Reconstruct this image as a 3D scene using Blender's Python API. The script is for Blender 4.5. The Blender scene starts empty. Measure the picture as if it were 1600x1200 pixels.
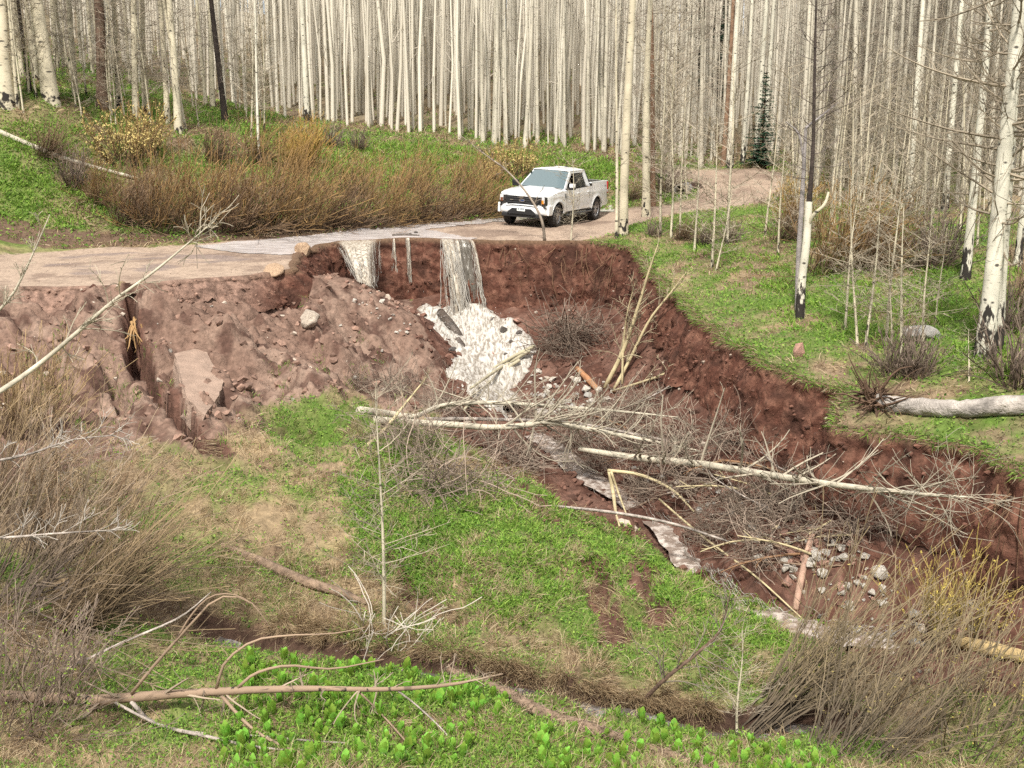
import bpy, bmesh, math, random
import numpy as np
from mathutils import Vector, Matrix, Euler

rad = math.radians
SC = bpy.context.scene
COL = SC.collection
# ------------------------------------------------------------------ camera
F_PX, HOR, CAM_Z = 1800.0, 180.0, 3.9
PITCH = math.atan((600 - HOR) / F_PX)
cam_d = bpy.data.cameras.new('camera')
cam = bpy.data.objects.new('camera', cam_d)
COL.objects.link(cam)
cam.location = (0, 0, CAM_Z)
cam.rotation_euler = (math.pi / 2 - PITCH, 0, 0)
cam_d.sensor_width = 36.0
cam_d.lens = 36.0 * F_PX / 1600.0
cam_d.clip_start = 0.1
cam_d.clip_end = 3000
SC.camera = cam
# ------------------------------------------------------------------ sky, sun, exposure
SUN_EL, SUN_AZ = rad(52), rad(-168)      # azimuth clockwise from +Y: behind the camera, a little left
w = bpy.data.worlds.new('World')
SC.world = w
w.use_nodes = True
nt = w.node_tree
bg = nt.nodes['Background']
sky = nt.nodes.new('ShaderNodeTexSky')
sky.sky_type = 'NISHITA'
sky.sun_disc = False
sky.sun_elevation = SUN_EL
sky.sun_rotation = SUN_AZ
sky.air_density = 1.0
sky.dust_density = 3.0
tc = nt.nodes.new('ShaderNodeTexCoord')
nz = nt.nodes.new('ShaderNodeTexNoise')
nz.inputs['Scale'].default_value = 2.2
nz.inputs['Detail'].default_value = 7
nt.links.new(tc.outputs['Generated'], nz.inputs['Vector'])
rmp = nt.nodes.new('ShaderNodeValToRGB')
rmp.color_ramp.elements[0].position = 0.30
rmp.color_ramp.elements[1].position = 0.50
nt.links.new(nz.outputs['Fac'], rmp.inputs['Fac'])
mxs = nt.nodes.new('ShaderNodeMix')
mxs.data_type = 'RGBA'
mxs.inputs[7].default_value = (9.0, 9.0, 9.1, 1)       # thin bright cloud
nt.links.new(rmp.outputs['Color'], mxs.inputs[0])
nt.links.new(sky.outputs['Color'], mxs.inputs[6])
nt.links.new(mxs.outputs[2], bg.inputs['Color'])
bg.inputs['Strength'].default_value = 0.088
sun_d = bpy.data.lights.new('sun', 'SUN')
sun = bpy.data.objects.new('sun', sun_d)
COL.objects.link(sun)
sun_d.energy = 4.5
sun_d.angle = rad(6)
sun_d.color = (1.0, 0.95, 0.87)
sdir = Vector((math.sin(SUN_AZ) * math.cos(SUN_EL), math.cos(SUN_AZ) * math.cos(SUN_EL), math.sin(SUN_EL)))
sun.rotation_euler = (-sdir).to_track_quat('-Z', 'Y').to_euler()
sun.location = (-20, -10, 30)
vs = SC.view_settings
vs.view_transform = 'Standard'
vs.look = 'None'
vs.exposure = 0.42
vs.gamma = 1.0
vs.use_curve_mapping = False
SC.cycles.use_adaptive_sampling = True
SC.cycles.use_denoising = False
SC.cycles.adaptive_threshold = .03
SC.cycles.max_bounces = 5
SC.cycles.diffuse_bounces = 2
SC.cycles.glossy_bounces = 2
SC.cycles.transparent_max_bounces = 8
SC.cycles.transmission_bounces = 3

# ------------------------------------------------------------------ geometry of the photograph
CT, ST = math.cos(PITCH), math.sin(PITCH)

def ray(px, py):
    xc = (np.asarray(px, float) - 800) / F_PX
    yc = (600 - np.asarray(py, float)) / F_PX
    dy = CT + yc * ST
    return xc / dy, (-ST + yc * CT) / dy          # x and z per metre of y

def P(px, py, d):
    a, b = ray(px, py)
    return (float(a) * d, d, CAM_Z + float(b) * d)

def project(x, y, z):
    zz = z - CAM_Z
    f = y * CT - zz * ST
    u = y * ST + zz * CT
    f = np.where(f < 0.1, 0.1, f)
    return 800 + F_PX * x / f, 600 - F_PX * u / f

# ------------------------------------------------------------------ noise
def _hash(ix, iy, seed):
    h = (ix.astype(np.int64) * 374761393 + iy.astype(np.int64) * 668265263 + seed * 144269504) & 0x7fffffff
    h = (h ^ (h >> 13)) * 1274126177 & 0x7fffffff
    h = h ^ (h >> 16)
    return (h & 0xffff) / 65535.0

def vnoise(x, y, seed=0):
    x = np.asarray(x, float); y = np.asarray(y, float)
    ix = np.floor(x); iy = np.floor(y)
    fx = x - ix; fy = y - iy
    fx = fx * fx * fx * (fx * (fx * 6 - 15) + 10); fy = fy * fy * fy * (fy * (fy * 6 - 15) + 10)
    a = _hash(ix, iy, seed); b = _hash(ix + 1, iy, seed)
    c = _hash(ix, iy + 1, seed); d = _hash(ix + 1, iy + 1, seed)
    return (a + (b - a) * fx) * (1 - fy) + (c + (d - c) * fx) * fy

def fbm(x, y, scale=1.0, octv=4, seed=0, gain=0.5):
    x = np.asarray(x, float) / scale; y = np.asarray(y, float) / scale
    s = 0.0; a = 1.0; t = 0.0
    for o in range(octv):
        s = s + a * (vnoise(x * 2 ** o + 17.3 * o, y * 2 ** o - 9.1 * o, seed + o * 7) * 2 - 1)
        t += a; a *= gain
    return s / t                                        # about -1..1

def sstep(a, b, v):
    t = np.clip((v - a) / (b - a), 0, 1)
    return t * t * (3 - 2 * t)

def inside(px, py, poly):
    px = np.asarray(px, float); py = np.asarray(py, float)
    r = np.zeros(px.shape, bool)
    n = len(poly)
    for i in range(n):
        x0, y0 = poly[i]; x1, y1 = poly[(i + 1) % n]
        if y0 == y1: continue
        c = ((y0 > py) != (y1 > py)) & (px < (x1 - x0) * (py - y0) / (y1 - y0) + x0)
        r ^= c
    return r

def polydist(x, y, pl):
    best = np.full(np.shape(x), 1e9)
    for i in range(len(pl) - 1):
        ax, ay = pl[i][:2]; bx, by = pl[i + 1][:2]
        dx, dy = bx - ax, by - ay
        L = dx * dx + dy * dy + 1e-12
        t = np.clip(((x - ax) * dx + (y - ay) * dy) / L, 0, 1)
        dd = np.hypot(x - ax - t * dx, y - ay - t * dy)
        best = np.minimum(best, dd)
    return best

# ------------------------------------------------------------------ mesh helpers
def mesh_np(name, V, quads=None, tris=None, smooth=False, attrs=None, cols=None):
    me = bpy.data.meshes.new(name)
    V = np.ascontiguousarray(V, np.float32)
    nq = 0 if quads is None else len(quads)
    ntr = 0 if tris is None else len(tris)
    idx = []; tot = []
    if nq: idx.append(np.asarray(quads).ravel()); tot.append(np.full(nq, 4))
    if ntr: idx.append(np.asarray(tris).ravel()); tot.append(np.full(ntr, 3))
    idx = np.concatenate(idx).astype(np.int32); tot = np.concatenate(tot).astype(np.int32)
    me.vertices.add(len(V)); me.vertices.foreach_set('co', V.ravel())
    me.loops.add(len(idx)); me.loops.foreach_set('vertex_index', idx)
    me.polygons.add(len(tot))
    st = np.zeros(len(tot), np.int32); st[1:] = np.cumsum(tot)[:-1]
    me.polygons.foreach_set('loop_start', st)
    if smooth is True:
        me.polygons.foreach_set('use_smooth', np.ones(len(tot), bool))
    me.update(calc_edges=True)
    if not smooth:
        me.shade_flat()
    if attrs:
        for k, v in attrs.items():
            a = me.attributes.new(k, 'FLOAT', 'POINT')
            a.data.foreach_set('value', np.ascontiguousarray(v, np.float32))
    if cols is not None:
        a = me.attributes.new('col', 'FLOAT_COLOR', 'POINT')
        c = np.ones((len(V), 4), np.float32); c[:, :3] = cols
        a.data.foreach_set('color', c.ravel())
    return me

def obj(name, me, mat=None, parent=None, loc=None, label=None, cat=None, group=None, kind=None):
    o = bpy.data.objects.new(name, me)
    COL.objects.link(o)
    if mat is not None and me is not None and not me.materials:
        me.materials.append(mat)
    if parent: o.parent = parent
    if loc is not None: o.location = loc
    if label: o['label'] = label
    if cat: o['category'] = cat
    if group: o['group'] = group
    if kind: o['kind'] = kind
    return o

def copy_tree(o, parent=None, label=None, group=None):
    c = o.copy(); COL.objects.link(c)
    if parent is not None: c.parent = parent
    if label: c['label'] = label
    if group: c['group'] = group
    for ch in o.children: copy_tree(ch, c)
    return c

def tube_arrays(PT, R, sides=4):
    """PT (S,k,3) polylines, R (S,k) radii -> verts, quads, t along (0..1), strand id"""
    PT = np.asarray(PT, float); R = np.asarray(R, float)
    S, k, _ = PT.shape
    T = np.empty_like(PT)
    T[:, 1:-1] = PT[:, 2:] - PT[:, :-2]; T[:, 0] = PT[:, 1] - PT[:, 0]; T[:, -1] = PT[:, -1] - PT[:, -2]
    T /= np.linalg.norm(T, axis=2, keepdims=True) + 1e-9
    m = np.abs((PT[:, -1] - PT[:, 0]) / (np.linalg.norm(PT[:, -1] - PT[:, 0], axis=1, keepdims=True) + 1e-9))
    ref = np.eye(3)[np.argmin(m, axis=1)][:, None, :]
    A = np.cross(T, ref); A /= np.linalg.norm(A, axis=2, keepdims=True) + 1e-9
    B = np.cross(T, A)
    ang = np.arange(sides) * 2 * np.pi / sides
    V = PT[:, :, None, :] + R[:, :, None, None] * (A[:, :, None, :] * np.cos(ang)[None, None, :, None] + B[:, :, None, :] * np.sin(ang)[None, None, :, None])
    base = (np.arange(S) * k * sides)[:, None, None]
    i = np.arange(k - 1)[None, :, None] * sides
    j = np.arange(sides)[None, None, :]; j2 = (j + 1) % sides
    q = np.stack([base + i + j, base + i + j2, base + i + sides + j2, base + i + sides + j], -1).reshape(-1, 4)
    t = np.broadcast_to(np.linspace(0, 1, k)[None, :, None], (S, k, sides)).ravel()
    sid = np.broadcast_to(np.arange(S)[:, None, None], (S, k, sides)).ravel()
    return V.reshape(-1, 3), q, t, sid

class Parts:
    """collects arrays into one mesh"""
    def __init__(s): s.V = []; s.Q = []; s.T = []; s.A = []; s.C = []; s.n = 0
    def add(s, V, quads=None, tris=None, t=None, col=None):
        V = np.asarray(V, float).reshape(-1, 3)
        if quads is not None and len(quads): s.Q.append(np.asarray(quads) + s.n)
        if tris is not None and len(tris): s.T.append(np.asarray(tris) + s.n)
        s.V.append(V); s.n += len(V)
        s.A.append(np.zeros(len(V)) if t is None else np.broadcast_to(np.asarray(t, float), (len(V),)))
        s.C.append(np.ones((len(V), 3)) if col is None else np.broadcast_to(np.asarray(col, float), (len(V), 3)))
    def tubes(s, PT, R, sides=4, col=None, t=None):
        V, q, tt, sid = tube_arrays(PT, R, sides)
        s.add(V, q, None, tt if t is None else t, None if col is None else (np.asarray(col)[sid] if np.ndim(col) == 2 else col))
    def mesh(s, name, smooth=False):
        return mesh_np(name, np.concatenate(s.V), np.concatenate(s.Q) if s.Q else None, np.concatenate(s.T) if s.T else None,
                       smooth, {'t': np.concatenate(s.A)}, np.concatenate(s.C))

def smooth_poly(pts, n):
    """Catmull-Rom through pts, n samples"""
    p = np.asarray(pts, float)
    if len(p) == 2:
        return p[0] + (p[1] - p[0]) * np.linspace(0, 1, n)[:, None]
    q = np.vstack([2 * p[0] - p[1], p, 2 * p[-1] - p[-2]])
    u = np.linspace(0, len(p) - 1 - 1e-6, n)
    i = u.astype(int); f = (u - i)[:, None]
    a, b, c, d = q[i], q[i + 1], q[i + 2], q[i + 3]
    return 0.5 * (2 * b + (c - a) * f + (2 * a - 5 * b + 4 * c - d) * f ** 2 + (3 * b - a - 3 * c + d) * f ** 3)

# ------------------------------------------------------------------ materials
MATS = {}
def mat(name, color=(.5, .5, .5), rough=.9, attr=None, var=0.0, vscale=5.0, bump=0.0, bscale=20.0, metallic=0.0,
        spec=0.3, coord='Object', detail=4, sheen=None, trans=0.0):
    if name in MATS: return MATS[name]
    m = bpy.data.materials.new(name); m.use_nodes = True
    nt = m.node_tree; b = nt.nodes['Principled BSDF']
    b.inputs['Roughness'].default_value = rough
    b.inputs['Metallic'].default_value = metallic
    b.inputs['Specular IOR Level'].default_value = spec
    out = None
    if attr:
        a = nt.nodes.new('ShaderNodeAttribute'); a.attribute_name = attr
        out = a.outputs['Color']
        if color != (.5, .5, .5):
            mu = nt.nodes.new('ShaderNodeMix'); mu.data_type = 'RGBA'; mu.blend_type = 'MULTIPLY'
            mu.inputs[0].default_value = 1; mu.inputs[7].default_value = (*color, 1)
            nt.links.new(out, mu.inputs[6]); out = mu.outputs[2]
    tcn = nt.nodes.new('ShaderNodeTexCoord')
    if var > 0:
        n = nt.nodes.new('ShaderNodeTexNoise'); n.inputs['Scale'].default_value = vscale; n.inputs['Detail'].default_value = detail
        n.inputs['Roughness'].default_value = .65
        nt.links.new(tcn.outputs[coord], n.inputs['Vector'])
        mr = nt.nodes.new('ShaderNodeMapRange')
        mr.inputs['From Min'].default_value = .3; mr.inputs['From Max'].default_value = .7
        mr.inputs['To Min'].default_value = 1 - var; mr.inputs['To Max'].default_value = 1 + var
        nt.links.new(n.outputs['Fac'], mr.inputs['Value'])
        mu = nt.nodes.new('ShaderNodeMix'); mu.data_type = 'RGBA'; mu.blend_type = 'MULTIPLY'
        mu.inputs[0].default_value = 1
        if out: nt.links.new(out, mu.inputs[6])
        else: mu.inputs[6].default_value = (*color, 1)
        nt.links.new(mr.outputs[0], mu.inputs[7]); out = mu.outputs[2]
    if out: nt.links.new(out, b.inputs['Base Color'])
    else: b.inputs['Base Color'].default_value = (*color, 1)
    if bump > 0:
        n = nt.nodes.new('ShaderNodeTexNoise'); n.inputs['Scale'].default_value = bscale; n.inputs['Detail'].default_value = 4
        n.inputs['Roughness'].default_value = .7
        nt.links.new(tcn.outputs[coord], n.inputs['Vector'])
        bp = nt.nodes.new('ShaderNodeBump'); bp.inputs['Strength'].default_value = 1.0; bp.inputs['Distance'].default_value = bump
        nt.links.new(n.outputs['Fac'], bp.inputs['Height']); nt.links.new(bp.outputs[0], b.inputs['Normal'])
    if trans > 0:
        tr = nt.nodes.new('ShaderNodeBsdfTranslucent')
        mxn = nt.nodes.new('ShaderNodeMixShader'); mxn.inputs[0].default_value = trans
        if out: nt.links.new(out, tr.inputs['Color'])
        else: tr.inputs['Color'].default_value = (*color, 1)
        nt.links.new(b.outputs[0], mxn.inputs[1]); nt.links.new(tr.outputs[0], mxn.inputs[2])
        nt.links.new(mxn.outputs[0], nt.nodes['Material Output'].inputs['Surface'])
    MATS[name] = m
    return m
RNG = np.random.default_rng(11)
# ================================================================== terrain
# control points: photo pixel and metres of depth from the place each one touches
U_PX = [  # undisturbed surface: road, hillside behind it, right-hand meadow
 (300,440,30.5),(200,446,29.8),(100,450,29.5),(450,420,33),(300,400,35),(300,383,37.6),(150,388,37),(420,374,38.5),(520,364,40),(0,398,35.5),(0,455,28.5),
 (150,415,33),(0,425,32),
 (470,392,36),(530,378,38),(640,372,38.7),(700,376,38.2),(760,377,37.8),(640,357,41.2),(850,377,37.8),(920,378,37.6),(990,390,36.8),
 (795,352,41),(869,353,41),(932,345,44),(860,340,44.5),(780,340,43.6),
 (1000,325,46.4),(1060,318,47.5),(1060,350,42),(960,326,47),(1150,280,51),(1200,270,51),(1090,292,49),(1000,262,53.5),(1210,300,47),(1190,318,44),
 (1100,262,54),(1220,266,53),
 # hillside behind
 (300,365,39.2),(300,300,42.5),(300,205,48),(150,300,41),(150,205,45),(80,150,44.5),(10,160,43),(0,330,38.5),(0,260,39.8),(0,205,41.5),(100,360,38.5),(450,350,41),
 (170,100,62),(330,150,62),(400,172,60),(500,190,60),(600,200,59),(700,212,58),(800,225,56),(900,236,54.5),(980,243,54),
 (500,300,45),(500,250,50),(640,300,46.5),(640,250,52),(750,300,47),(760,260,52),(900,275,50.5),(980,285,50),
 # right bank
 (1250,495,27),(1540,550,22),(1500,640,20),(1320,610,22),(1600,745,17.6),(1540,710,18.6),(1130,530,26.2),(1050,460,31),(1200,566,23.8),(1400,680,20),
 (1100,390,36),(1300,380,34),(1550,400,30),(1450,330,40),(1250,330,43),(1600,620,20),(1600,480,25.5),(1440,520,24.5),(1100,440,32),(1020,372,38),
]
U_XYZ = [(-60,60,10),(-45,45,9),(-30,38,5.5),(-22,36,2.5),(-60,110,16),(-30,110,12.5),(0,110,10.5),(30,110,9.5),(60,110,10.5),(0,80,6.4),(-25,80,8),(25,80,4.5),
 (20,62,2.6),(8,62,2.6),(35,60,3.0),(50,60,4),(22,45,1.6),(32,40,2),(30,25,1.0),(45,30,2.5),(14,18,-1.2),(20,14,-1.6),(24,20,-.3),(60,20,3),
 (-16,30,-.5),(-20,28,-.2),(-16,24,-.5),(-26,30,1),(-40,20,3),(-20,16,.4),(-60,10,6),(0,150,14),(-60,150,19),(60,150,14),(60,0,4),(0,260,17),(-120,260,22),(120,260,17),(120,60,9),(-130,60,24)]
L_PX = [
 (740,490,37.1),(700,480,37.3),(690,440,37.8),(745,520,36),(770,610,32.6),(730,560,34.2),(820,540,34.8),(900,600,31.6),(860,640,29.5),(1000,740,25.3),(1090,870,21),(1250,965,18.5),(1400,985,17.8),(1600,1030,17.2),
 (920,690,27.5),(1040,820,22.5),
 (1040,660,27.3),(1000,600,30.3),(950,540,33.3),(880,520,34.8),(1130,720,24.5),(1230,765,22.2),(1330,830,20.1),(1470,880,18.2),(1590,930,16.9),
 (800,770,22),(600,650,25),(450,620,26),(300,690,22.5),(100,700,21),(700,610,29.6),(650,500,33.3),(480,505,31),(560,436,34.6),(600,464,34.6),(640,485,35),(400,540,28.5),(250,560,26.5),(150,520,27),(200,470,29),
 (350,470,30),(450,450,32.2),(520,436,34),(530,480,32.5),(600,560,30.5),(680,550,32),(0,520,26),(0,470,28),
 (500,800,20.5),(300,850,18.5),(700,900,18.5),(950,860,20),(1050,920,19),(1150,1000,17),(900,1050,15.9),(560,985,16.8),(850,830,20.4),
 (560,1030,15.9),(400,1000,16.3),(350,985,16.6),(800,1065,15.4),(950,1100,15.1),(1130,1135,14.9),(1250,1080,16.2),
 (600,1100,14.1),(700,1060,15.0),(600,1200,12),(1000,1190,12.8),(800,1130,13.6),(200,1100,13.6),(0,1200,11.5),(100,950,16),(0,800,18.5),(1300,1190,13.6),(1450,1100,15.6),(1600,1190,14),(350,1060,14.6),
]
L_XYZ = [(0,0,2.2),(-8,0,2.4),(8,0,2.0),(0,6,-.9),(-6,6,-.6),(6,6,-1.2),(-14,14,-.8),(-16,20,-1),(-16,24,-.5),(-20,16,.4),(-16,30,-.5),(-20,28,-.2),(-20,8,.8),(-40,20,3),(-20,-4,2.8),
 (10,10,-3.2),(16,13,-5.2),(16,8,-2.5),(16,-2,1.6),(24,10,-5.6),(30,0,0),(40,-10,2),(30,-20,4),(-30,-20,5),(0,-20,4),(-60,10,6),(11,14.5,-4.9),(60,0,4)]
BREAK_PX = [(60,452,29.3),(200,446,29.8),(300,440,30.5),(400,431,31.6),(455,420,33),(468,398,35.4),(500,383,37.2),(530,379,38),(590,375,38.4),(640,373,38.7),(700,376,38.2),(760,377,37.8),(850,377,37.8),
 (920,379,37.6),(990,391,36.8),(1008,420,34),(1050,460,31),(1130,530,26.2),(1200,566,23.8),(1262,588,22.7),(1325,608,22),(1312,650,20.6),(1400,682,19.9),(1480,700,19.1),(1540,712,18.6),(1600,745,17.6)]

def rbf_fit(pts, c=.8, lam=0.12):
    p = np.array(pts, float); X = p[:, :2]; z = p[:, 2]; n = len(p)
    r = np.sqrt(((X[:, None] - X[None]) ** 2).sum(-1) + c * c)
    A = np.zeros((n + 3, n + 3)); A[:n, :n] = -r + lam * np.eye(n)
    A[:n, n] = 1; A[:n, n + 1:] = X; A[n, :n] = 1; A[n + 1:, :n] = X.T
    s = np.linalg.solve(A, np.concatenate([z, [0, 0, 0]]))
    def f(x, y):
        x = np.asarray(x, float); y = np.asarray(y, float); sh = x.shape
        x = x.ravel(); y = y.ravel(); o = s[n] + s[n + 1] * x + s[n + 2] * y
        for i in range(n):
            o -= s[i] * np.sqrt((x - X[i, 0]) ** 2 + (y - X[i, 1]) ** 2 + c * c)
        return o.reshape(sh)
    return f
Uf = rbf_fit([P(*p) for p in U_PX] + U_XYZ)

# scarp edge in plan, made ragged
_b = [P(*p)[:2] for p in BREAK_PX] + [(12.5, 15.6), (20, 12.4), (34, 8)]
_b = np.array([(-15.5, 27.5)] + _b)
_seg = []
for i in range(len(_b) - 1):
    n = max(2, int(np.hypot(*(_b[i + 1] - _b[i])) / 0.11))
    _seg.append(_b[i] + (_b[i + 1] - _b[i]) * np.linspace(0, 1, n, endpoint=False)[:, None])
EDGE = np.vstack(_seg + [_b[-1:]])
_s = np.concatenate([[0], np.cumsum(np.hypot(*np.diff(EDGE, axis=0).T))])
_tn = np.gradient(EDGE, axis=0); _tn /= np.linalg.norm(_tn, axis=1, keepdims=True) + 1e-9
_k = np.ones(9) / 9
_tn = np.stack([np.convolve(np.pad(_tn[:, i], 4, 'edge'), _k, 'valid') for i in range(2)], 1)
_tn /= np.linalg.norm(_tn, axis=1, keepdims=True) + 1e-9
NRM = np.stack([_tn[:, 1], -_tn[:, 0]], 1)          # towards the gully (right of travel)
EDGE = EDGE + NRM * (0.26 * fbm(_s, _s * 0 + 3, 1.1, 4, 5))[:, None]
GULLY = [tuple(p) for p in EDGE] + [(60, 2), (60, -30), (-70, -30), (-70, 12), (-22, 24)]
EDGE_C = EDGE[::3]
_lip = []
_es = np.concatenate([[0], np.cumsum(np.hypot(*np.diff(_b, axis=0).T))])
_bp = np.array([0, 60] + [p[0] for p in BREAK_PX[1:]] + [1700, 1800, 1900], float)
for sv in np.arange(_es[2], _es[-1], .9):
    bx, by = np.interp(sv, _es, _b[:, 0]), np.interp(sv, _es, _b[:, 1])
    k = min(np.searchsorted(_es, sv), len(_b) - 1); tx, ty = _b[k] - _b[k - 1]; L_ = math.hypot(tx, ty)
    pxk = np.interp(sv, _es, _bp)
    drop = np.interp(pxk, [200, 440, 480, 525, 560, 610, 660, 980, 1030, 1260, 1340, 1600], [.35, .4, .8, 1.5, 1.75, 1.9, 2.1, 2.0, 1.3, 1.3, 1.6, 1.6])
    _lip.append((bx + ty / L_ * .6, by - tx / L_ * .6, float(Uf(bx, by)) - drop))
Lf = rbf_fit([P(*p) for p in L_PX] + L_XYZ + _lip)
CRACK = [P(200,452,29.2)[:2], P(208,500,27.7)[:2], P(216,540,26.4)[:2], P(240,590,25.2)[:2], P(262,640,24)[:2], P(295,690,22.6)[:2], P(330,700,22.2)[:2]]
CRACK_W = [.11, .17, .30, .17, .22, .2, .08]
CRACK2 = [P(165,560,26)[:2], P(178,600,24.9)[:2], P(195,650,23.6)[:2]]
DITCH = [P(330,985,16.6)[:2], P(420,1005,16.2)[:2], P(560,1030,15.9)[:2], P(700,1045,15.5)[:2], P(800,1066,15.4)[:2], P(950,1100,15.1)[:2], P(1130,1135,14.9)[:2], P(1300,1120,15.4)[:2]]
RILLS = [([(318,705,22.2),(350,712,22)], .2, .25), ([(915,890,19.3),(945,945,18),(958,990,17.1)], .20, .30), ([(1012,875,19.9),(1000,930,18.6),(1035,975,17.6)], .16, .25), ([(610,870,19),(640,930,17.8),(720,970,17)], .13, .18), ([(780,700,24.2),(820,750,22.6),(860,800,21.2)], .2, .2)]
RILLS = [([P(*q)[:2] for q in pl], w_, d_) for pl, w_, d_ in RILLS]
STREAM_PX = [(740,492,37.0),(745,520,36),(745,560,34.3),(750,600,32.8),(775,640,30.6),(850,690,27.8),(960,760,24.9),(1040,815,22.7),(1085,870,21),(1130,910,19.8),(1250,965,18.5),(1330,980,18.1),(1450,990,17.7),(1600,1030,17.2)]
STREAM = [P(*p)[:2] for p in STREAM_PX] + [(14, 15.6), (24, 11.2)]

def chan(x, y, pl, wid, dep):
    wid = np.asarray(wid, float)
    best = np.full(np.shape(x), 1e9); ww = np.full(np.shape(x), float(wid.flat[0]))
    for i in range(len(pl) - 1):
        ax, ay = pl[i]; bx, by = pl[i + 1]; dx, dy = bx - ax, by - ay
        t = np.clip(((x - ax) * dx + (y - ay) * dy) / (dx * dx + dy * dy), 0, 1)
        dd = np.hypot(x - ax - t * dx, y - ay - t * dy)
        m = dd < best; best = np.where(m, dd, best)
        if wid.size > 1: ww = np.where(m, wid[i] + (wid[i + 1] - wid[i]) * t, ww)
    return dep * (1 - sstep(.55, 1.25, best / ww)), best / ww

def in_gully(x, y): return inside(x, y, GULLY)

ROAD_PX = [(-400,395),(0,398),(150,388),(300,383),(420,373),(520,363),(640,355.5),(780,341),(960,326),(1050,319),(1086,306),(1094,297),(1085,287),(1045,277),(1000,268),(985,261),(1100,261.5),(1222,266),(1226,290),(1195,316),(1100,329),(1000,346),(965,362),(925,372),(850,380),(700,384),(500,400),(455,440),(300,470),(-400,470)]
def road_mask(x, y, z):
    u, v = project(x, y, z)
    jit = 4 * fbm(x, y, 1.2, 3, 61)
    return inside(u, v + jit, ROAD_PX) & (y < 56) & (y > 26)

def height(x, y, detail=True, gul=None):
    """surface height; gully side from Lf, elsewhere Uf"""
    x = np.asarray(x, float); y = np.asarray(y, float)
    g = in_gully(x, y) if gul is None else gul
    zu = Uf(x, y); zl = Lf(x, y)
    ed = polydist(x, y, EDGE_C)
    # a sheer step of at least a hand's breadth under the lip
    fade = sstep(-14.5, -11.5, x)
    zl = np.minimum(zl, zu - .30 * fade * np.exp(-(ed / .8) ** 2))
    if detail:
        road = road_mask(x, y, zu)
        rough = np.where(road, .15, 1.0)
        far = np.clip(y / 40, .5, 3)
        zu = zu + rough * (.10 * fbm(x, y, 1.9, 4, 1) + .035 * fbm(x, y, .4, 3, 2))
        # ruts along the road
        slump = sstep(34.2, 32.2, y) * sstep(20.5, 24.5, y) * sstep(.5, -3, x)
        zl = zl + .12 * fbm(x, y, 1.6, 4, 3) + .05 * fbm(x, y, .42, 3, 4)
        cl = np.abs(fbm(x, y, .9, 4, 8)); cl2 = np.abs(fbm(x, y, .34, 3, 9))
        hb = fbm(x + .5 * y, y, 1.5, 4, 12) * 4; terr = (np.floor(hb) + sstep(.55, .95, hb - np.floor(hb))) / 4
        hb2 = fbm(x, y, .55, 3, 14) * 3; ter2 = (np.floor(hb2) + sstep(.5, .95, hb2 - np.floor(hb2))) / 3
        zl = zl + slump * (.34 * (cl - .25) + .14 * (cl2 - .25) + .95 * terr + .26 * ter2 + .06 * fbm(x, y, .2, 2, 15))
        gul = 1 - sstep(-1.5, -.2, -x + .12 * (y - 24)) 
        zl = zl + gul * (.14 * ter2 + .10 * (cl2 - .25))
        low = sstep(24.5, 20.5, y)
        zl = zl + low * (.20 * np.abs(fbm(x, y, .75, 3, 21)) + .09 * fbm(x, y, .28, 2, 22) + .10 * terr)
        wx = .16 * fbm(x, y, .7, 3, 25); wy = .2 * fbm(x, y, .6, 3, 26)
        c, _ = chan(x + wx, y + wy, CRACK, CRACK_W, 1.15); zl = zl - c
        c, _ = chan(x, y, CRACK2, .14, .35); zl = zl - c
        for pl, w_, d_ in RILLS:
            c, _ = chan(x + wx * 1.2, y + wy * 1.2, pl, w_, d_); zl = zl - c
        c, _ = chan(x, y, DITCH, .38, .34); zl = zl - c
        c, r = chan(x, y, STREAM, .55, .30); zl = zl - c
    return np.where(g, zl, zu)

def lines(a, b, fine0, fine1, h, grow=1.12, hmax=6):
    L = list(np.arange(fine0, fine1, h)); s = h; v = fine0; lo = []
    while v > a:
        s = min(s * grow, hmax); v -= s; lo.append(v)
    s = h; v = L[-1]; hi = []
    while v < b:
        s = min(s * grow, hmax); v += s; hi.append(v)
    return np.array(lo[::-1] + L + hi)
gx = lines(-150, 150, -12.5, 9.6, .075, 1.06); gy = lines(-30, 300, 11, 38.6, .075, 1.045)
GX, GY = np.meshgrid(gx, gy)
GG = in_gully(GX, GY)
GZ = height(GX, GY, True, GG)
NX, NY = len(gx), len(gy)

def gz(x, y):
    """height of the built ground sheet by bilinear lookup"""
    x = np.asarray(x, float); y = np.asarray(y, float)
    i = np.clip(np.searchsorted(gx, x) - 1, 0, NX - 2); j = np.clip(np.searchsorted(gy, y) - 1, 0, NY - 2)
    fx = np.clip((x - gx[i]) / (gx[i + 1] - gx[i]), 0, 1); fy = np.clip((y - gy[j]) / (gy[j + 1] - gy[j]), 0, 1)
    a = GZ[j, i] * (1 - fx) + GZ[j, i + 1] * fx; b = GZ[j + 1, i] * (1 - fx) + GZ[j + 1, i + 1] * fx
    return a * (1 - fy) + b * fy
def gz1(x, y): return float(gz(np.array([x]), np.array([y]))[0])

def hit(px, py, dmin=9.0, dmax=130.0, lift=0.0):
    """first ground point on the ray through a photo pixel"""
    a, b = ray(px, py); d = np.arange(dmin, dmax, .04)
    g = gz(a * d, d); z = CAM_Z + b * d
    k = np.argmax(z <= g + lift)
    if not (z[k] <= g[k] + lift): k = len(d) - 1
    return float(a * d[k]), float(d[k]), float(g[k])

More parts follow.
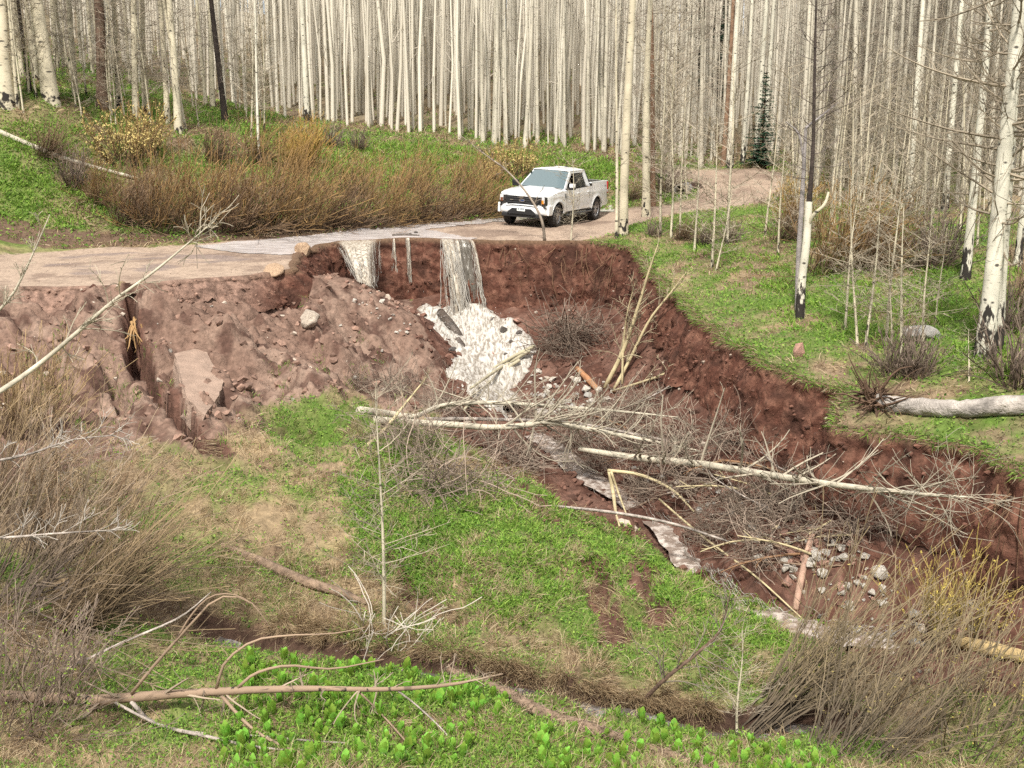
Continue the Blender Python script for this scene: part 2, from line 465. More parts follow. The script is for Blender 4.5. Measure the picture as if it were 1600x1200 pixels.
# ---- colour of the ground (soil and litter, with shade painted into slump and crack)
TX, TY, TZ = GX.ravel(), GY.ravel(), GZ.ravel()
PU, PV = project(TX, TY, TZ)
RM = road_mask(TX, TY, TZ) & ~GG.ravel()
n1 = fbm(TX, TY, 1.4, 5, 31)[:, None]; n2 = fbm(TX, TY, .35, 4, 32)[:, None]; n3 = fbm(TX, TY, 5, 3, 33)[:, None]
c_road = np.array([.37, .28, .212]); c_roadd = np.array([.225, .162, .124]); c_red = np.array([.098, .046, .032]); c_pink = np.array([.195, .125, .094])
c_pale = np.array([.30, .212, .162]); c_thatch = np.array([.30, .225, .13]); c_litter = np.array([.21, .15, .10]); c_green = np.array([.085, .165, .022])
def lerp(a, b, t): return a + (b - a) * t
col = np.tile(c_thatch, (len(TX), 1))
col = lerp(col, c_litter, np.clip(.5 + .9 * n1, 0, 1)); col = lerp(col, np.array([.10, .062, .042]), np.clip(-.05 + 1.6 * fbm(TX, TY, .7, 3, 36)[:, None], 0, .9))
gr_ = .20 + .95 * fbm(TX, TY, 1.1, 4, 51) + .5 * fbm(TX, TY, 3.2, 3, 52) + .5 * fbm(TX, TY, .3, 2, 53) + .28 * (~GG.ravel()) * (TY < 60) + .2 * (GG.ravel() & (PU > 620))
col = lerp(col, c_green, np.clip(gr_ * .85, 0, .8)[:, None])
forest = (sstep(52, 60, TY) * (1 - GG.ravel()))[:, None]
col = lerp(col, lerp(c_litter, np.array([.22, .19, .13]), np.clip(.5 + n1, 0, 1)), forest * .75)
gl = GG.ravel()
SLUMP_PX = [(-60,440),(200,440),(460,405),(560,420),(640,460),(700,520),(730,600),(700,640),(600,650),(560,600),(500,625),(440,620),(380,660),(330,690),(300,705),(220,690),(150,720),(0,760),(-60,700)]
GULB_PX = [(640,440),(760,420),(900,420),(1010,420),(1130,540),(1320,615),(1320,660),(1620,760),(1620,1100),(1380,1060),(1230,960),(1130,925),(1075,900),(1010,850),(960,830),(880,790),(820,740),(700,690),(690,560)]
jx = 26 * fbm(TX, TY, 1.3, 4, 41); jy = 20 * fbm(TX, TY, 1.3, 4, 42)
sl = inside(PU + jx, PV + jy, SLUMP_PX) & gl
gb = inside(PU + jx, PV + jy, GULB_PX) & gl
pk = lerp(c_pink, c_pale, np.clip(.35 + 1.3 * n1, 0, 1)); pk = lerp(pk, np.array([.088, .048, .036]), np.clip(.16 + 2.0 * n2 + .9 * n1, 0, .92))  # dark blotches are wet earth plus shadows painted into the slump
col = np.where(sl[:, None], pk, col)
rd = lerp(c_red, np.array([.165, .092, .068]), np.clip(.4 + 1.4 * n2, 0, 1)); rd = lerp(rd, np.array([.06, .029, .021]), np.clip(1.4 * n1, 0, .85))
col = np.where(gb[:, None], rd, col)
RC = smooth_poly([P(*p)[:2] for p in [(0,425,32),(300,410,34),(520,385,37.5),(640,366,39.8),(800,356,41),(900,346,44),(1000,334,45.5),(1100,310,47.5),(1170,285,50)]], 60)
rd_ = polydist(TX, TY, [tuple(p) for p in RC]); rut = np.exp(-((rd_ - .95) / .28) ** 2)[:, None]
dr = lerp(c_road, c_roadd, np.clip(.25 + 1.3 * n1 + .9 * n2 + .45 * rut, 0, 1))
wet = sstep(.0, .35, fbm(TX * .4, TY, .45, 4, 95)) * inside(PU, PV, [(100,398),(200,394),(320,396),(400,404),(330,416),(240,424),(120,430),(60,420)])
dr = lerp(dr, np.array([.20, .155, .14]), .75 * wet[:, None])
col = np.where(RM[:, None], dr, col)
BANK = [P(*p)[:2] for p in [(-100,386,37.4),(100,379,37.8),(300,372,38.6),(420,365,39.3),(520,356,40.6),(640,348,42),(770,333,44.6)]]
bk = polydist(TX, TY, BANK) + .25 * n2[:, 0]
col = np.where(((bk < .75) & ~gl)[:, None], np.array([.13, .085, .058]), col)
_, r_ = chan(TX, TY, CRACK, CRACK_W, 1); col = np.where(((r_ < 1.25) & gl)[:, None], np.array([.105, .056, .041]) * (1 + .8 * n2), col)  # shade inside the crack painted into its earth colour
for pl, w_, d_ in RILLS:
    _, r_ = chan(TX + .2 * n2[:, 0], TY + .2 * n1[:, 0], pl, w_, 1); col = np.where(((r_ < 1.25) & gl)[:, None], np.array([.115, .062, .045]) * (1 + .6 * n2), col)
_, r_ = chan(TX, TY, DITCH, .5, 1); col = np.where(((r_ < .9) & gl)[:, None], np.array([.07, .042, .03]), col)

# local wetness and roughness kept in attributes
ii = np.arange(NX * NY).reshape(NY, NX)
quads = np.stack([ii[:-1, :-1], ii[:-1, 1:], ii[1:, 1:], ii[1:, :-1]], -1).reshape(-1, 4)
qg = GG.ravel()[quads].sum(1); qr = RM[quads].sum(1)
M_ground = mat('soil_and_litter', attr='col', var=.38, vscale=7, bump=.05, bscale=9, coord='Object', spec=.15, rough=.95)
M_road = mat('dirt_road_gravel', attr='col', var=.25, vscale=9, bump=.02, bscale=25, spec=.2, rough=.9)
V_all = np.stack([TX, TY, TZ], 1)
def sub_mesh(name, fm):
    q = quads[fm]; used = np.unique(q); remap = np.full(len(V_all), -1); remap[used] = np.arange(len(used))
    return mesh_np(name, V_all[used], remap[q], None, True, None, col[used])
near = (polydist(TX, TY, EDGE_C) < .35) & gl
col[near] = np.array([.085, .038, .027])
is_road = (qr >= 3) & (qg == 0); is_gul = (qg >= 1) & ~is_road
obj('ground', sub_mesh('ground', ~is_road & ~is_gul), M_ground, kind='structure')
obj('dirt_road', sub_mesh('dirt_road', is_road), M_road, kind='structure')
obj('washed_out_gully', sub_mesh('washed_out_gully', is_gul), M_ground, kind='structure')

# ---- the raw earth scarp under the lip, as its own strip of clods and ledges
E3 = EDGE[(EDGE[:, 0] > -12.6)]; N3 = NRM[(EDGE[:, 0] > -12.6)]
dens = 2
ti = np.arange(0, len(E3) - 1, 1 / dens)
E3 = np.stack([np.interp(ti, np.arange(len(E3)), E3[:, i]) for i in range(2)], 1); N3 = np.stack([np.interp(ti, np.arange(len(N3)), N3[:, i]) for i in range(2)], 1)
s3 = np.concatenate([[0], np.cumsum(np.hypot(*np.diff(E3, axis=0).T))])
NV = 34
zt = Uf(E3[:, 0], E3[:, 1])
foot = .42 + .25 * fbm(s3, s3 * 0, 2.3, 3, 71)
fb = E3 + N3 * foot[:, None]
zb = height(fb[:, 0], fb[:, 1], True, np.ones(len(fb), bool)) - .12
zb = np.minimum(zb, zt - .15)
W = np.zeros((len(E3), NV, 3)); WC = np.zeros((len(E3), NV, 3))
H = zt - zb
for j in range(NV):
    t = j / (NV - 1)
    # top rows tuck back under the sod, then the face leans out to its foot
    off = -0.16 if j == 0 else foot * (t ** 1.25) + .13 * min(1, t * 8) + .02 - .10 * math.exp(-((t - .18) / .12) ** 2)
    zz = zt + .03 - H * (0 if j == 0 else max(0, (j - 1)) / (NV - 2))
    r = fbm(s3, zz * 1.1, .6, 4, 75) * .17 + np.abs(fbm(s3, zz, .25, 3, 76)) * .11 + fbm(s3, zz * .2, .3, 2, 77) * .05
    r = r * min(1, t * 6) * np.clip(H, .3, 1)
    o = off + r
    W[:, j, 0] = E3[:, 0] + N3[:, 0] * o; W[:, j, 1] = E3[:, 1] + N3[:, 1] * o; W[:, j, 2] = zz
    na = fbm(s3, zz * 1.6, .5, 4, 81); nb = fbm(s3, zz, .13, 3, 82)
    c = lerp(np.array([.095, .040, .027]), np.array([.18, .088, .06]), np.clip(.3 + 1.8 * nb, 0, 1)[:, None])
    c = lerp(c, np.array([.052, .025, .018]), np.clip(.1 + 1.6 * na, 0, .85)[:, None])
    dep = (zt - zz)
    sod = np.clip(1 - dep / .14, 0, 1)[:, None]
    c = lerp(c, np.array([.16, .105, .065]), sod * .8)
    # the left part of the scarp is paler, drier fill
    dry = sstep(-6.2, -7.6, W[:, j, 0])[:, None]
    c = lerp(c, np.array([.235, .152, .116]) * (1 + .7 * nb[:, None]), dry * .9)
    WC[:, j] = c
iw = np.arange(len(E3) * NV).reshape(len(E3), NV)
qw = np.stack([iw[:-1, :-1], iw[1:, :-1], iw[1:, 1:], iw[:-1, 1:]], -1).reshape(-1, 4)
M_scarp = mat('raw_red_earth', attr='col', var=.35, vscale=11, bump=.06, bscale=12, spec=.15, rough=.95)
obj('gully_scarp', mesh_np('gully_scarp', W.reshape(-1, 3), qw, None, True, None, WC.reshape(-1, 3)), M_scarp, kind='structure')
print('terrain', NX, NY, NX * NY)
# ================================================================== trees
def bark_material(name, light, warm, dark_base=.6, knots=1.0):
    m = bpy.data.materials.new(name); m.use_nodes = True
    nt = m.node_tree; b = nt.nodes['Principled BSDF']; N = nt.nodes.new; K = nt.links.new
    b.inputs['Roughness'].default_value = .85; b.inputs['Specular IOR Level'].default_value = .2
    tcn = N('ShaderNodeTexCoord'); oi = N('ShaderNodeObjectInfo')
    add = N('ShaderNodeVectorMath'); add.operation = 'ADD'
    K(tcn.outputs['Object'], add.inputs[0])
    mulv = N('ShaderNodeVectorMath'); mulv.operation = 'SCALE'; mulv.inputs[0].default_value = (37, 21, 53)
    K(oi.outputs['Random'], mulv.inputs['Scale']); K(mulv.outputs[0], add.inputs[1])
    tint = N('ShaderNodeMix'); tint.data_type = 'RGBA'; tint.inputs[6].default_value = (*light, 1); tint.inputs[7].default_value = (*warm, 1)
    K(oi.outputs['Random'], tint.inputs[0])
    # broad weathering
    n0 = N('ShaderNodeTexNoise'); n0.inputs['Scale'].default_value = 1.3; n0.inputs['Detail'].default_value = 4
    K(add.outputs[0], n0.inputs['Vector'])
    mr = N('ShaderNodeMapRange'); mr.inputs['From Min'].default_value = .3; mr.inputs['From Max'].default_value = .7; mr.inputs['To Min'].default_value = .72; mr.inputs['To Max'].default_value = 1.1
    K(n0.outputs['Fac'], mr.inputs['Value'])
    mu = N('ShaderNodeMix'); mu.data_type = 'RGBA'; mu.blend_type = 'MULTIPLY'; mu.inputs[0].default_value = 1
    K(tint.outputs[2], mu.inputs[6]); K(mr.outputs[0], mu.inputs[7])
    # lenticels: thin horizontal dashes
    mp = N('ShaderNodeMapping'); mp.inputs['Scale'].default_value = (7, 7, 42)
    K(add.outputs[0], mp.inputs['Vector'])
    n1 = N('ShaderNodeTexNoise'); n1.inputs['Scale'].default_value = 1; n1.inputs['Detail'].default_value = 2
    K(mp.outputs[0], n1.inputs['Vector'])
    r1 = N('ShaderNodeMapRange'); r1.inputs['From Min'].default_value = .63; r1.inputs['From Max'].default_value = .70
    K(n1.outputs['Fac'], r1.inputs['Value'])
    # eye-shaped knots
    mp2 = N('ShaderNodeMapping'); mp2.inputs['Scale'].default_value = (3.2, 3.2, 5.5)
    K(add.outputs[0], mp2.inputs['Vector'])
    vo = N('ShaderNodeTexVoronoi'); vo.inputs['Scale'].default_value = 1.0
    K(mp2.outputs[0], vo.inputs['Vector'])
    r2 = N('ShaderNodeMapRange'); r2.inputs['From Min'].default_value = .20; r2.inputs['From Max'].default_value = .13
    K(vo.outputs['Distance'], r2.inputs['Value'])
    mk = N('ShaderNodeMath'); mk.operation = 'MULTIPLY'; mk.inputs[1].default_value = knots; K(r2.outputs[0], mk.inputs[0])
    ml = N('ShaderNodeMath'); ml.operation = 'MULTIPLY'; ml.inputs[1].default_value = .6; K(r1.outputs[0], ml.inputs[0])
    # old furrowed bark towards the foot
    sx = N('ShaderNodeSeparateXYZ'); K(tcn.outputs['Object'], sx.inputs[0])
    mp3 = N('ShaderNodeMapping'); mp3.inputs['Scale'].default_value = (6, 6, 2.2); K(add.outputs[0], mp3.inputs['Vector'])
    n3 = N('ShaderNodeTexNoise'); n3.inputs['Scale'].default_value = 1.5; n3.inputs['Detail'].default_value = 4; K(mp3.outputs[0], n3.inputs['Vector'])
    zr = N('ShaderNodeMapRange'); zr.inputs['From Min'].default_value = 0; zr.inputs['From Max'].default_value = 2.2; zr.inputs['To Min'].default_value = .25 * dark_base + .1; zr.inputs['To Max'].default_value = -.25
    K(sx.outputs['Z'], zr.inputs['Value'])
    ad = N('ShaderNodeMath'); ad.operation = 'ADD'; K(n3.outputs['Fac'], ad.inputs[0]); K(zr.outputs[0], ad.inputs[1])
    r3 = N('ShaderNodeMapRange'); r3.inputs['From Min'].default_value = .60; r3.inputs['From Max'].default_value = .66; K(ad.outputs[0], r3.inputs['Value'])
    mx1 = N('ShaderNodeMath'); mx1.operation = 'MAXIMUM'; K(mk.outputs[0], mx1.inputs[0]); K(ml.outputs[0], mx1.inputs[1])
    mx2 = N('ShaderNodeMath'); mx2.operation = 'MAXIMUM'; K(mx1.outputs[0], mx2.inputs[0]); K(r3.outputs[0], mx2.inputs[1])
    fin = N('ShaderNodeMix'); fin.data_type = 'RGBA'; fin.inputs[7].default_value = (.035, .030, .026, 1)
    K(mx2.outputs[0], fin.inputs[0]); K(mu.outputs[2], fin.inputs[6]); K(fin.outputs[2], b.inputs['Base Color'])
    bp = N('ShaderNodeBump'); bp.inputs['Distance'].default_value = .02; bp.inputs['Strength'].default_value = .6
    K(n3.outputs['Fac'], bp.inputs['Height']); K(bp.outputs[0], b.inputs['Normal'])
    return m
M_aspen = bark_material('aspen_bark', (.64, .57, .42), (.55, .50, .37), .1, .9)
M_aspen_white = bark_material('white_aspen_bark', (.70, .66, .54), (.66, .63, .52), .7, .9)
M_aspen_far = bark_material('far_aspen_bark', (.63, .58, .475), (.52, .475, .38), -.5, .7)
M_dead = mat('dead_brown_bark', (.13, .085, .06), .95, var=.5, vscale=4, bump=.03, bscale=14)
M_black = mat('charred_bark', (.055, .042, .036), .95, var=.5, vscale=5, bump=.03, bscale=14)
M_rust = mat('rusty_dead_bark', (.25, .155, .10), .95, var=.4, vscale=4, bump=.02, bscale=14)
M_twig = mat('bare_twigs', attr='col', rough=.9, spec=.2)

def unit(v): return v / (np.linalg.norm(v, axis=-1, keepdims=True) + 1e-9)

def grow(rng, start, d0, length, k, curl=.25, up=.0, wob=.12):
    """curved strands: start (S,3), direction (S,3), length (S,)"""
    S = len(start); P_ = np.zeros((S, k, 3)); P_[:, 0] = start
    d = unit(d0).copy(); bend = rng.normal(0, curl, (S, 3)) / k
    for i in range(1, k):
        d = d + bend + rng.normal(0, wob, (S, 3)) / math.sqrt(k); d[:, 2] += up / k
        d = unit(d); P_[:, i] = P_[:, i - 1] + d * (length / (k - 1))[:, None]
    return P_

def along(P_, idx, t):
    k = P_.shape[1]; f = t * (k - 1); i = np.minimum(f.astype(int), k - 2); f = (f - i)[:, None]
    a = P_[idx, i]; b = P_[idx, i + 1]
    return a + (b - a) * f, unit(b - a)

def side_twigs(rng, P_, R, per, lmin, lmax, k=4, spread=.9, up=.3, curl=.4, r_fac=.5, t0=.2):
    S = len(P_); idx = np.repeat(np.arange(S), per); t = rng.uniform(t0, .97, len(idx))
    st, tg = along(P_, idx, t)
    d = tg + rng.normal(0, spread, (len(idx), 3)); d[:, 2] += up
    ln = rng.uniform(lmin, lmax, len(idx)) * (1.1 - .6 * t)
    Q = grow(rng, st, d, ln, k, curl, up * .6)
    kk = R.shape[1]; r0 = R[idx, np.minimum((t * (kk - 1)).astype(int), kk - 1)] * r_fac
    r0 = np.maximum(r0, .007)
    RR = r0[:, None] * np.linspace(1, .45, k)[None, :]
    return Q, RR

def trunk_line(rng, h, lean, k=14, wob=.10):
    z = np.linspace(0, 1, k)
    a = rng.uniform(0, 6.28); b = rng.uniform(0, 6.28)
    amp = wob * h / 18
    x = lean[0] * z * h + amp * np.sin(z * rng.uniform(3, 7) + a) - amp * np.sin(a); y = lean[1] * z * h + amp * np.sin(z * rng.uniform(3, 7) + b) - amp * np.sin(b)
    return np.stack([x, y, z * h], 1)

def aspen_proto(seed, h, r, kind, lean=(0, 0), sides=8):
    rng = np.random.default_rng(seed)
    T = trunk_line(rng, h, lean)[None]
    z = np.linspace(0, 1, 14)
    R = r * (1 - .82 * z ** 1.1); R[0] *= 1.35; R = R[None]
    # flare near the ground: extra ring
    tp = Parts(); tp.tubes(T, R, sides)
    # bottom goes into the soil
    V = tp.V[0]; V[:sides, 2] -= .35
    bp = Parts()
    tw = np.array([.30, .255, .19]); tw2 = np.array([.31, .262, .21])
    def branches(n, h0, h1, lmin, lmax, el, up, r0, per, tl, col, k=6, azb=None):
        t = np.sort(rng.uniform(h0, h1, n)) / h
        st, _ = along(T, np.zeros(n, int), t)
        az = rng.uniform(0, 2 * np.pi, n) if azb is None else np.where(rng.random(n) < .5, 0, np.pi) + rng.normal(azb[0], azb[1], n)
        e = rng.normal(el, .2, n)
        d = np.stack([np.cos(az) * np.cos(e), np.sin(az) * np.cos(e), np.sin(e)], 1)
        ln = rng.uniform(lmin, lmax, n)
        Pb = grow(rng, st, d, ln, k, .35, up)
        Rb = (r0 * (.5 + .5 * ln / lmax))[:, None] * np.linspace(1, .25, k)[None]
        cc = np.tile(col, (n, 1)) * rng.uniform(.75, 1.2, (n, 1))
        bp.tubes(Pb, Rb, 4 if r0 > .012 else 3, cc)
        if per:
            Q, RR = side_twigs(rng, Pb, Rb, per, tl[0], tl[1], up=.25)
            bp.tubes(Q, RR, 3, np.tile(col * .85, (len(Q), 1)) * rng.uniform(.7, 1.2, (len(Q), 1)))
            return Q, RR
    if kind == 'tall':
        branches(9, h * .12, h * .5, .3, 1.2, .05, .1, .010, 3, (.15, .4), tw2)
        branches(26, h * .5, h * .98, .8, 2.4, .55, .5, .022, 5, (.3, .8), tw)
    elif kind == 'branchy':
        branches(34, h * .10, h * .5, .6, 2.0, .05, .25, .013, 6, (.25, .7), tw2)
        branches(26, h * .5, h * .98, .8, 2.2, .5, .5, .02, 5, (.3, .8), tw)
    elif kind == 'limby':
        branches(30, h * .10, h * .42, 1.0, 2.9, -.02, .55, .032, 14, (.35, 1.1), np.array([.30, .25, .185]), k=8, azb=(.25, .5))
        branches(26, h * .42, h * .98, 1.2, 3.0, .4, .5, .03, 6, (.4, 1.0), tw)
    elif kind == 'sapling':
        branches(int(16 + h * 5), h * .16, h * .97, .3, .5 * h ** .6, .55, .35, .0085, 6, (.15, .45), tw * 1.25)
    elif kind == 'pole':
        branches(10, h * .25, h * .97, .3, 1.0, .4, .3, .008, 4, (.15, .45), tw)
    return tp.mesh('trunk', True), bp.mesh('crown')

protos = {}
for nme, n, (h, r, kind, sides) in [('tall', 5, (18, .125, 'tall', 8)), ('branchy', 4, (15, .11, 'branchy', 8)), ('limby', 3, (16, .19, 'limby', 12)), ('sapling', 6, (5.0, .032, 'sapling', 6)), ('pole', 4, (9, .05, 'pole', 6))]:
    protos[nme] = [aspen_proto(100 + i * 13 + len(nme), h, r, kind, (0, 0), sides) + (h, r) for i in range(n)]
_mm = {}
def mat_mesh(me, m):
    """one copy of the shared mesh per bark"""
    k = (me.name, m.name)
    if k not in _mm:
        c = me.copy(); c.materials.clear(); c.materials.append(m); _mm[k] = c
    return _mm[k]

def plant_tree(name, kind, x, y, r, label, group=None, bark=None, lean=(0, 0), hs=1.0, var=None, rz=None, cat='tree', rng=RNG, z=None):
    pr = protos[kind][int(rng.integers(len(protos[kind]))) if var is None else var]
    e = obj(name, None, label=label, cat=cat, group=group)
    zz = gz1(x, y) if z is None else z
    e.location = (x, y, zz - .02)
    sr = r / pr[3]
    e.scale = (sr, sr, hs) if kind in ('tall', 'limby', 'branchy') else (sr * .5 + hs * .5, sr * .5 + hs * .5, hs)
    e.rotation_euler = (-lean[1], lean[0], rng.uniform(0, 6.28) if rz is None else rz)
    obj('trunk', mat_mesh(pr[0], bark or M_aspen), None, e)
    obj('crown', mat_mesh(pr[1], M_twig), None, e)
    return e

# ---- single trees one can point to: photo pixel of the foot, width in pixels, kind, bark, lean, label
TREES = [
 (10,164,23,'tall',M_aspen,(.0,0),'thick cream aspen at the far left edge above the green bank, black at its foot'),
 (80,156,23,'tall',M_aspen,(.0,0),'second thick cream aspen from the left edge, with dark eye-shaped knots'),
 (27,168,9,'pole',M_aspen,(.02,0),'thin aspen between the two thickest trunks at the upper left'),
 (47,142,10,'pole',M_black,(-.01,0),'black dead trunk standing between the two thick left aspens'),
 (118,150,9,'branchy',M_aspen,(0,0),'slim aspen just right of the second thick left trunk'),
 (160,172,17,'branchy',M_dead,(.0,0),'brown dead-barked trunk beside the pale blooming shrub on the left hillside'),
 (186,170,8,'branchy',M_aspen,(0,0),'slim cream aspen right behind the brown trunk of the left hillside'),
 (213,186,11,'branchy',M_aspen,(.01,0),'mid-sized cream aspen rising from behind the pale blooming shrub'),
 (229,180,10,'branchy',M_aspen,(.05,0),'cream aspen leaning right behind the pale blooming shrub'),
 (262,192,9,'branchy',M_aspen,(-.02,0),'slim curved aspen left of the forked pair on the left hillside'),
 (279,206,12,'branchy',M_aspen,(.03,0),'nearest cream aspen of the forked pair above the left willows'),
 (288,204,7,'branchy',M_aspen,(.08,0),'thinner leaning stem of the forked pair above the left willows'),
 (352,190,9,'branchy',M_black,(.06,0),'dark leaning dead tree in front of the grey forest, left of centre'),
 (406,256,6,'pole',M_aspen_white,(.02,0),'lone thin white sapling trunk rising out of the left willows'),
 (480,190,9,'tall',M_aspen_white,(0,0),'bright aspen at the front edge of the dense stand, left of centre'),
 (973,368,15,'tall',M_aspen,(.015,0),'tall grey-cream aspen on the gully rim just right of the truck'),
 (1010,338,13,'branchy',M_aspen,(-.01,0),'aspen with a dark scarred foot right of the tall rim trunk'),
 (1020,322,8,'tall',M_rust,(.05,0),'rusty orange dead trunk leaning right beside the road bend'),
 (963,372,7,'pole',M_aspen,(-.02,0),'slender stem touching the tall rim aspen right of the truck'),
 (1140,262,10,'tall',M_aspen_white,(0,0),'pale aspen behind the far road bend, left of the small spruce'),
 (1181,252,9,'tall',M_aspen_white,(0,0),'left trunk of the pale pair behind the small spruce'),
 (1195,251,8,'tall',M_aspen_white,(.01,0),'right trunk of the pale pair behind the small spruce'),
 (1160,256,7,'tall',M_aspen_white,(0,0),'slim pale aspen between the road bend and the spruce pair'),
 (1130,260,8,'tall',M_rust,(0,0),'rusty-barked trunk behind the far road bend'),
 (1538,556,27,'limby',M_aspen_white,(-.012,0),'big white aspen at right with long bare limbs and black scarred foot'),
 (1556,546,19,'limby',M_aspen_white,(.05,0),'white aspen leaning right, joined at the foot to the biggest one'),
 (1508,436,14,'limby',M_aspen_white,(-.005,0),'white aspen with blackened foot just behind the biggest one'),
 (1476,330,10,'branchy',M_aspen_white,(0,0),'slim white aspen in the right forest left of the big limbed one'),
 (1590,420,12,'branchy',M_aspen_white,(.02,0),'white aspen at the right edge of the picture'),
 (1420,330,9,'tall',M_aspen_white,(0,0),'straight pale aspen in the right forest above the grey boulder'),
]
for i, (px, py, wpx, kind, bk, ln, lab) in enumerate(TREES):
    x, y, z = hit(px, py)
    plant_tree('aspen_tree' if bk not in (M_dead, M_black, M_rust) else 'dead_tree', kind, x, y, wpx / 2 * y / F_PX, lab, None, bk, ln, 1.0, i % len(protos[kind]))

# broken half-charred tree on the right meadow: pale stem, grey dead limb, black top
bx, by, bz = hit(1250, 497)
S_ = by / F_PX
def at_depth(pts, d): return np.array([P(a, b, d + (c if c else 0)) for a, b, c in pts])
e = obj('dead_tree', None, label='broken forked aspen on the right meadow, pale below and charred black above', cat='tree'); e.location = (bx, by, bz)
def add_tube_part(name, parent, pts, radii, m, sides=7, n=14, smooth=True, base=(0, 0, 0)):
    L_ = smooth_poly(pts, n) - np.array(base); R_ = np.interp(np.linspace(0, 1, n), np.linspace(0, 1, len(radii)), radii)
    p = Parts(); p.tubes(L_[None], R_[None], sides)
    return obj(name, p.mesh(name, smooth), m, parent)
o3 = (bx, by, bz)
add_tube_part('trunk', e, at_depth([(1249,512,0),(1253,440,0),(1260,380,0),(1264,315,.05)], by), [.125, .10, .095, .085], M_aspen_white, 8, base=o3)
add_tube_part('charred_top', e, at_depth([(1264,318,.05),(1268,270,0),(1271,220,0),(1272,160,0),(1274,60,0),(1276,-60,0)], by), [.07, .052, .042, .035, .028, .012], M_black, 7, base=o3)
add_tube_part('side_stem', e, at_depth([(1262,352,0),(1272,335,-.1),(1288,320,-.2),(1295,300,-.2)], by), [.05, .045, .04, .03], M_aspen, 6, base=o3)
rngb = np.random.default_rng(5)
st = at_depth([(1266 + .06 * (300 - v), v, 0) for v in np.linspace(280, -40, 34)], by) - np.array(o3)
az = rngb.choice([0, np.pi], 34) + rngb.normal(0, .8, 34)
Pb = grow(rngb, st, np.stack([np.cos(az), np.sin(az), rngb.normal(.3, .3, 34)], 1), rngb.uniform(.4, 1.5, 34), 6, .4, .5)
Rb = np.tile(np.linspace(.012, .004, 6), (34, 1)); p = Parts(); p.tubes(Pb, Rb, 3, np.array([.10, .08, .07]))
Q, RR = side_twigs(rngb, Pb, Rb, 5, .15, .5); p.tubes(Q, RR, 3, np.array([.16, .13, .11]))
obj('branches', p.mesh('branches'), M_twig, e)
gx0, gy0, gz0 = hit(1246, 490)
e = obj('dead_tree', None, label='bare grey snag standing just left of the broken charred aspen', cat='tree'); e.location = (gx0, gy0 + .25, gz0)
o3 = (gx0, gy0 + .25, gz0)
add_tube_part('trunk', e, at_depth([(1246,505,0),(1248,400,0),(1254,300,0),(1259,200,.0)], gy0 + .25), [.075, .065, .055, .035], mat('weathered_grey_wood', (.30, .27, .26), .9, var=.35, vscale=5, bump=.02), 7, base=o3)
add_tube_part('limb', e, at_depth([(1256,255,0),(1248,210,0),(1228,190,0)], gy0 + .25), [.03, .025, .01], MATS['weathered_grey_wood'], 5, base=o3)
add_tube_part('limb', e, at_depth([(1259,200,0),(1285,180,0),(1310,160,0)], gy0 + .25), [.035, .025, .008], MATS['weathered_grey_wood'], 5, base=o3)

# ---- the dense stand: front rows as single trees, the rest beyond as one mass
rngf = np.random.default_rng(77)
taken = [hit(t[0], t[1])[:2] for t in TREES]
spots = []
LINE = ([-60, 60, 200, 330, 420, 520, 640, 760, 860, 960, 1010], [118, 122, 128, 165, 176, 190, 203, 219, 231, 240, 244])
def tree_ok(x, y, u, v):
    if y < 40 or not (-60 < u < 1660): return False
    if road_mask(np.array([x]), np.array([y]), np.array([gz1(x, y)]))[0]: return False
    if u < 985 and v > np.interp(u, *LINE) + 6: return False
    if 985 <= u < 1235 and v > 264: return False
    if u >= 1235 and v > 300 + (u - 1235) * .12: return False
    return True
cand = []
tries = 0
cell = {}
while tries < 90000 and len(cand) < 3300:
    tries += 1
    y = 41 + 95 * rngf.random() ** 1.15; x = (rngf.random() * 2 - 1) * .49 * y
    k = (int(x // 2), int(y // 2)); sep = .30 if x < 9 else .42
    if any((x - a) ** 2 + (y - b) ** 2 < sep * sep for dx in (-1, 0, 1) for dy in (-1, 0, 1) for a, b in cell.get((k[0] + dx, k[1] + dy), [])): continue
    z = gz1(x, y); u, v = project(x, y, z); u = float(u); v = float(v)
    if not tree_ok(x, y, u, v): continue
    if v < -5 and rngf.random() < .5: continue
    if 1150 < u < 1232 and y < 57: continue
    # sparser at far left and far right
    if u < 420 and rngf.random() < .5: continue
    if u > 1000 and rngf.random() < .25: continue
    if any((x - a) ** 2 + (y - b) ** 2 < .16 for a, b in taken): continue
    cell.setdefault(k, []).append((x, y)); cand.append((y, x, u))
cand.sort()
N_ONE = 235
LAB = {0: ('slim aspen among the scattered trunks on the upper left hillside', 'aspens scattered over the upper left hillside'),
       1: ('straight pale aspen in the dense stand behind the truck', 'aspens of the dense stand behind the truck'),
       2: ('slim pale aspen in the twiggy forest behind the right meadow', 'aspens in the forest behind the right meadow')}
nfar = []
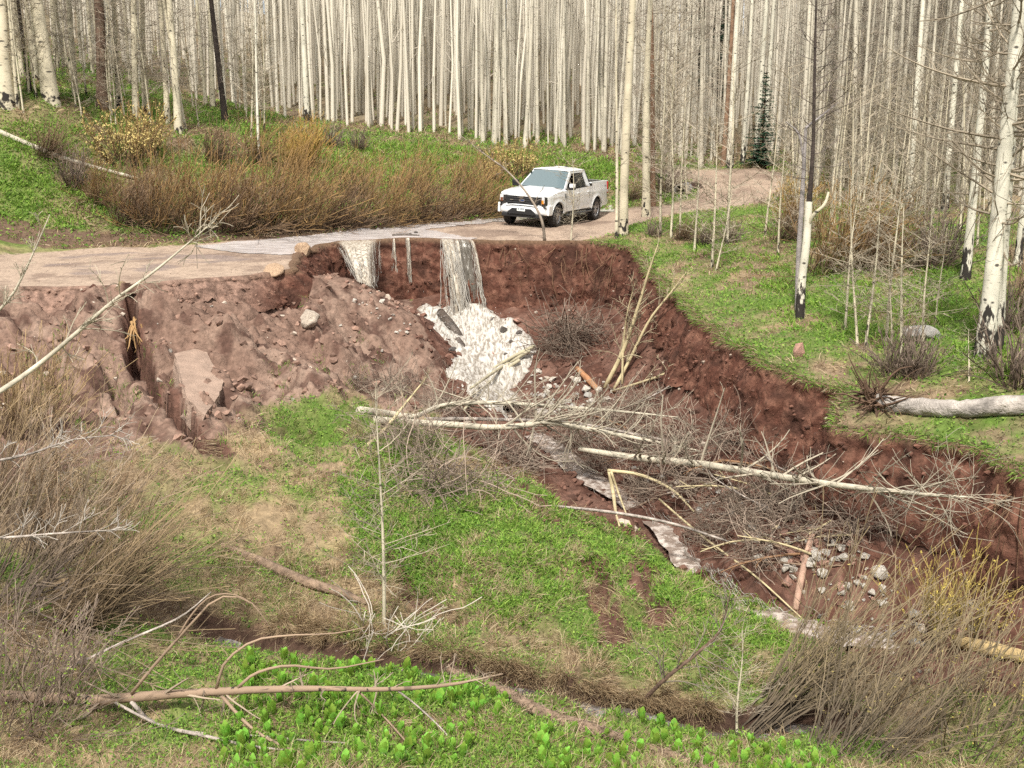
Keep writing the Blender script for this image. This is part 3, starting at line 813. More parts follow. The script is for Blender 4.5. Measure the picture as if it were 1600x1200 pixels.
for i, (y, x, u) in enumerate(cand):
    zone = 0 if u < 430 else 1 if u < 960 else 2
    r = float(np.clip(rngf.normal([.075, .088, .075][zone], .024), .035, .16))
    ln = (rngf.normal(.012 if zone == 1 else 0, .026), rngf.normal(0, .02))
    if i < N_ONE:
        kd = 'branchy' if (zone != 1 and rngf.random() < .8) else 'tall'
        plc = 'at the far left of the hillside,behind the pale blooming shrubs,behind the dark leaning dead tree,above the golden willows,above the waterfall,up-slope left of the truck,on the slope above the truck,behind the tall rim aspen,behind the far road bend,behind the broken charred aspen,above the grey boulder,behind the big white aspens'.split(',')[int(np.searchsorted([110, 250, 430, 560, 680, 800, 960, 1060, 1220, 1330, 1470], u))]
        lab = ('slender' if r < .065 else 'mid-sized' if r < .095 else 'stout') + ' pale aspen' + (' leaning left ' if ln[0] < -.02 else ' leaning right ' if ln[0] > .025 else ' standing straight ') + plc + (', in the nearer rows' if y < (56, 62, 56)[zone] else ', in the farther rows')
        plant_tree('aspen_tree', kd, x, y, r, lab, LAB[zone][1], M_aspen_far if zone else M_aspen, ln, rngf.uniform(.85, 1.15), rng=rngf)
    else:
        nfar.append((x, y, r, ln))
# far mass
nf = len(nfar); A_ = np.array([(a[0], a[1], a[2], a[3][0], a[3][1]) for a in nfar])
zf = gz(A_[:, 0], A_[:, 1]); kz = 6; hh = rngf.uniform(14, 19, nf)
tt = np.linspace(0, 1, kz)
PT = np.zeros((nf, kz, 3)); wob = rngf.normal(0, .08, (nf, kz, 2)); wob[:, 0] = 0
PT[:, :, 0] = A_[:, 0, None] + A_[:, 3, None] * tt * hh[:, None] + wob[:, :, 0]; PT[:, :, 1] = A_[:, 1, None] + A_[:, 4, None] * tt * hh[:, None] + wob[:, :, 1]
PT[:, :, 2] = zf[:, None] - .3 + tt * hh[:, None]
RR = A_[:, 2, None] * (1 - .75 * tt)[None]
p = Parts(); cc = lerp(np.array([.74, .69, .58]), np.array([.56, .51, .42]), rngf.random((nf, 1)))  # far trunks coloured paler, a painted fade to brightness with distance
p.tubes(PT, RR, 6, cc)
# their bare branches
uf = 800 + F_PX * A_[:, 0] / A_[:, 1]; idx = np.repeat(np.arange(nf), np.where((uf > 400) & (uf < 980), 4, 15)); t = rngf.uniform(.15, .95, len(idx)); st, _ = along(PT, idx, t)
d = rngf.normal(0, 1, (len(idx), 3)); d[:, 2] = rngf.normal(.35, .3, len(idx))
B_ = grow(rngf, st, d, rngf.uniform(.4, 1.6, len(idx)), 4, .4, .4)
p.tubes(B_, np.tile(np.linspace(.02, .011, 4), (len(idx), 1)), 3, np.tile([.54, .48, .40], (len(idx), 1)) * rngf.uniform(.6, 1.2, (len(idx), 1)))
obj('distant_aspen_forest', p.mesh('distant_aspen_forest', True), M_twig, label='mass of pale bare aspen trunks deep in the stand', cat='forest', kind='stuff')
print('trees', len(cand), nf)

# ---- saplings
SAP = []
rs = np.random.default_rng(3)
def sapling(px, py, hpx, wpx, label, group=None, lean=(0, 0), bark=None, kind='sapling', d=None):
    if d is None: x, y, z = hit(px, py)
    else: x, y, z = P(px, py, d); z = gz1(x, y)
    H_ = hpx * y / F_PX
    pr = protos[kind]; v = int(rs.integers(len(pr)))
    e = obj('aspen_sapling', None, label=label, cat='sapling', group=group); e.location = (x, y, z - .05)
    sz = H_ / pr[v][2]; sr = (wpx / 2 * y / F_PX) / pr[v][3]
    sr = sr * .35 + sz * .65
    e.scale = (sr, sr, sz); e.rotation_euler = (-lean[1], lean[0], rs.uniform(0, 6.28))
    obj('trunk', mat_mesh(pr[v][0], bark or M_aspen), None, e); obj('crown', mat_mesh(pr[v][1], M_twig), None, e)
    return e
for px, py, hp, wp, ln, lab in [
 (600,985,420,11,(.01,0),'tall thin sapling standing alone in the middle of the grassy mound'),
 (1152,1150,200,10,(-.02,0),'small forked white sapling beside the foreground creek'),
 (1320,515,230,7,(.06,0),'thin leaning sapling nearest the red rock on the right meadow'),
 (1340,540,250,8,(.10,0),'leaning sapling, first of the crossing pair left of the grey boulder'),
 (1352,542,260,8,(.08,0),'leaning sapling, second of the crossing pair left of the grey boulder'),
 (1385,535,290,8,(.05,0),'slender sapling just left of the grey boulder'),
 (1393,545,170,6,(.08,0),'short leaning sapling at the left end of the grey boulder'),
 (1408,560,260,9,(.05,0),'sapling standing right in front of the grey boulder'),
 (1443,548,230,8,(.05,0),'sapling rising in front of the right end of the grey boulder'),
 (1462,500,150,5,(.1,0),'faint thin sapling behind the right end of the grey boulder'),
 (1514,597,90,7,(.1,0),'short snapped sapling stub below the big white aspens'),
 (870,1000,10,3,(0,0),None),
 (1085,392,180,7,(.02,0),'thin sapling on the gully rim right of the rim aspens'),
 (1112,418,230,8,(0,0),'tallest cream sapling of the clump right of the gully head'),
 (1118,424,140,6,(.15,0),'crooked sapling stem leaning out of the clump right of the gully head'),
 (1048,372,260,6,(.02,0),'straight slim sapling on the rim left of the brown bushes'),
 (1032,368,280,6,(.0,0),'slim sapling close to the scarred aspen at the road bend'),
 (1062,370,240,5,(-.02,0),'very thin sapling on the rim between two slim ones'),
 (1137,382,300,8,(.02,0),'grey sapling between the rim clump and the road bend'),
 (1195,370,190,6,(.05,0),'sapling at the foot of the far road bend on the right'),
 (1216,398,200,6,(.06,0),'leaning sapling left of the grey snag'),
 (892,382,130,6,(0,0),'forked sapling in front of the truck door'),
 (858,384,10,3,(0,0),None)]:
    if lab: sapling(px, py, hp, wp, lab, None, ln)
for i in range(85):
    px = rs.uniform(1010, 1600); py = rs.uniform(262, 330) if px < 1230 else rs.uniform(285, 400)
    x, y, z = hit(px, py)
    if road_mask(np.array([x]), np.array([y]), np.array([z]))[0] or y < 31 or 1150 < px < 1235: continue
    sapling(px, py, rs.uniform(110, 170) if i % 3 == 0 else rs.uniform(190, 280), rs.uniform(4, 7), ('short' if i % 3 == 0 else 'tall') + ' thin twiggy sapling ' + 'by the far road bend,left of the broken charred aspen,behind the ochre meadow willows,above the grey boulder,near the big white aspens'.split(',')[int(np.searchsorted([1130, 1250, 1350, 1470], px))], 'saplings in the undergrowth behind the right meadow', (rs.normal(0, .05), rs.normal(0, .05)), kind='sapling' if rs.random() < .7 else 'pole')
for i in range(26):
    px = rs.uniform(0, 470); py = np.interp(px, [0, 200, 470], [150, 175, 205]) + rs.uniform(-25, 25)
    sapling(px, py, rs.uniform(100, 220), rs.uniform(3.5, 6), 'thin twiggy sapling among the hillside trunks ' + 'at the far left,behind the pale blooming shrub,around the forked aspens,near the grey forest edge'.split(',')[int(np.searchsorted([120, 240, 350], px))], 'saplings among the left hillside trunks', (rs.normal(0, .05), rs.normal(0, .05)))

# ---- spruces
def spruce_mesh(seed, h, w):
    rng = np.random.default_rng(seed); p = Parts()
    tr = np.zeros((1, 6, 3)); tr[0, :, 2] = np.linspace(-.2, h, 6)
    tp = Parts(); tp.tubes(tr, np.linspace(.012 * h + .02, .008, 6)[None], 6)
    lv = int(h * 12)
    V = []; Tr = []; C = []
    for i in range(lv):
        f = (i + rng.random()) / lv; z = h * (.04 + .95 * f); L_ = w * (1 - f) ** .85 * rng.uniform(.75, 1.1) + .06
        nb = max(4, int(9 * (1 - f) + 4))
        for a in rng.uniform(0, 2 * np.pi, nb):
            dirv = np.array([math.cos(a), math.sin(a), 0]); side = np.array([-math.sin(a), math.cos(a), 0])
            l = L_ * rng.uniform(.6, 1.1); dr = -.25 * l * (1 - f) + .12 * l
            # a bough: flat sprays of needles along a drooping axis
            m = max(4, int(l / .10))
            for q in range(m):
                t = (q + rng.random()) / m; c = np.array([0, 0, z]) + dirv * l * t + np.array([0, 0, dr * t + .10 * l * t * t])
                s = (.05 + .20 * l * (1 - t) ** .7) * rng.uniform(.6, 1.2)
                for sg in (-1, 1):
                    tip = c + side * sg * s + dirv * s * .8 + np.array([0, 0, rng.normal(-.02, .03)])
                    b0 = c + dirv * .045; b1 = c - dirv * .02 + np.array([0, 0, rng.uniform(.01, .04)])
                    n = len(V); V += [b0, b1, tip]; Tr.append((n, n + 1, n + 2))
                    g = rng.uniform(.55, 1.3); C += [np.array([.016, .042, .022]) * g] * 2 + [np.array([.03, .075, .035]) * g]
    p.add(V, None, Tr, None, np.array(C))
    return tp.mesh('trunk', True), p.mesh('crown')
M_needle = mat('spruce_needles', attr='col', rough=.7, spec=.3)
x, y, z = hit(1190, 261)
e = obj('spruce_tree', None, label='small dark green spruce beside the far road bend', cat='tree'); e.location = (x, y, z)
a, b = spruce_mesh(1, 142 * y / F_PX, 36 * y / F_PX); obj('trunk', a, M_dead, e); obj('crown', b, M_needle, e)
fs = [spruce_mesh(9, 13, 1.9), spruce_mesh(10, 13, 1.9)]
for k, (px, d, hs, lab) in enumerate([(1092, 74, 1.0, 'tall dark spruce deep in the forest left of the pale trunk pair'), (1112, 80, 1.1, 'tall dark spruce deep in the forest, close behind the pale trunk pair'), (1248, 88, 1.0, 'dark spruce top high in the forest above the broken charred aspen'), (1075, 90, 1.2, 'farthest dark spruce behind the rusty leaning trunk'), (1530, 66, .8, 'dark spruce behind the big white limbed aspen')]):
    x = (px - 800) / F_PX * d; e = obj('spruce_tree', None, label=lab, cat='tree'); e.location = (x, d, gz1(x, d)); e.scale = (1, 1, hs); e.rotation_euler = (0, 0, k)
    obj('trunk', fs[k % 2][0], M_dead, e); obj('crown', fs[k % 2][1], M_needle, e)
# ================================================================== shrubs
M_stem = mat('willow_stems', attr='col', rough=.85, spec=.25)
DARK, OCHRE, GREYB, GOLD, OLIVE = np.array([.085, .058, .042]), np.array([.27, .165, .06]), np.array([.20, .155, .12]), np.array([.42, .265, .075]), np.array([.23, .20, .075])

def willow_mesh(seed, n, h, spread, lean=(0, 0), base_r=.3, twigs=5, c0=DARK, c1=OCHRE, buds=0, budc=(.5, .48, .2), r0=.009, curl=.35, up=.25, tl=(.2, .55), rmin=.0045, base_e=None, k=7, budsz=.018):
    rng = np.random.default_rng(seed); p = Parts()
    a = rng.uniform(0, 6.28, n); rr = base_r * np.sqrt(rng.random(n))
    st = np.stack([np.cos(a) * rr, np.sin(a) * rr, -.08 + 0 * a], 1)
    if base_e is not None: st[:, 0] *= base_e
    th = np.abs(rng.normal(0, spread, n)); az = a + rng.normal(0, .5, n)
    d = np.stack([np.cos(az) * np.sin(th) + lean[0], np.sin(az) * np.sin(th) + lean[1], np.cos(th)], 1)
    ln = h * rng.uniform(.45, 1.1, n) * (1 + .15 * np.linalg.norm(lean))
    S_ = grow(rng, st, d, ln, k, curl, up)
    R_ = (r0 * rng.uniform(.6, 1.3, n))[:, None] * np.linspace(1, .4, k)[None]
    R_ = np.maximum(R_, rmin)
    def put(PT, R, t0, t1, cm):
        V, q, t, sid = tube_arrays(PT, R, 3)
        f = np.clip((t0[sid] + (t1 - t0)[sid] * t), 0, 1)[:, None]
        p.add(V, q, None, f[:, 0], lerp(np.array(c0), np.array(c1), f ** 1.2) * cm[sid][:, None])
    put(S_, R_, np.zeros(n), rng.uniform(.7, 1, n), rng.uniform(.65, 1.3, n))
    if twigs:
        idx = np.repeat(np.arange(n), twigs); t = rng.uniform(.18, .97, len(idx))
        s2, tg = along(S_, idx, t); d2 = tg + rng.normal(0, .42, (len(idx), 3)); d2[:, 2] += .15
        l2 = rng.uniform(tl[0], tl[1], len(idx)) * h * .45 * (1.2 - .5 * t)
        T_ = grow(rng, s2, d2, l2, 5, .35, up)
        R2 = np.maximum((r0 * .5) * np.linspace(1, .5, 5)[None] * np.ones((len(idx), 1)), rmin * .8)
        put(T_, R2, t * .7, np.minimum(1, t * .7 + .6), rng.uniform(.65, 1.35, len(idx)))
        if buds:
            bi = rng.integers(0, len(idx), buds); bt = rng.uniform(.3, 1, buds); c, tg = along(T_, bi, bt)
            s = budsz * rng.uniform(.6, 1.5, (buds, 1)); e1 = unit(rng.normal(0, 1, (buds, 3))); e2 = unit(np.cross(e1, rng.normal(0, 1, (buds, 3))))
            V = np.stack([c - e1 * s, c + e2 * s * .6, c + e1 * s * 1.2, c - e2 * s * .6], 1).reshape(-1, 3)
            p.add(V, np.arange(buds * 4).reshape(-1, 4), None, 1, np.repeat(np.array(budc)[None] * rng.uniform(.7, 1.3, (buds, 1)), 4, 0))
    return p.mesh('stems')

def shrub(px, py, me, label, group=None, sc=1.0, rz=0.0, d=None, name='willow_shrub', tilt=(0, 0), cat='shrub', sz=None):
    if d is None: x, y, z = hit(px, py)
    else: x = P(px, py, d)[0]; y = d; z = gz1(x, y)
    o = obj(name, me, M_stem, None, (x, y, z), label, cat, group)
    o.scale = (sc, sc, sc if sz is None else sz); o.rotation_euler = (tilt[1], tilt[0], rz)
    return o
W_row = [willow_mesh(200 + i, 120, 2.6, .75, (.55, -.12), .45, 5, DARK * 1.0, OCHRE * [1.05, 1.05, 1.1], rmin=.0075) for i in range(4)]
W_brown = [willow_mesh(220 + i, 120, 2.0, .85, (.7, -.25), .4, 6, DARK, np.array([.22, .145, .085]), rmin=.008) for i in range(2)]
W_gold = [willow_mesh(230 + i, 120, 2.2, .35, (.1, 0), .3, 5, OCHRE * .6, GOLD, rmin=.008, up=.4) for i in range(2)]
W_small = [willow_mesh(240 + i, 70, 1.0, .6, (.15, 0), .2, 5, DARK, GREYB, rmin=.007) for i in range(3)]
W_bloom = [willow_mesh(250 + i, 60, 2.0, .45, (0, 0), .35, 6, DARK, OCHRE, 1500, (.62, .50, .20), rmin=.008, up=.4, budsz=.034) for i in range(2)]
ROW = [(150,318,'row',0.68,'dark willow at the left end of the roadside thicket'),(195,347,'brown',1.14,'low brown willow sprawling near the left end of the roadside thicket'),(255,359,'row',1.14,'bushy willow of the roadside thicket below the forked aspens'),
 (310,363,'row',1.25,'dense ochre willow of the roadside thicket above the wet road'),(365,363,'brown',1.31,'brown willow of the roadside thicket, its stems sweeping right'),(420,361,'row',1.31,'tall ochre willow of the roadside thicket below the lone white sapling'),
 (475,358,'row',1.03,'willow of the roadside thicket just left of the waterfall curtain'),(525,355,'brown',1.03,'brown willow of the roadside thicket behind the waterfall curtain'),(575,352,'row',0.94,'ochre willow of the roadside thicket right of the waterfall curtain'),
 (622,348,'row',0.94,'willow of the roadside thicket above the flooded road'),(668,344,'brown',0.94,'brown willow of the roadside thicket two bushes left of the truck'),(712,341,'row',0.88,'willow of the roadside thicket next to the truck'),(752,337,'row',0.88,'willow of the roadside thicket touching the left side of the truck'),
 (345,320,'row',0.76,'willow in the second row of the thicket, left part'),(440,310,'row',0.80,'willow in the second row of the thicket behind the lone white sapling'),(540,305,'row',0.80,'willow in the second row of the thicket, middle part'),(640,300,'row',0.76,'willow in the second row of the thicket, right part'),(720,298,'row',0.72,'willow in the second row of the thicket behind the truck hood'),
 (230,315,'row',0.72,'willow in the second row of the thicket below the pale blooming shrub'),
 (395,255,'row',0.80,'ochre willow on the slope below the grey forest edge'),(478,262,'gold',1.00,'bright golden willow on the slope left of centre'),(458,270,'gold',0.85,'smaller golden willow leaning against the bright golden one'),(330,250,'brown',0.85,'brown twiggy shrub below the dark leaning dead tree'),(560,235,'small',1.10,'small purple-brown shrub on the grassy slope below the stand'),(515,230,'small',1.20,'small grey-brown shrub near the front edge of the stand'),
 (196,262,'bloom',1.25,'pale yellow blooming shrub on the left hillside'),(232,245,'bloom',1.00,'smaller pale blooming shrub right of the big one on the left hillside'),(812,278,'bloom',0.95,'cream blooming shrub above the truck cab'),(775,285,'bloom',0.80,'cream blooming shrub up-slope left of the truck cab'),
 (68,245,'brown',0.75,'dark twiggy shrub by the fallen pole on the left bank'),(112,290,'small',1.40,'dark shrub at the end of the left bank'),(985,312,'brown',0.45,'brown shrub behind the tailgate of the truck'),(1045,300,'small',1.30,'brown shrub on the bank by the culvert'),
 (1060,374,'brown',0.42,'brown bush on the gully rim right of the slim saplings'),(1020,370,'small',0.65,'low grey bush on the gully rim by the tall rim aspen'),(1098,382,'small',0.80,'tangled grey bush in the rim clump'),(1140,380,'small',0.80,'tangled bush between the rim clump and the meadow'),
 (1235,350,'gold',0.75,'orange willow by the far road bend beside the snag'),(1222,375,'brown',0.80,'brown bush left of the broken charred aspen'),(1290,425,'row',1.05,'large ochre willow behind the broken charred aspen'),(1345,420,'brown',1.00,'dark brown willow right of the large ochre one'),(1330,395,'row',0.80,'ochre willow behind the dark brown one on the right meadow'),
 (1400,585,'small',1.10,'grey twiggy bush beside the weathered log'),(1432,590,'small',0.90,'small grey bush above the weathered log'),(1590,600,'small',1.50,'grey-brown bush at the right edge by the log'),(1600,480,'brown',0.90,'brown bush at the right edge behind the white aspens'),(1460,420,'small',1.60,'brown bush between the saplings and the big white aspens'),(1570,520,'small',1.20,'dark brush behind the foot of the leaning white aspen')]
WW = {'row': W_row, 'brown': W_brown, 'gold': W_gold, 'small': W_small, 'bloom': W_bloom}
for i, (px, py, kd, sc, lab) in enumerate(ROW):
    me = WW[kd][i % len(WW[kd])]
    shrub(px, py, me, lab, None, sc, (i * .37) % .6 - .3, name='twiggy_shrub' if kd == 'small' else 'blooming_shrub' if kd == 'bloom' else 'willow_shrub')

# tangles in the gully
def tangle_mesh(seed, n, r, c0, c1, rz=.7, rmin=.006, ln=(.5, 1.3)):
    rng = np.random.default_rng(seed); p = Parts()
    d = unit(rng.normal(0, 1, (n, 3))); st = d * (r * rng.random((n, 1)) ** .5) * [1, .8, rz]; st[:, 2] = np.abs(st[:, 2])
    S_ = grow(rng, st, rng.normal(0, 1, (n, 3)), rng.uniform(*ln, n) * r, 7, 1.4, -.1, .3)
    S_[:, :, 2] = np.maximum(S_[:, :, 2], -.1)
    V, q, t, sid = tube_arrays(S_, np.full((n, 7), rmin) * rng.uniform(.7, 1.5, (n, 1)), 3)
    p.add(V, q, None, t, lerp(np.array(c0), np.array(c1), rng.random((n, 1)))[sid])
    return p.mesh('stems')
shrub(893, 545, tangle_mesh(301, 420, 1.15, DARK, GREYB * 1.1, .9, .008), 'ball of dead grey-brown twigs hanging against the red gully wall', name='dead_brush', cat='brush')
T_br = [tangle_mesh(302 + i, 260, 1.05, GREYB * .55, GREYB * 1.7, .45, .0055) for i in range(3)]
for i, (px, py, sc, lab) in enumerate([(690,770,1.25,'dark bramble tangle below the lower fallen aspen'),(800,720,1.0,'bramble tangle under the middle of the fallen aspens'),(640,690,.9,'bramble tangle at the butt end of the fallen aspens'),(620,610,.8,'grey bramble tangle on the slump left of the cascade'),(690,640,.75,'thin bramble tangle right beside the lower cascade'),
   (1090,760,1.0,'brush tangle beneath the long white trunk, left part'),(1180,800,1.05,'brush tangle beneath the long white trunk, middle part'),(1010,690,.8,'brush heap caught between the two fallen aspens'),(1200,860,.8,'root and brush tangle beside the cobbles in the gully'),(1120,840,.7,'brush tangle overhanging the lower stream'),(560,600,.5,'small dry brush clump at the foot of the slump'),(960,660,.8,'brush tangle under the crown of the upper fallen aspen'),(1330,830,.9,'brush tangle at the right foot of the red wall'),(1060,705,.9,'brush tangle between the lower aspen and the long white trunk'),(1150,695,.75,'brush tangle high on the red wall behind the fallen crowns'),(1260,800,.95,'brush tangle against the red wall below the long white trunk'),(900,690,.8,'brush tangle in the stream bed under the two white trunks'),(940,725,.75,'brush tangle over the stream bed above the splintered stems'),(1010,770,.75,'brush tangle right of the splintered yellow stems'),(1400,815,.7,'brush tangle under the tip of the long white trunk'),(830,655,.7,'brush tangle between the upper aspens and the cascade foot'),(1010,640,.7,'brush tangle at the foot of the leaning sapling stems')]):
    shrub(px, py, T_br[i % 3], lab, None, sc, i * 1.3, name='bramble_thicket', cat='brush')

shrub(600, 1000, tangle_mesh(330, 60, .75, (.38, .34, .28), (.50, .45, .38), .6, .006, (.6, 1.6)), 'pale curled dead branches at the foot of the lone sapling', name='dead_brush', cat='brush')
shrub(80, 700, tangle_mesh(331, 150, 1.1, (.16, .12, .09), (.34, .29, .23), .8, .005, (.6, 1.6)), 'grey tangled dead brush at the left edge below the slump', name='dead_brush', cat='brush', d=19.5)
# foreground willows
FW = [
 (-20, 930, dict(n=120, h=3.2, spread=.8, lean=(.5, .0), base_r=1.0, twigs=6, c0=np.array([.11, .085, .068]), c1=np.array([.27, .20, .13]), r0=.013, up=.1), 'big brown willow filling the left edge of the foreground'),
 (-60, 760, dict(n=95, h=2.7, spread=.6, lean=(.35, 0), base_r=.9, twigs=6, c0=DARK, c1=np.array([.31, .225, .125]), r0=.011, up=.2), 'ochre willow at the left edge in front of the road'),
 (30, 640, dict(n=120, h=2.0, spread=.5, lean=(.25, 0), base_r=.6, twigs=6, c0=DARK, c1=np.array([.33, .23, .11]), r0=.008, up=.3), 'golden-tipped willow at the left edge beside the slump'),
 (100, 975, dict(n=120, h=2.7, spread=.40, lean=(1.1, .25), base_r=.35, twigs=5, c0=np.array([.14, .10, .065]), c1=np.array([.26, .19, .105]), r0=.010, up=.05), 'low ochre willow sweeping right across the foreground slope'),
 (90, 860, dict(n=80, h=1.9, spread=.7, lean=(.5, .1), base_r=.6, twigs=8, c0=DARK, c1=np.array([.20, .13, .075]), r0=.007, up=.15), 'dark tangled willow between the two big ones on the left'),
 (20, 1120, dict(n=110, h=1.6, spread=.8, lean=(.3, .2), base_r=.7, twigs=7, c0=DARK * 1.3, c1=GREYB, r0=.006, up=.2, buds=900, budc=(.22, .36, .03), budsz=.014), 'grey shrub with fresh green buds in the lower left corner'),
 (1180, 1135, dict(n=85, h=3.3, spread=.24, lean=(1.35, .45), base_r=.35, twigs=5, c0=np.array([.10, .078, .056]), c1=np.array([.235, .18, .10]), r0=.011, up=.10, buds=350, budc=(.36, .30, .10), budsz=.016), 'dark willow fanning right from the foreground creek'),
 (1330, 1175, dict(n=80, h=2.6, spread=.5, lean=(.95, .35), base_r=.6, twigs=6, c0=np.array([.095, .075, .055]), c1=np.array([.22, .17, .10]), r0=.010, up=.15, buds=300, budc=(.36, .30, .10), budsz=.016), 'dark leaning willow right of the creek in the lower right'),
 (1530, 1160, dict(n=80, h=2.2, spread=.65, lean=(.6, .25), base_r=.7, twigs=6, c0=np.array([.10, .08, .058]), c1=np.array([.26, .20, .11]), r0=.010, up=.2, buds=700, budc=(.46, .38, .10), budsz=.016), 'willow with yellow buds in the lower right corner'),
 (1480, 1010, dict(n=70, h=1.7, spread=.45, lean=(.3, .1), base_r=.4, twigs=6, c0=np.array([.10, .08, .05]), c1=np.array([.36, .27, .08]), r0=.007, up=.3, buds=800, budc=(.48, .38, .09), budsz=.017), 'yellow-budded willow in front of the gully cobbles at right'),
]
for i, (px, py, kw, lab) in enumerate(FW):
    d = {0: 15.6, 1: 18.2, 2: 21.5}.get(i)
    shrub(px, py, willow_mesh(400 + i, rmin=.0052, **kw), lab, d=d)

# ================================================================== grass and herbs
rg = np.random.default_rng(21)
M_grass = mat('grass_blades', attr='col', rough=.75, spec=.25, trans=.3)
GREEN_PX = [[(730,770),(800,745),(880,790),(980,840),(1000,870),(950,900),(900,930),(800,990),(740,960),(700,860)],
            [(1010,870),(1090,900),(1220,960),(1300,985),(1250,1030),(1100,1000),(1020,930)], [(620,700),(740,800),(700,960),(560,880),(520,760),(560,690)],
            [(380,1010),(700,1035),(840,1100),(1130,1140),(1400,1200),(100,1210),(0,1100),(150,1040)], [(380,620),(520,640),(560,720),(440,760)]]
def sample(n, xr, yr):
    return rg.uniform(*xr, n), rg.uniform(*yr, n)
def frame_ok(u, v, m=120): return (u > -m) & (u < 1600 + m) & (v > -m) & (v < 1200 + m * 2)
SLP = SLUMP_PX; 
def cover(x, y):
    """0..1 plant cover and 0..1 greenness at a ground point"""
    z = gz(x, y); u, v = project(x, y, z); g = in_gully(x, y)
    a = fbm(x, y, 1.1, 4, 51); b = fbm(x, y, 3.2, 3, 52); c = fbm(x, y, .3, 2, 53)
    jx = 22 * a; jy = 18 * fbm(x, y, 1.0, 3, 54)
    cv = .80 + .5 * fbm(x, y, .55, 3, 57); gr = .20 + .95 * a + .5 * b + .5 * c
    bare = g & (inside(u + jx, v + jy, SLUMP_PX) | inside(u + jx, v + jy, GULB_PX))
    cv = np.where(bare, 0.0, cv)
    # thin ragged sod where the slump meets the grass, low on the left
    gr = np.where(g & (u > 330) & (v < 1040), gr + .2, gr); left = g & ~bare & (u < 560) & (v < 880); cv = np.where(left, .35 + .5 * a, cv); gr = np.where(left, gr + .06, gr)
    for pl in GREEN_PX:
        gr = np.where(g & inside(u + jx, v + jy, pl), gr + .50, gr)
    _, r = chan(x, y, DITCH, .42, 1); cv = np.where(g & (r < 1), 0, cv)
    for pl, w_, d_ in RILLS:
        _, r = chan(x + .2 * c, y + .2 * a, pl, w_, 1); cv = np.where(g & (r < 1.1), .06, cv)
    _, r = chan(x, y, CRACK, CRACK_W, 1); cv = np.where(g & (r < 1.3), 0, cv)
    _, r = chan(x, y, STREAM, .7, 1); cv = np.where(g & (r < 1), 0, cv)
    rm = road_mask(x, y, z) & ~g
    cv = np.where(rm, 0, cv)
    bkd = polydist(x, y, BANK); cv = np.where(~g & (bkd < .6), .3, cv); gr_b = ~g & (bkd < 1.6)
    mead = ~g & (x > 3) & (y < 44); gr = np.where(mead, gr + .42, gr)
    hill = ~g & (y > 38) & (x < 9); gr = np.where(hill, gr + .26 + .16 * (x < -9), gr); gr = np.where(gr_b & (x > -12), gr - .35, gr)
    fs_ = ~g & (y > 60); gr = np.where(fs_, gr - .25, gr); cv = np.where(fs_, .5, cv)
    return cv, np.clip(gr, 0, 1), z, u, v, g
PAL_G = np.array([[.14, .275, .04], [.20, .34, .055], [.27, .39, .075], [.085, .18, .032], [.165, .285, .04]])
PAL_D = np.array([[.48, .37, .22], [.36, .26, .155], [.58, .47, .31], [.24, .165, .10], [.17, .11, .07]])

def blades(x, y, z, L_, w, dirv, colr, bend=.35, seg2=True):
    """narrow bent blades, two triangles + tip"""
    n = len(x); b = np.stack([x, y, z - .015], 1); d = unit(dirv)
    side = unit(np.cross(d, rg.normal(0, 1, (n, 3))))
    hor = np.stack([d[:, 0], d[:, 1], np.zeros(n)], 1) + rg.normal(0, .4, (n, 3)) * [1, 1, 0]
    m = b + d * (L_ * .55)[:, None]
    t = m + unit(d + hor * bend * 2 + [0, 0, -.35 * bend]) * (L_ * .5)[:, None]
    sw = side * w[:, None]
    if seg2:
        V = np.stack([b - sw, b + sw, m - sw * .8, m + sw * .8, t], 1).reshape(-1, 3); k = np.arange(n)[:, None] * 5
        return V, k + np.array([[0, 1, 3, 2]]), k + np.array([[2, 3, 4]]), np.repeat(colr, 5, 0)
    V = np.stack([b - sw, b + sw, t], 1).reshape(-1, 3); k = np.arange(n)[:, None] * 3
    return V, None, k + np.array([[0, 1, 2]]), np.repeat(colr, 3, 0)
def leaves(x, y, z, s, colr):
    n = len(x); c = np.stack([x, y, z], 1); e1 = unit(rg.normal(0, 1, (n, 3)) * [1, 1, .55] + [0, 0, .25]); nn = unit(rg.normal(0, .6, (n, 3)) + [0, -.35, 1]); e2 = unit(np.cross(e1, nn)); s = s[:, None]
    V = np.stack([c, c + e1 * s * .5 + e2 * s * .3, c + e1 * s * 1.05, c + e1 * s * .5 - e2 * s * .3], 1).reshape(-1, 3)
    return V, np.arange(n * 4).reshape(-1, 4), None, np.repeat(colr, 4, 0)
def pick(pal, n): return pal[rg.integers(0, len(pal), n)] * rg.uniform(.75, 1.25, (n, 1))

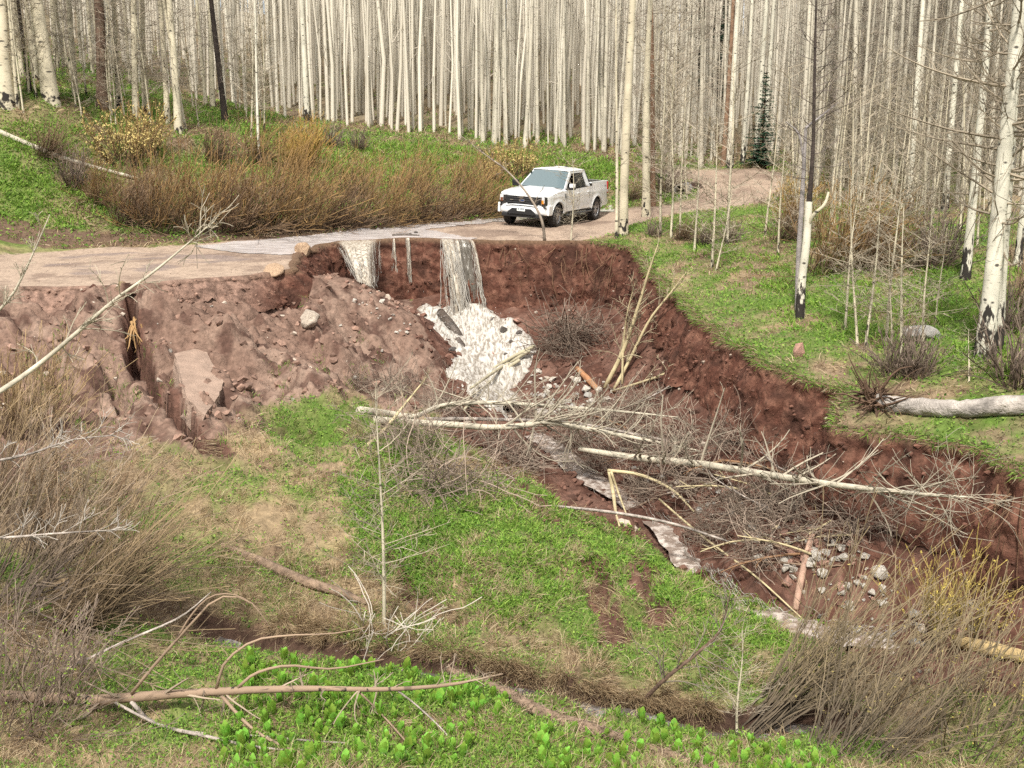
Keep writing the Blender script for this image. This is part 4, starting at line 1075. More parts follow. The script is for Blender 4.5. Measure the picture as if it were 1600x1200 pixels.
ZONES = [  # n, x range, y range, blade length, half width, leaf size
 ('near', 190000, (-9, 8.5), (10.5, 18.5), (.05, .20), .0042, .042),
 ('mound', 150000, (-9, 9.5), (18, 27), (.06, .20), .0055, .050),
 ('meadow', 110000, (1.5, 16), (17, 45), (.05, .16), .008, .065),
 ('hill', 230000, (-24, 14), (37, 60), (.08, .24), .012, .10),
 ('far', 40000, (-34, 34), (44, 85), (.10, .25), .02, .13)]
for nm, n, xr, yr, bl, bw, lf in ZONES:
    x, y = sample(n, xr, yr)
    cv, gr, z, u, v, g = cover(x, y)
    keep = frame_ok(u, v) & (rg.random(n) < cv)
    if nm == 'meadow': keep &= ~g
    if nm in ('near', 'mound'): keep &= g
    if nm in ('hill', 'far'): keep &= ~g & ~((x > 1.5) & (y < 45))
    if nm == 'far': keep &= (y > 60) | (np.abs(x) > 14)
    x, y, z, gr = x[keep], y[keep], z[keep], gr[keep]; n = len(x)
    green = rg.random(n) < np.clip(gr * 1.05, .04, .97)
    kind = rg.random(n)
    pG = Parts(); pD = Parts()
    # leafy herbs
    m = green & (kind < .62)
    pG.add(*leaves(x[m], y[m], z[m] + rg.uniform(0, bl[1] * .55, m.sum()), lf * rg.uniform(.6, 1.35, m.sum()), pick(PAL_G, m.sum()))[:3], None, None) if False else None
    V, q, t_, c = leaves(x[m], y[m], z[m] + rg.uniform(0, bl[1] * .5, m.sum()), lf * rg.uniform(.6, 1.35, m.sum()), pick(PAL_G, m.sum())); pG.add(V, q, t_, None, c)
    m = green & (kind >= .62); k = m.sum()
    V, q, t_, c = blades(x[m], y[m], z[m], rg.uniform(*bl, k), bw * rg.uniform(.7, 1.4, k), rg.normal(0, .35, (k, 3)) + [0, 0, 1], pick(PAL_G, k)); pG.add(V, q, t_, None, c)
    obj('green_herbs', pG.mesh('green_herbs'), M_grass, label={'near': 'fresh green grass and herbs on the foreground slope', 'mound': 'green herbs covering the grassy mound', 'meadow': 'bright green herbs of the right meadow', 'hill': 'green herbs on the hillside behind the road', 'far': 'green undergrowth beneath the far forest'}[nm], cat='herbs', kind='stuff')
    m = ~green; k = m.sum()
    # dry straw, much of it combed downhill
    e = .3; sx = (gz(x[m] + e, y[m]) - gz(x[m] - e, y[m])) / (2 * e); sy = (gz(x[m], y[m] + e) - gz(x[m], y[m] - e)) / (2 * e)
    dv = np.stack([-sx, -sy, 0 * sx], 1) * 1.2 + rg.normal(0, .55, (k, 3)) + [0, 0, .45]
    dv[:, 2] = np.abs(dv[:, 2]) * .7
    V, q, t_, c = blades(x[m], y[m], z[m], rg.uniform(bl[0] * 1.5, bl[1] * 1.7, k), bw * .8 * rg.uniform(.6, 1.3, k), dv, pick(PAL_D, k), .45); pD.add(V, q, t_, None, c)
    obj('dry_grass', pD.mesh('dry_grass'), M_grass, label={'near': 'dry straw grass on the foreground slope', 'mound': 'matted straw grass on the mound', 'meadow': 'dry grass of the right meadow', 'hill': 'dry grass on the hillside behind the road', 'far': 'dry litter grass beneath the far forest'}[nm], cat='grass', kind='stuff')

# grass fringe hanging over the lip of the scarp
EE = EDGE[(EDGE[:, 0] > 2.6) & (EDGE[:, 0] < 11)]; NN = NRM[(EDGE[:, 0] > 2.6) & (EDGE[:, 0] < 11)]
n = 8000; ix = rg.integers(0, len(EE), n); o_ = rg.uniform(-.25, .10, n)
x = EE[ix, 0] + NN[ix, 0] * o_; y = EE[ix, 1] + NN[ix, 1] * o_; z = Uf(x, y) + .03
dv = np.stack([NN[ix, 0] * .9, NN[ix, 1] * .9, rg.uniform(-.6, .7, n)], 1) + rg.normal(0, .4, (n, 3))
isg = rg.random(n) < .6
V, q, t_, c = blades(x, y, z, rg.uniform(.08, .26, n), .006 * rg.uniform(.7, 1.4, n), dv, np.where(isg[:, None], pick(PAL_G, n), pick(PAL_D * .75, n)), .5)
p = Parts(); p.add(V, q, t_, None, c); obj('dry_grass', p.mesh('dry_grass'), M_grass, label='ragged sod fringe hanging over the gully rim', cat='grass', kind='stuff')
# long straw tufts combed downhill and leafy clumps on the mound
def tufts(n, poly, seed, L0, L1, hw, pal, spread, down, nb, name, lab, zmin=None):
    rng = np.random.default_rng(seed); p = Parts(); xs = [q[0] for q in poly]; ys = [q[1] for q in poly]; c = 0; t = 0; X = []; Y = []
    while c < n and t < 40 * n:
        t += 1; px = rng.uniform(min(xs), max(xs)); py = rng.uniform(min(ys), max(ys))
        if not inside(np.array([px]), np.array([py]), poly)[0]: continue
        X.append((px, py)); c += 1
    h = np.array([hit(a, b) for a, b in X]); i = np.repeat(np.arange(len(h)), nb); m = len(i)
    x = h[i, 0] + rng.normal(0, spread, m); y = h[i, 1] + rng.normal(0, spread, m); e = .3
    sx = (gz(x + e, y) - gz(x - e, y)) / (2 * e); sy = (gz(x, y + e) - gz(x, y - e)) / (2 * e)
    dv = np.stack([-sx, -sy, 0 * sx], 1) * down + rng.normal(0, .4, (m, 3)) + [0, 0, .8]
    V, q, t_, cc = blades(x, y, gz(x, y), rng.uniform(L0, L1, m), hw * rng.uniform(.6, 1.4, m), dv, pick(pal, m), .6); p.add(V, q, t_, None, cc)
    obj(name, p.mesh(name), M_grass, label=lab, cat='grass', kind='stuff')
MOUND_PX = [(330,700),(450,640),(620,680),(760,760),(900,800),(1000,860),(1100,920),(1250,980),(1300,1030),(1100,1110),(900,1090),(700,1010),(560,1000),(400,960),(300,860)]
tufts(430, MOUND_PX, 61, .18, .40, .0036, PAL_D[[0, 1, 2]], .05, 1.3, 26, 'straw_tufts', 'long straw tufts combed downhill over the grassy mound')
tufts(260, [(430,960),(560,985),(700,1005),(800,1040),(950,1080),(1120,1105),(1120,1120),(940,1090),(790,1055),(690,1025),(550,1005),(420,985)], 62, .22, .42, .0036, PAL_D[[0, 1, 3]], .05, 2.6, 28, 'straw_tufts', 'dry straw hanging over the edge of the foreground creek')
tufts(420, GREEN_PX[0], 63, .10, .22, .011, PAL_G[[1, 2, 4]], .07, .3, 14, 'leafy_clumps', 'broad bright green leaf clumps on the crest of the mound')
tufts(380, GREEN_PX[2], 69, .10, .22, .010, PAL_G[[0, 1, 4]], .08, .3, 14, 'leafy_clumps', 'green leaf clumps around the lone sapling on the mound')
tufts(260, GREEN_PX[1], 64, .10, .20, .010, PAL_G[[1, 2, 4]], .07, .3, 14, 'leafy_clumps', 'bright green leaf clumps on the mound edge by the lower stream')
tufts(420, [(1020,400),(1130,440),(1240,520),(1400,560),(1600,600),(1600,400),(1400,390),(1200,400),(1080,380)], 65, .12, .26, .014, PAL_G[[1, 2, 4]], .10, .3, 14, 'leafy_clumps', 'bright green leaf clumps scattered over the right meadow')
tufts(260, [(0,190),(0,350),(120,360),(200,300),(130,200)], 66, .14, .30, .016, PAL_G[[1, 2, 4]], .12, .3, 14, 'leafy_clumps', 'bright green leaf clumps on the left bank')
tufts(700, [(480,215),(640,225),(800,240),(960,250),(985,300),(880,300),(700,290),(500,270)], 67, .16, .34, .02, PAL_G[[1, 2, 4]], .14, .3, 14, 'leafy_clumps', 'bright green leaf clumps on the slope behind the truck')
tufts(900, [(380,1035),(700,1045),(800,1100),(1130,1150),(1330,1200),(1330,1215),(330,1215)], 68, .07, .16, .010, PAL_G[[1, 2, 4]], .08, .2, 14, 'leafy_clumps', 'mat of broad bright green leaves between the corn lilies')
# isolated tufts on the slump
p = Parts()
for k in range(70):
    px = rg.uniform(20, 620); py = rg.uniform(470, 700)
    if py < 560 and rg.random() < .75: continue
    x0, y0, z0 = hit(px, py); n = 45
    a = rg.normal(0, .10, (n, 2)); x = x0 + a[:, 0]; y = y0 + a[:, 1]
    V, q, t_, c = blades(x, y, gz(x, y), rg.uniform(.06, .2, n), .006 * rg.uniform(.7, 1.4, n), rg.normal(0, .45, (n, 3)) + [0, 0, 1], np.where(rg.random((n, 1)) < .55, pick(PAL_G, n), pick(PAL_D, n))); p.add(V, q, t_, None, c)
obj('grass_tufts', p.mesh('grass_tufts'), M_grass, label='sparse grass tufts surviving on the bare slump', cat='grass', kind='stuff')
print('plants done')
# ================================================================== rocks
rr_ = np.random.default_rng(8)
def hull_rock(seed, n=18, sq=(1, .8, .65)):
    rng = np.random.default_rng(seed); bm = bmesh.new()
    for q in range(n):
        v = unit(rng.normal(0, 1, 3)) * rng.uniform(.75, 1.0); bm.verts.new(Vector(v * sq))
    r = bmesh.ops.convex_hull(bm, input=bm.verts)
    bmesh.ops.delete(bm, geom=[v for v in bm.verts if not v.link_faces], context='VERTS')
    me = bpy.data.meshes.new('rock'); bm.to_mesh(me); bm.free(); return me
def boulder(seed, sq, amp=.16):
    rng = np.random.default_rng(seed); bm = bmesh.new(); bmesh.ops.create_icosphere(bm, subdivisions=4, radius=1)
    pl = [(unit(rng.normal(0, 1, 3)), rng.uniform(.62, .9)) for _ in range(11)]
    for v in bm.verts:
        c = np.array(v.co)
        for nn, dd in pl:
            s = c @ nn
            if s > dd: c = c - nn * (s - dd) * .85
        f = fbm(np.array([c[0] * 2 + c[2]]), np.array([c[1] * 2 - c[2]]), .8, 3, seed)[0]
        v.co = Vector(c * (1 + amp * f) * sq)
    for f in bm.faces: f.smooth = True
    me = bpy.data.meshes.new('boulder'); bm.to_mesh(me); bm.free(); return me
M_lime = mat('pale_limestone', (.58, .53, .46), .9, var=.35, vscale=6, bump=.03, bscale=18)
M_grey = mat('grey_rock', (.36, .34, .31), .9, var=.3, vscale=5, bump=.02, bscale=14)
M_redr = mat('reddish_sandstone', (.36, .21, .16), .9, var=.35, vscale=5, bump=.02, bscale=14)
M_wet = mat('wet_dark_rock', (.10, .085, .075), .35, var=.4, vscale=5, bump=.02, spec=.5)
def rock_set(m): 
    L_ = []
    for i in range(7):
        me = hull_rock(500 + i + hash(m.name) % 97 * 0, 18, (1, rr_.uniform(.7, .95), rr_.uniform(.5, .8))); me.materials.append(m); L_.append(me)
    return L_
R_lime, R_redr, R_grey = rock_set(M_lime), rock_set(M_redr), rock_set(M_grey)
def rock(px, py, wpx, meshes, label, group=None, name='rock', sink=.25, cat='rock', me=None, rot=None, sc=None):
    x, y, z = hit(px, py); r = wpx / 2 * y / F_PX
    o = obj(name, me or meshes[int(rr_.integers(len(meshes)))], None, None, (x, y, z + r * (.6 - sink)), label, cat, group)
    o.scale = (r, r, r) if sc is None else tuple(r * s for s in sc)
    o.rotation_euler = rot or (rr_.uniform(-.4, .4), rr_.uniform(-.4, .4), rr_.uniform(0, 6.28)); return o
def rock_field(n, poly, wmin, wmax, meshes, label, group, pw=2.2):
    xs = [p[0] for p in poly]; ys = [p[1] for p in poly]; c = 0; t = 0
    while c < n and t < n * 30:
        t += 1; px = rr_.uniform(min(xs), max(xs)); py = rr_.uniform(min(ys), max(ys))
        if not inside(np.array([px]), np.array([py]), poly)[0]: continue
        c += 1; ms = meshes[int(rr_.integers(len(meshes)))] 
        rock(px, py, wmin + (wmax - wmin) * rr_.random() ** pw, ms, label, group)
rock(484, 507, 38, None, 'large pale boulder stuck in the pink slump slope', name='boulder', me=boulder(1, (1, .8, .85)), sink=.2).data.materials.append(mat('tan_limestone', (.44, .37, .30), .9, var=.35, vscale=4, bump=.03))
rock(1441, 532, 64, None, 'long grey boulder lying among the saplings on the right meadow', name='boulder', me=boulder(2, (1, .6, .45), .1), sink=.25, rot=(0, .1, -.15)).data.materials.append(M_grey)
rock(1249, 558, 30, None, 'upright reddish slab of rock in the grass near the gully rim', name='boulder', me=hull_rock(77, 14, (.85, .5, 1.35)), sink=.1, rot=(0, .15, .3)).data.materials.append(M_redr)
rock(1375, 905, 34, None, 'white angular rock at the right end of the lower cobbles', name='boulder', me=boulder(4, (1, .8, .8)), sink=.1).data.materials.append(M_lime)
rock(815, 470, 12, R_redr, 'reddish stone at the foot of the wall right of the waterfall')
rock(808, 505, 20, R_redr, 'brown rock at the right edge of the cascade')
rock(474, 400, 30, None, 'tan block of road fill standing at the broken road edge', name='soil_block', me=boulder(5, (1, .8, .9), .1), sink=.4, cat='soil block').data.materials.append(mat('tan_road_fill', (.42, .29, .19), .95, var=.3, vscale=6, bump=.03))
rock(428, 425, 44, None, 'flat tan slab of road crust tilted at the broken edge', name='soil_block', me=boulder(6, (1, .8, .35), .1), sink=.5, cat='soil block').data.materials.append(MATS['tan_road_fill'])
_sl = [hit(a_, b_) for a_, b_ in [(272,562),(300,553),(322,560),(348,602),(340,628),(318,656),(296,648),(284,612)]]; _sc = np.mean(_sl, 0); bm = bmesh.new(); _nv = np.linalg.svd(np.array(_sl) - _sc)[2][2]; _nv = _nv * np.sign(_nv[2])
_t = [bm.verts.new(Vector(np.array(q) - np.dot(np.array(q) - _sc, _nv) * _nv * .8 + _nv * .12 - _sc)) for q in _sl]; _u = [bm.verts.new(v.co * 1.08 - Vector(_nv) * .5) for v in _t]; bm.faces.new(_t); bm.faces.new(_u[::-1])
for k in range(8): bm.faces.new((_t[k], _u[k], _u[(k + 1) % 8], _t[(k + 1) % 8]))
bmesh.ops.recalc_face_normals(bm, faces=bm.faces[:]); bmesh.ops.subdivide_edges(bm, edges=bm.edges[:], cuts=4, use_grid_fill=True)
for v in bm.verts: v.co += Vector(rr_.normal(0, .012, 3))
_me = bpy.data.meshes.new('soil_block'); bm.to_mesh(_me); bm.free(); obj('soil_block', _me, mat('pale_mud', (.33, .235, .18), .95, var=.22, vscale=3, bump=.03), None, tuple(_sc), 'smooth pale slab of dried mud beside the crack', 'soil block')
rock_field(75, [(810,570),(860,575),(940,590),(965,625),(900,645),(840,650),(800,600)], 6, 26, [R_lime, R_lime, R_grey], 'pale cobble in the heap beside the cascade', 'cobbles heaped beside the cascade')
rock_field(115, [(1150,830),(1300,820),(1380,900),(1390,960),(1290,960),(1200,900)], 7, 30, [R_lime, R_lime, R_redr], 'pale cobble on the gully floor below the long white trunk', 'cobbles on the lower gully floor')
rock_field(42, [(1330,930),(1500,920),(1590,960),(1590,1010),(1400,1100),(1330,1050)], 7, 30, [R_lime, R_redr, R_grey], 'pale stone behind the dark foreground willows', 'stones behind the lower right willows')
rock_field(40, [(1000,690),(1130,740),(1200,800),(1120,820),(1010,760),(930,690)], 5, 18, [R_lime, R_grey, R_redr], 'cobble half hidden under the fallen aspen branches', 'cobbles under the fallen aspens')
rock_field(40, [(520,425),(590,420),(620,470),(660,530),(600,520),(540,460)], 4, 15, [R_lime, R_redr], 'rubble stone on the tan shelf beside the water curtain', 'rubble on the shelf by the water curtain')
rock_field(16, [(220,440),(540,440),(640,560),(560,620),(300,640),(240,560)], 4, 12, [R_lime, R_redr], 'small stone lying on the pink slump', 'small stones on the slump')
for (px, py, w_, lab) in [(650,365,9,'left dark stone standing in the flooded road'), (641,367,7,'right dark stone standing in the flooded road'), (740,535,16,'dark wet rock in the upper cascade'), (786,528,15,'dark wet rock on the right of the cascade'),(760,545,12,'wet rock in the middle of the cascade'),(735,585,14,'wet rock low on the left of the cascade'),(775,590,15,'wet rock in the lower cascade by the poles'),(800,545,13,'wet rock near the right edge of the cascade'),(725,515,12,'wet rock beside the dark jammed log'),(757,615,13,'wet rock at the very foot of the cascade'),(745,562,11,'small wet rock under the reddish jammed log'),(720,578,12,'wet rock at the left edge of the lower cascade'),(790,565,12,'wet rock just above the topmost pale pole'),(748,600,12,'wet rock between the lower poles of the cascade'),(770,508,10,'small wet rock right of the fall foot'),(812,530,12,'wet rock at the far right rim of the cascade'), (707,556,13,'dark wet rock on the left of the cascade'), (1281,967,16,'dark wet stone in the lower stream'), (765,497,9,'small dark rock where the falls land')]:
    rock(px, py, w_ * (1.25 if 480 < py < 640 else 1), [hull_rock(int(px), 18)], lab, sink=-.75 if 480 < py < 640 else .25).data.materials.append(M_wet)
# soil clods, too many and too small to count
p = Parts(); base = []
for i in range(6):
    bm = bmesh.new()
    for q in range(12): bm.verts.new(Vector(unit(rr_.normal(0, 1, 3)) * rr_.uniform(.7, 1) * [1, .85, .7]))
    bmesh.ops.convex_hull(bm, input=bm.verts); bmesh.ops.delete(bm, geom=[v for v in bm.verts if not v.link_faces], context='VERTS')
    bm.verts.index_update(); bmesh.ops.triangulate(bm, faces=bm.faces[:]); bm.verts.index_update()
    base.append((np.array([v.co[:] for v in bm.verts]), np.array([[v.index for v in f.verts] for f in bm.faces]))); bm.free()
n = 13000; xs = rr_.uniform(-11, 9, n); ys = rr_.uniform(15, 37.5, n); zs = gz(xs, ys); u, v = project(xs, ys, zs); gg = in_gully(xs, ys)
clump = fbm(xs, ys, .8, 3, 91)
ok = gg & (inside(u, v, SLUMP_PX) | inside(u, v, GULB_PX)) & (rr_.random(n) < .55 + .9 * clump)
for x, y, z in zip(xs[ok], ys[ok], zs[ok]):
    V, T_ = base[int(rr_.integers(6))]; s = .02 + .16 * rr_.random() ** 3.2; a = rr_.uniform(0, 6.28); ca, sa = math.cos(a), math.sin(a)
    W_ = V * s @ np.array([[ca, sa, 0], [-sa, ca, 0], [0, 0, 1]]) + [x, y, z + s * .25]
    lft = project(x, y, z)[0] < 640
    c = (np.array([.24, .15, .112]) if lft else np.array([.135, .07, .05])) * rr_.uniform(.6, 1.35)
    if rr_.random() < .06: c = np.array([.45, .38, .31])
    p.add(W_, None, T_, None, c)
for q_ in range(2600):
    i_, j_ = int(rr_.integers(0, len(E3))), int(rr_.integers(2, NV - 1))
    if H[i_] < .5: continue
    V, T_ = base[int(rr_.integers(6))]; s = .015 + .075 * rr_.random() ** 3
    c = np.array([.13, .062, .043]) * rr_.uniform(.5, 1.5) if W[i_, j_, 0] > -6.5 else np.array([.28, .175, .13]) * rr_.uniform(.6, 1.3)
    if rr_.random() < .02: c = np.array([.42, .34, .27])
    p.add(V * s + W[i_, j_] + np.array([N3[i_, 0], N3[i_, 1], 0]) * s * .2, None, T_, None, c)
obj('soil_clods', p.mesh('soil_clods'), mat('soil_clods', attr='col', var=.3, vscale=12), label='crumbled soil clods strewn over the slump and gully', cat='soil', kind='stuff')

p = Parts(); n = 14000; xs = rr_.uniform(-17, 14, n); ys = rr_.uniform(29, 51, n); zs = gz(xs, ys); okg = road_mask(xs, ys, zs) & ~in_gully(xs, ys); xs, ys, zs = xs[okg], ys[okg], zs[okg]; n = len(xs)
tet = np.array([[1, 0, -.3], [-.5, .87, -.3], [-.5, -.87, -.3], [0, 0, .7]]); sz = (.010 + .035 * rr_.random(n) ** 3)[:, None, None]; aa = rr_.uniform(0, 6.28, n); RT = np.stack([np.stack([np.cos(aa), np.sin(aa), 0 * aa], 1), np.stack([-np.sin(aa), np.cos(aa), 0 * aa], 1), np.tile([0, 0, 1.0], (n, 1))], 1)
V = np.einsum('vk,nkj->nvj', tet, RT) * sz + np.stack([xs, ys, zs], 1)[:, None]; tr = (np.arange(n)[:, None, None] * 4 + np.array([[0, 1, 3], [1, 2, 3], [2, 0, 3]])[None]).reshape(-1, 3)
cg = lerp(np.array([.40, .31, .25]), np.array([.20, .145, .115]), rr_.random((n, 1))); p.add(V.reshape(-1, 3), None, tr, None, np.repeat(cg, 4, 0))
obj('road_gravel', p.mesh('road_gravel'), MATS['soil_clods'], label='loose gravel scattered on the dirt road', cat='gravel', kind='stuff')

# ================================================================== logs, fallen trees, roots
def air(px, py, d, gap=.05):
    hd = hit(px, py)[1]
    return P(px, py, min(d, hd - gap))
def on(px, py, lift=.06):
    a, b = ray(px, py); x, y, z = hit(px, py, lift=lift)
    return (x, y, CAM_Z + float(b) * y)
M_white_log = mat('pale_fallen_bark', (.47, .425, .33), .85, var=.4, vscale=4, bump=.01, bscale=20)
M_cream = mat('cream_stem', (.50, .42, .25), .85, var=.25, vscale=4)
M_greylog = mat('silver_weathered_log', (.36, .31, .27), .9, var=.75, vscale=3.5, bump=.08, bscale=6)
M_rot = mat('rotten_brown_log', (.235, .165, .115), .95, var=.5, vscale=6, bump=.06, bscale=10)
M_orange = mat('raw_orange_wood', (.36, .18, .09), .9, var=.35, vscale=5, bump=.03, bscale=9)
M_pinklog = mat('pinkish_stripped_log', (.42, .27, .20), .9, var=.3, vscale=4, bump=.02)
M_branch = bark_material('tan_red_bark', (.34, .245, .17), (.31, .22, .155), -.5, .5)
M_wetlog = mat('wet_dark_log', (.085, .066, .052), .4, var=.5, vscale=4, bump=.03, spec=.5)
M_root = mat('bare_roots', (.27, .155, .085), .9, var=.3, vscale=5)
M_ywood = mat('yellow_sawn_log', (.48, .35, .17), .9, var=.3, vscale=4, bump=.02)

def log_arrays(pts, radii, sides, n, rough, seed):
    rng = np.random.default_rng(seed); L_ = smooth_poly(pts, n); R_ = np.interp(np.linspace(0, 1, n), np.linspace(0, 1, len(radii)), radii)
    V, q, t, _ = tube_arrays(L_[None], R_[None], sides)
    if rough:
        c = np.repeat(L_, sides, 0); dv = V - c; a = np.tile(np.arange(sides) / sides * 6, n); s = np.repeat(np.arange(n) * .35, sides)
        V = c + dv * (1 + rough * fbm(s, a, 1.0, 3, seed))[:, None]
    # closed, slightly domed ends
    k = len(V); V = np.vstack([V, L_[0] - unit(L_[1] - L_[0]) * R_[0] * .2, L_[-1] + unit(L_[-1] - L_[-2]) * R_[-1] * .3])
    tr = [(k, (j + 1) % sides, j) for j in range(sides)] + [(k + 1, k - sides + j, k - sides + (j + 1) % sides) for j in range(sides)]
    return V, q, np.array(tr), L_, R_
def fallen(name, label, pts, radii, m, sides=8, n=18, rough=.12, seed=1, br=None, cat='log', group=None, extra=None):
    pts = np.array(pts); b = pts[0].copy(); V, q, tr, L_, R_ = log_arrays(pts, radii, sides, n, rough, seed)
    root = obj(name, None, label=label, cat=cat, group=group); root.location = b
    p = Parts(); p.add(V - b, q, tr); obj('trunk', p.mesh('trunk', True), m, root)
    if br:
        rng = np.random.default_rng(seed + 50); N = br['n']; t = rng.uniform(br.get('t0', .15), .99, N)
        st, tg = along((L_ - b)[None], np.zeros(N, int), t)
        d = tg * br.get('fw', .9) + rng.normal(0, br.get('sp', .6), (N, 3)); d[:, 2] += br.get('up', .1)
        ln = rng.uniform(*br['len'], N) * (1.15 - .6 * t)
        B_ = grow(rng, st, d, ln, 7, .55, br.get('curl', .2), .15)
        r0 = np.interp(t, np.linspace(0, 1, n), R_) * .38; r0 = np.clip(r0, br.get('rmin', .007), .03)
        RB = r0[:, None] * np.linspace(1, .35, 7)[None]; bp = Parts(); c = np.array(br['col'])
        bp.tubes(B_, RB, 4, np.tile(c, (N, 1)) * rng.uniform(.8, 1.15, (N, 1)))
        Q, R2 = side_twigs(rng, B_, RB, br.get('tw', 6), br['len'][0] * .25, br['len'][1] * .4, 5, .6, .05, .6); R2 = np.maximum(R2 * .8, br.get('rt', .005))
        bp.tubes(Q, R2, 3, np.tile(c * .85, (len(Q), 1)) * rng.uniform(.7, 1.15, (len(Q), 1)))
        obj('branches', bp.mesh('branches'), M_twig, root)
    for ex in (extra or []):
        nm, pp, r_, mm = ex; V, q, tr, _, _ = log_arrays(np.array(pp), r_, 6, 12, .05, seed + 9); p = Parts(); p.add(V - b, q, tr); obj(nm, p.mesh(nm, True), mm, root)
    return root
PALE = (.36, .315, .24)
fallen('fallen_aspen', 'upper fallen white aspen lying across the gully with its butt on the mound',
  [on(562,642), air(610,648,25.4), air(650,650,25.5), air(690,634,25.6,.4), air(760,629,25.8,.4), air(870,635,26.0,.4), air(960,642,26.0,.4), air(1060,652,25.8,.4)], [.105, .095, .06, .055, .05, .042, .03, .012], M_white_log, 8, 26, .06, 1,
  dict(n=52, len=(.6, 2.2), col=PALE, t0=.35, up=.15, tw=5, sp=.8, rmin=.006, curl=.35), 'fallen tree')
fallen('fallen_aspen', 'lower fallen white aspen with a bend, just below the upper one',
  [on(585,656), air(640,660,24.9), air(700,663,25), air(770,668,25), air(825,664,25), air(855,659,25), air(950,676,25), air(1040,694,24.8), air(1110,708,24.4)], [.085, .08, .075, .07, .066, .062, .05, .034, .012], M_white_log, 8, 26, .06, 2,
  dict(n=56, len=(.6, 2.2), col=PALE, t0=.4, up=.12, tw=5, sp=.8, rmin=.006, curl=.3), 'fallen tree')
fallen('fallen_aspen', 'long white fallen trunk reaching right across the red gully wall',
  [P(905,702,25.4), P(1000,716,24.4), P(1100,726,22.8), P(1200,742,21.0), P(1300,757,19.4), P(1400,768,18.2), P(1480,775,17.5), P(1520,777,17.2)], [.06, .08, .08, .07, .058, .042, .025, .01], M_white_log, 8, 28, .05, 3,
  dict(n=64, len=(.6, 2.1), col=PALE, t0=.12, up=.1, tw=6, sp=.85, rmin=.006, curl=.3, rt=.004), 'fallen tree')
fallen('fallen_pole', 'grey fallen pole lying behind the upper white aspens', [air(640,655,26.5), air(760,655,26.6), air(900,662,26.4), air(1050,690,25.4)], [.05, .045, .04, .03], M_greylog, 6, 16, .05, 4, None)
fallen('fallen_pole', 'broken pale branch leaning up across the butt of the fallen aspens', [on(567,702,.02), air(600,672,24.6), air(630,635,24.8), air(668,588,25)], [.045, .04, .03, .012], M_cream, 6, 14, .05, 5, dict(n=9, len=(.3, .8), col=(.33, .27, .17), t0=.3), 'branch')
fallen('fallen_pole', 'thin grey pole lying over the green mound edge to the lower stream', [on(868,791,.03), air(960,801,21), air(1050,818,20.8), air(1150,850,20.4)], [.03, .03, .027, .02], M_greylog, 6, 14, .05, 6)
fallen('broken_stems', 'bundle of splintered yellow stems hanging down in the gully', [air(952,735,24), air(958,770,23.9), air(962,800,23.7), on(968,822,.03)], [.05, .045, .035, .02], M_cream, 6, 12, .1, 7, None, 'branch', None,
  [('side_stem', [air(950,735,24), air(1000,742,23.6), air(1050,765,23), air(1085,800,22.4)], [.04, .035, .03, .015], M_cream), ('side_stem', [air(955,737,23.9), air(968,775,23.8), air(985,820,23.4)], [.03, .025, .015], M_cream),
   ('side_stem', [air(1030,780,23), air(1100,840,21.5), air(1180,900,20), air(1255,968,18.6)], [.022, .022, .02, .012], M_cream)])
fallen('log_chunk', 'short bright orange broken log on the cobbles', [on(902,576,.1), on(918,592,.1), on(932,607,.1)], [.075, .09, .075], M_orange, 8, 8, .25, 8)
fallen('log_chunk', 'reddish log jammed upright in the middle of the cascade', [on(749,507,.30), on(758,530,.30), on(772,558,.28)], [.085, .095, .07], mat('wet_red_log', (.33, .145, .09), .5, var=.4, vscale=5, bump=.02), 8, 10, .15, 9)
fallen('log_chunk', 'dark wet log at the upper left edge of the cascade', [on(688,488,.2), on(706,510,.22), on(722,530,.2)], [.15, .17, .10], M_wetlog, 8, 9, .25, 10)
fallen('log_chunk', 'dark wet broken log lower on the left of the cascade', [on(714,528,.22), on(724,545,.24), on(735,560,.22)], [.10, .13, .09], M_wetlog, 8, 9, .3, 11)
for i, (pp, lab) in enumerate([([(836,540),(800,558),(762,580)], 'lichen-pale pole, topmost of the three at the foot of the cascade'), ([(828,548),(780,576),(735,607)], 'lichen-pale pole, middle one of the three at the foot of the cascade'), ([(812,562),(770,592),(725,640)], 'lichen-pale pole, lowest of the three at the foot of the cascade')]):
    fallen('fallen_pole', lab, [on(a, b, .38) for a, b in pp], [.055, .05, .03], mat('lichen_pole', (.40, .36, .25), .9, var=.4, vscale=6), 6, 10, .1, 12 + i)
for i, (pp, rd_, lab) in enumerate([
  ([(945,606),(975,545),(1000,470),(1012,430),(1028,382)], [.065, .055, .04, .03, .01], 'tallest leaning sapling stem rising from the gully brush to the rim'),
  ([(960,608),(985,560),(1015,500),(1050,455),(1072,425)], [.05, .045, .035, .025, .008], 'second leaning sapling stem curving right beside the tallest one'),
  ([(972,600),(974,540),(980,490),(992,442)], [.035, .03, .02, .008], 'straight thin stem beside the leaning saplings in the gully'),
  ([(955,612),(1030,588),(1090,560),(1150,545)], [.04, .035, .03, .01], 'pale thin pole leaning low from the gully brush onto the red wall')]):
    pts = [on(*pp[0], .02)] + [air(a, b, 30.6 - .2 * k, .2) for k, (a, b) in enumerate(pp[1:])]
    fallen('leaning_sapling', lab, pts, rd_, M_cream, 6, 14, .04, 20 + i, dict(n=16, len=(.4, 1.1), col=(.36, .30, .20), t0=.15, up=.3, rmin=.008, rt=.006), 'sapling')
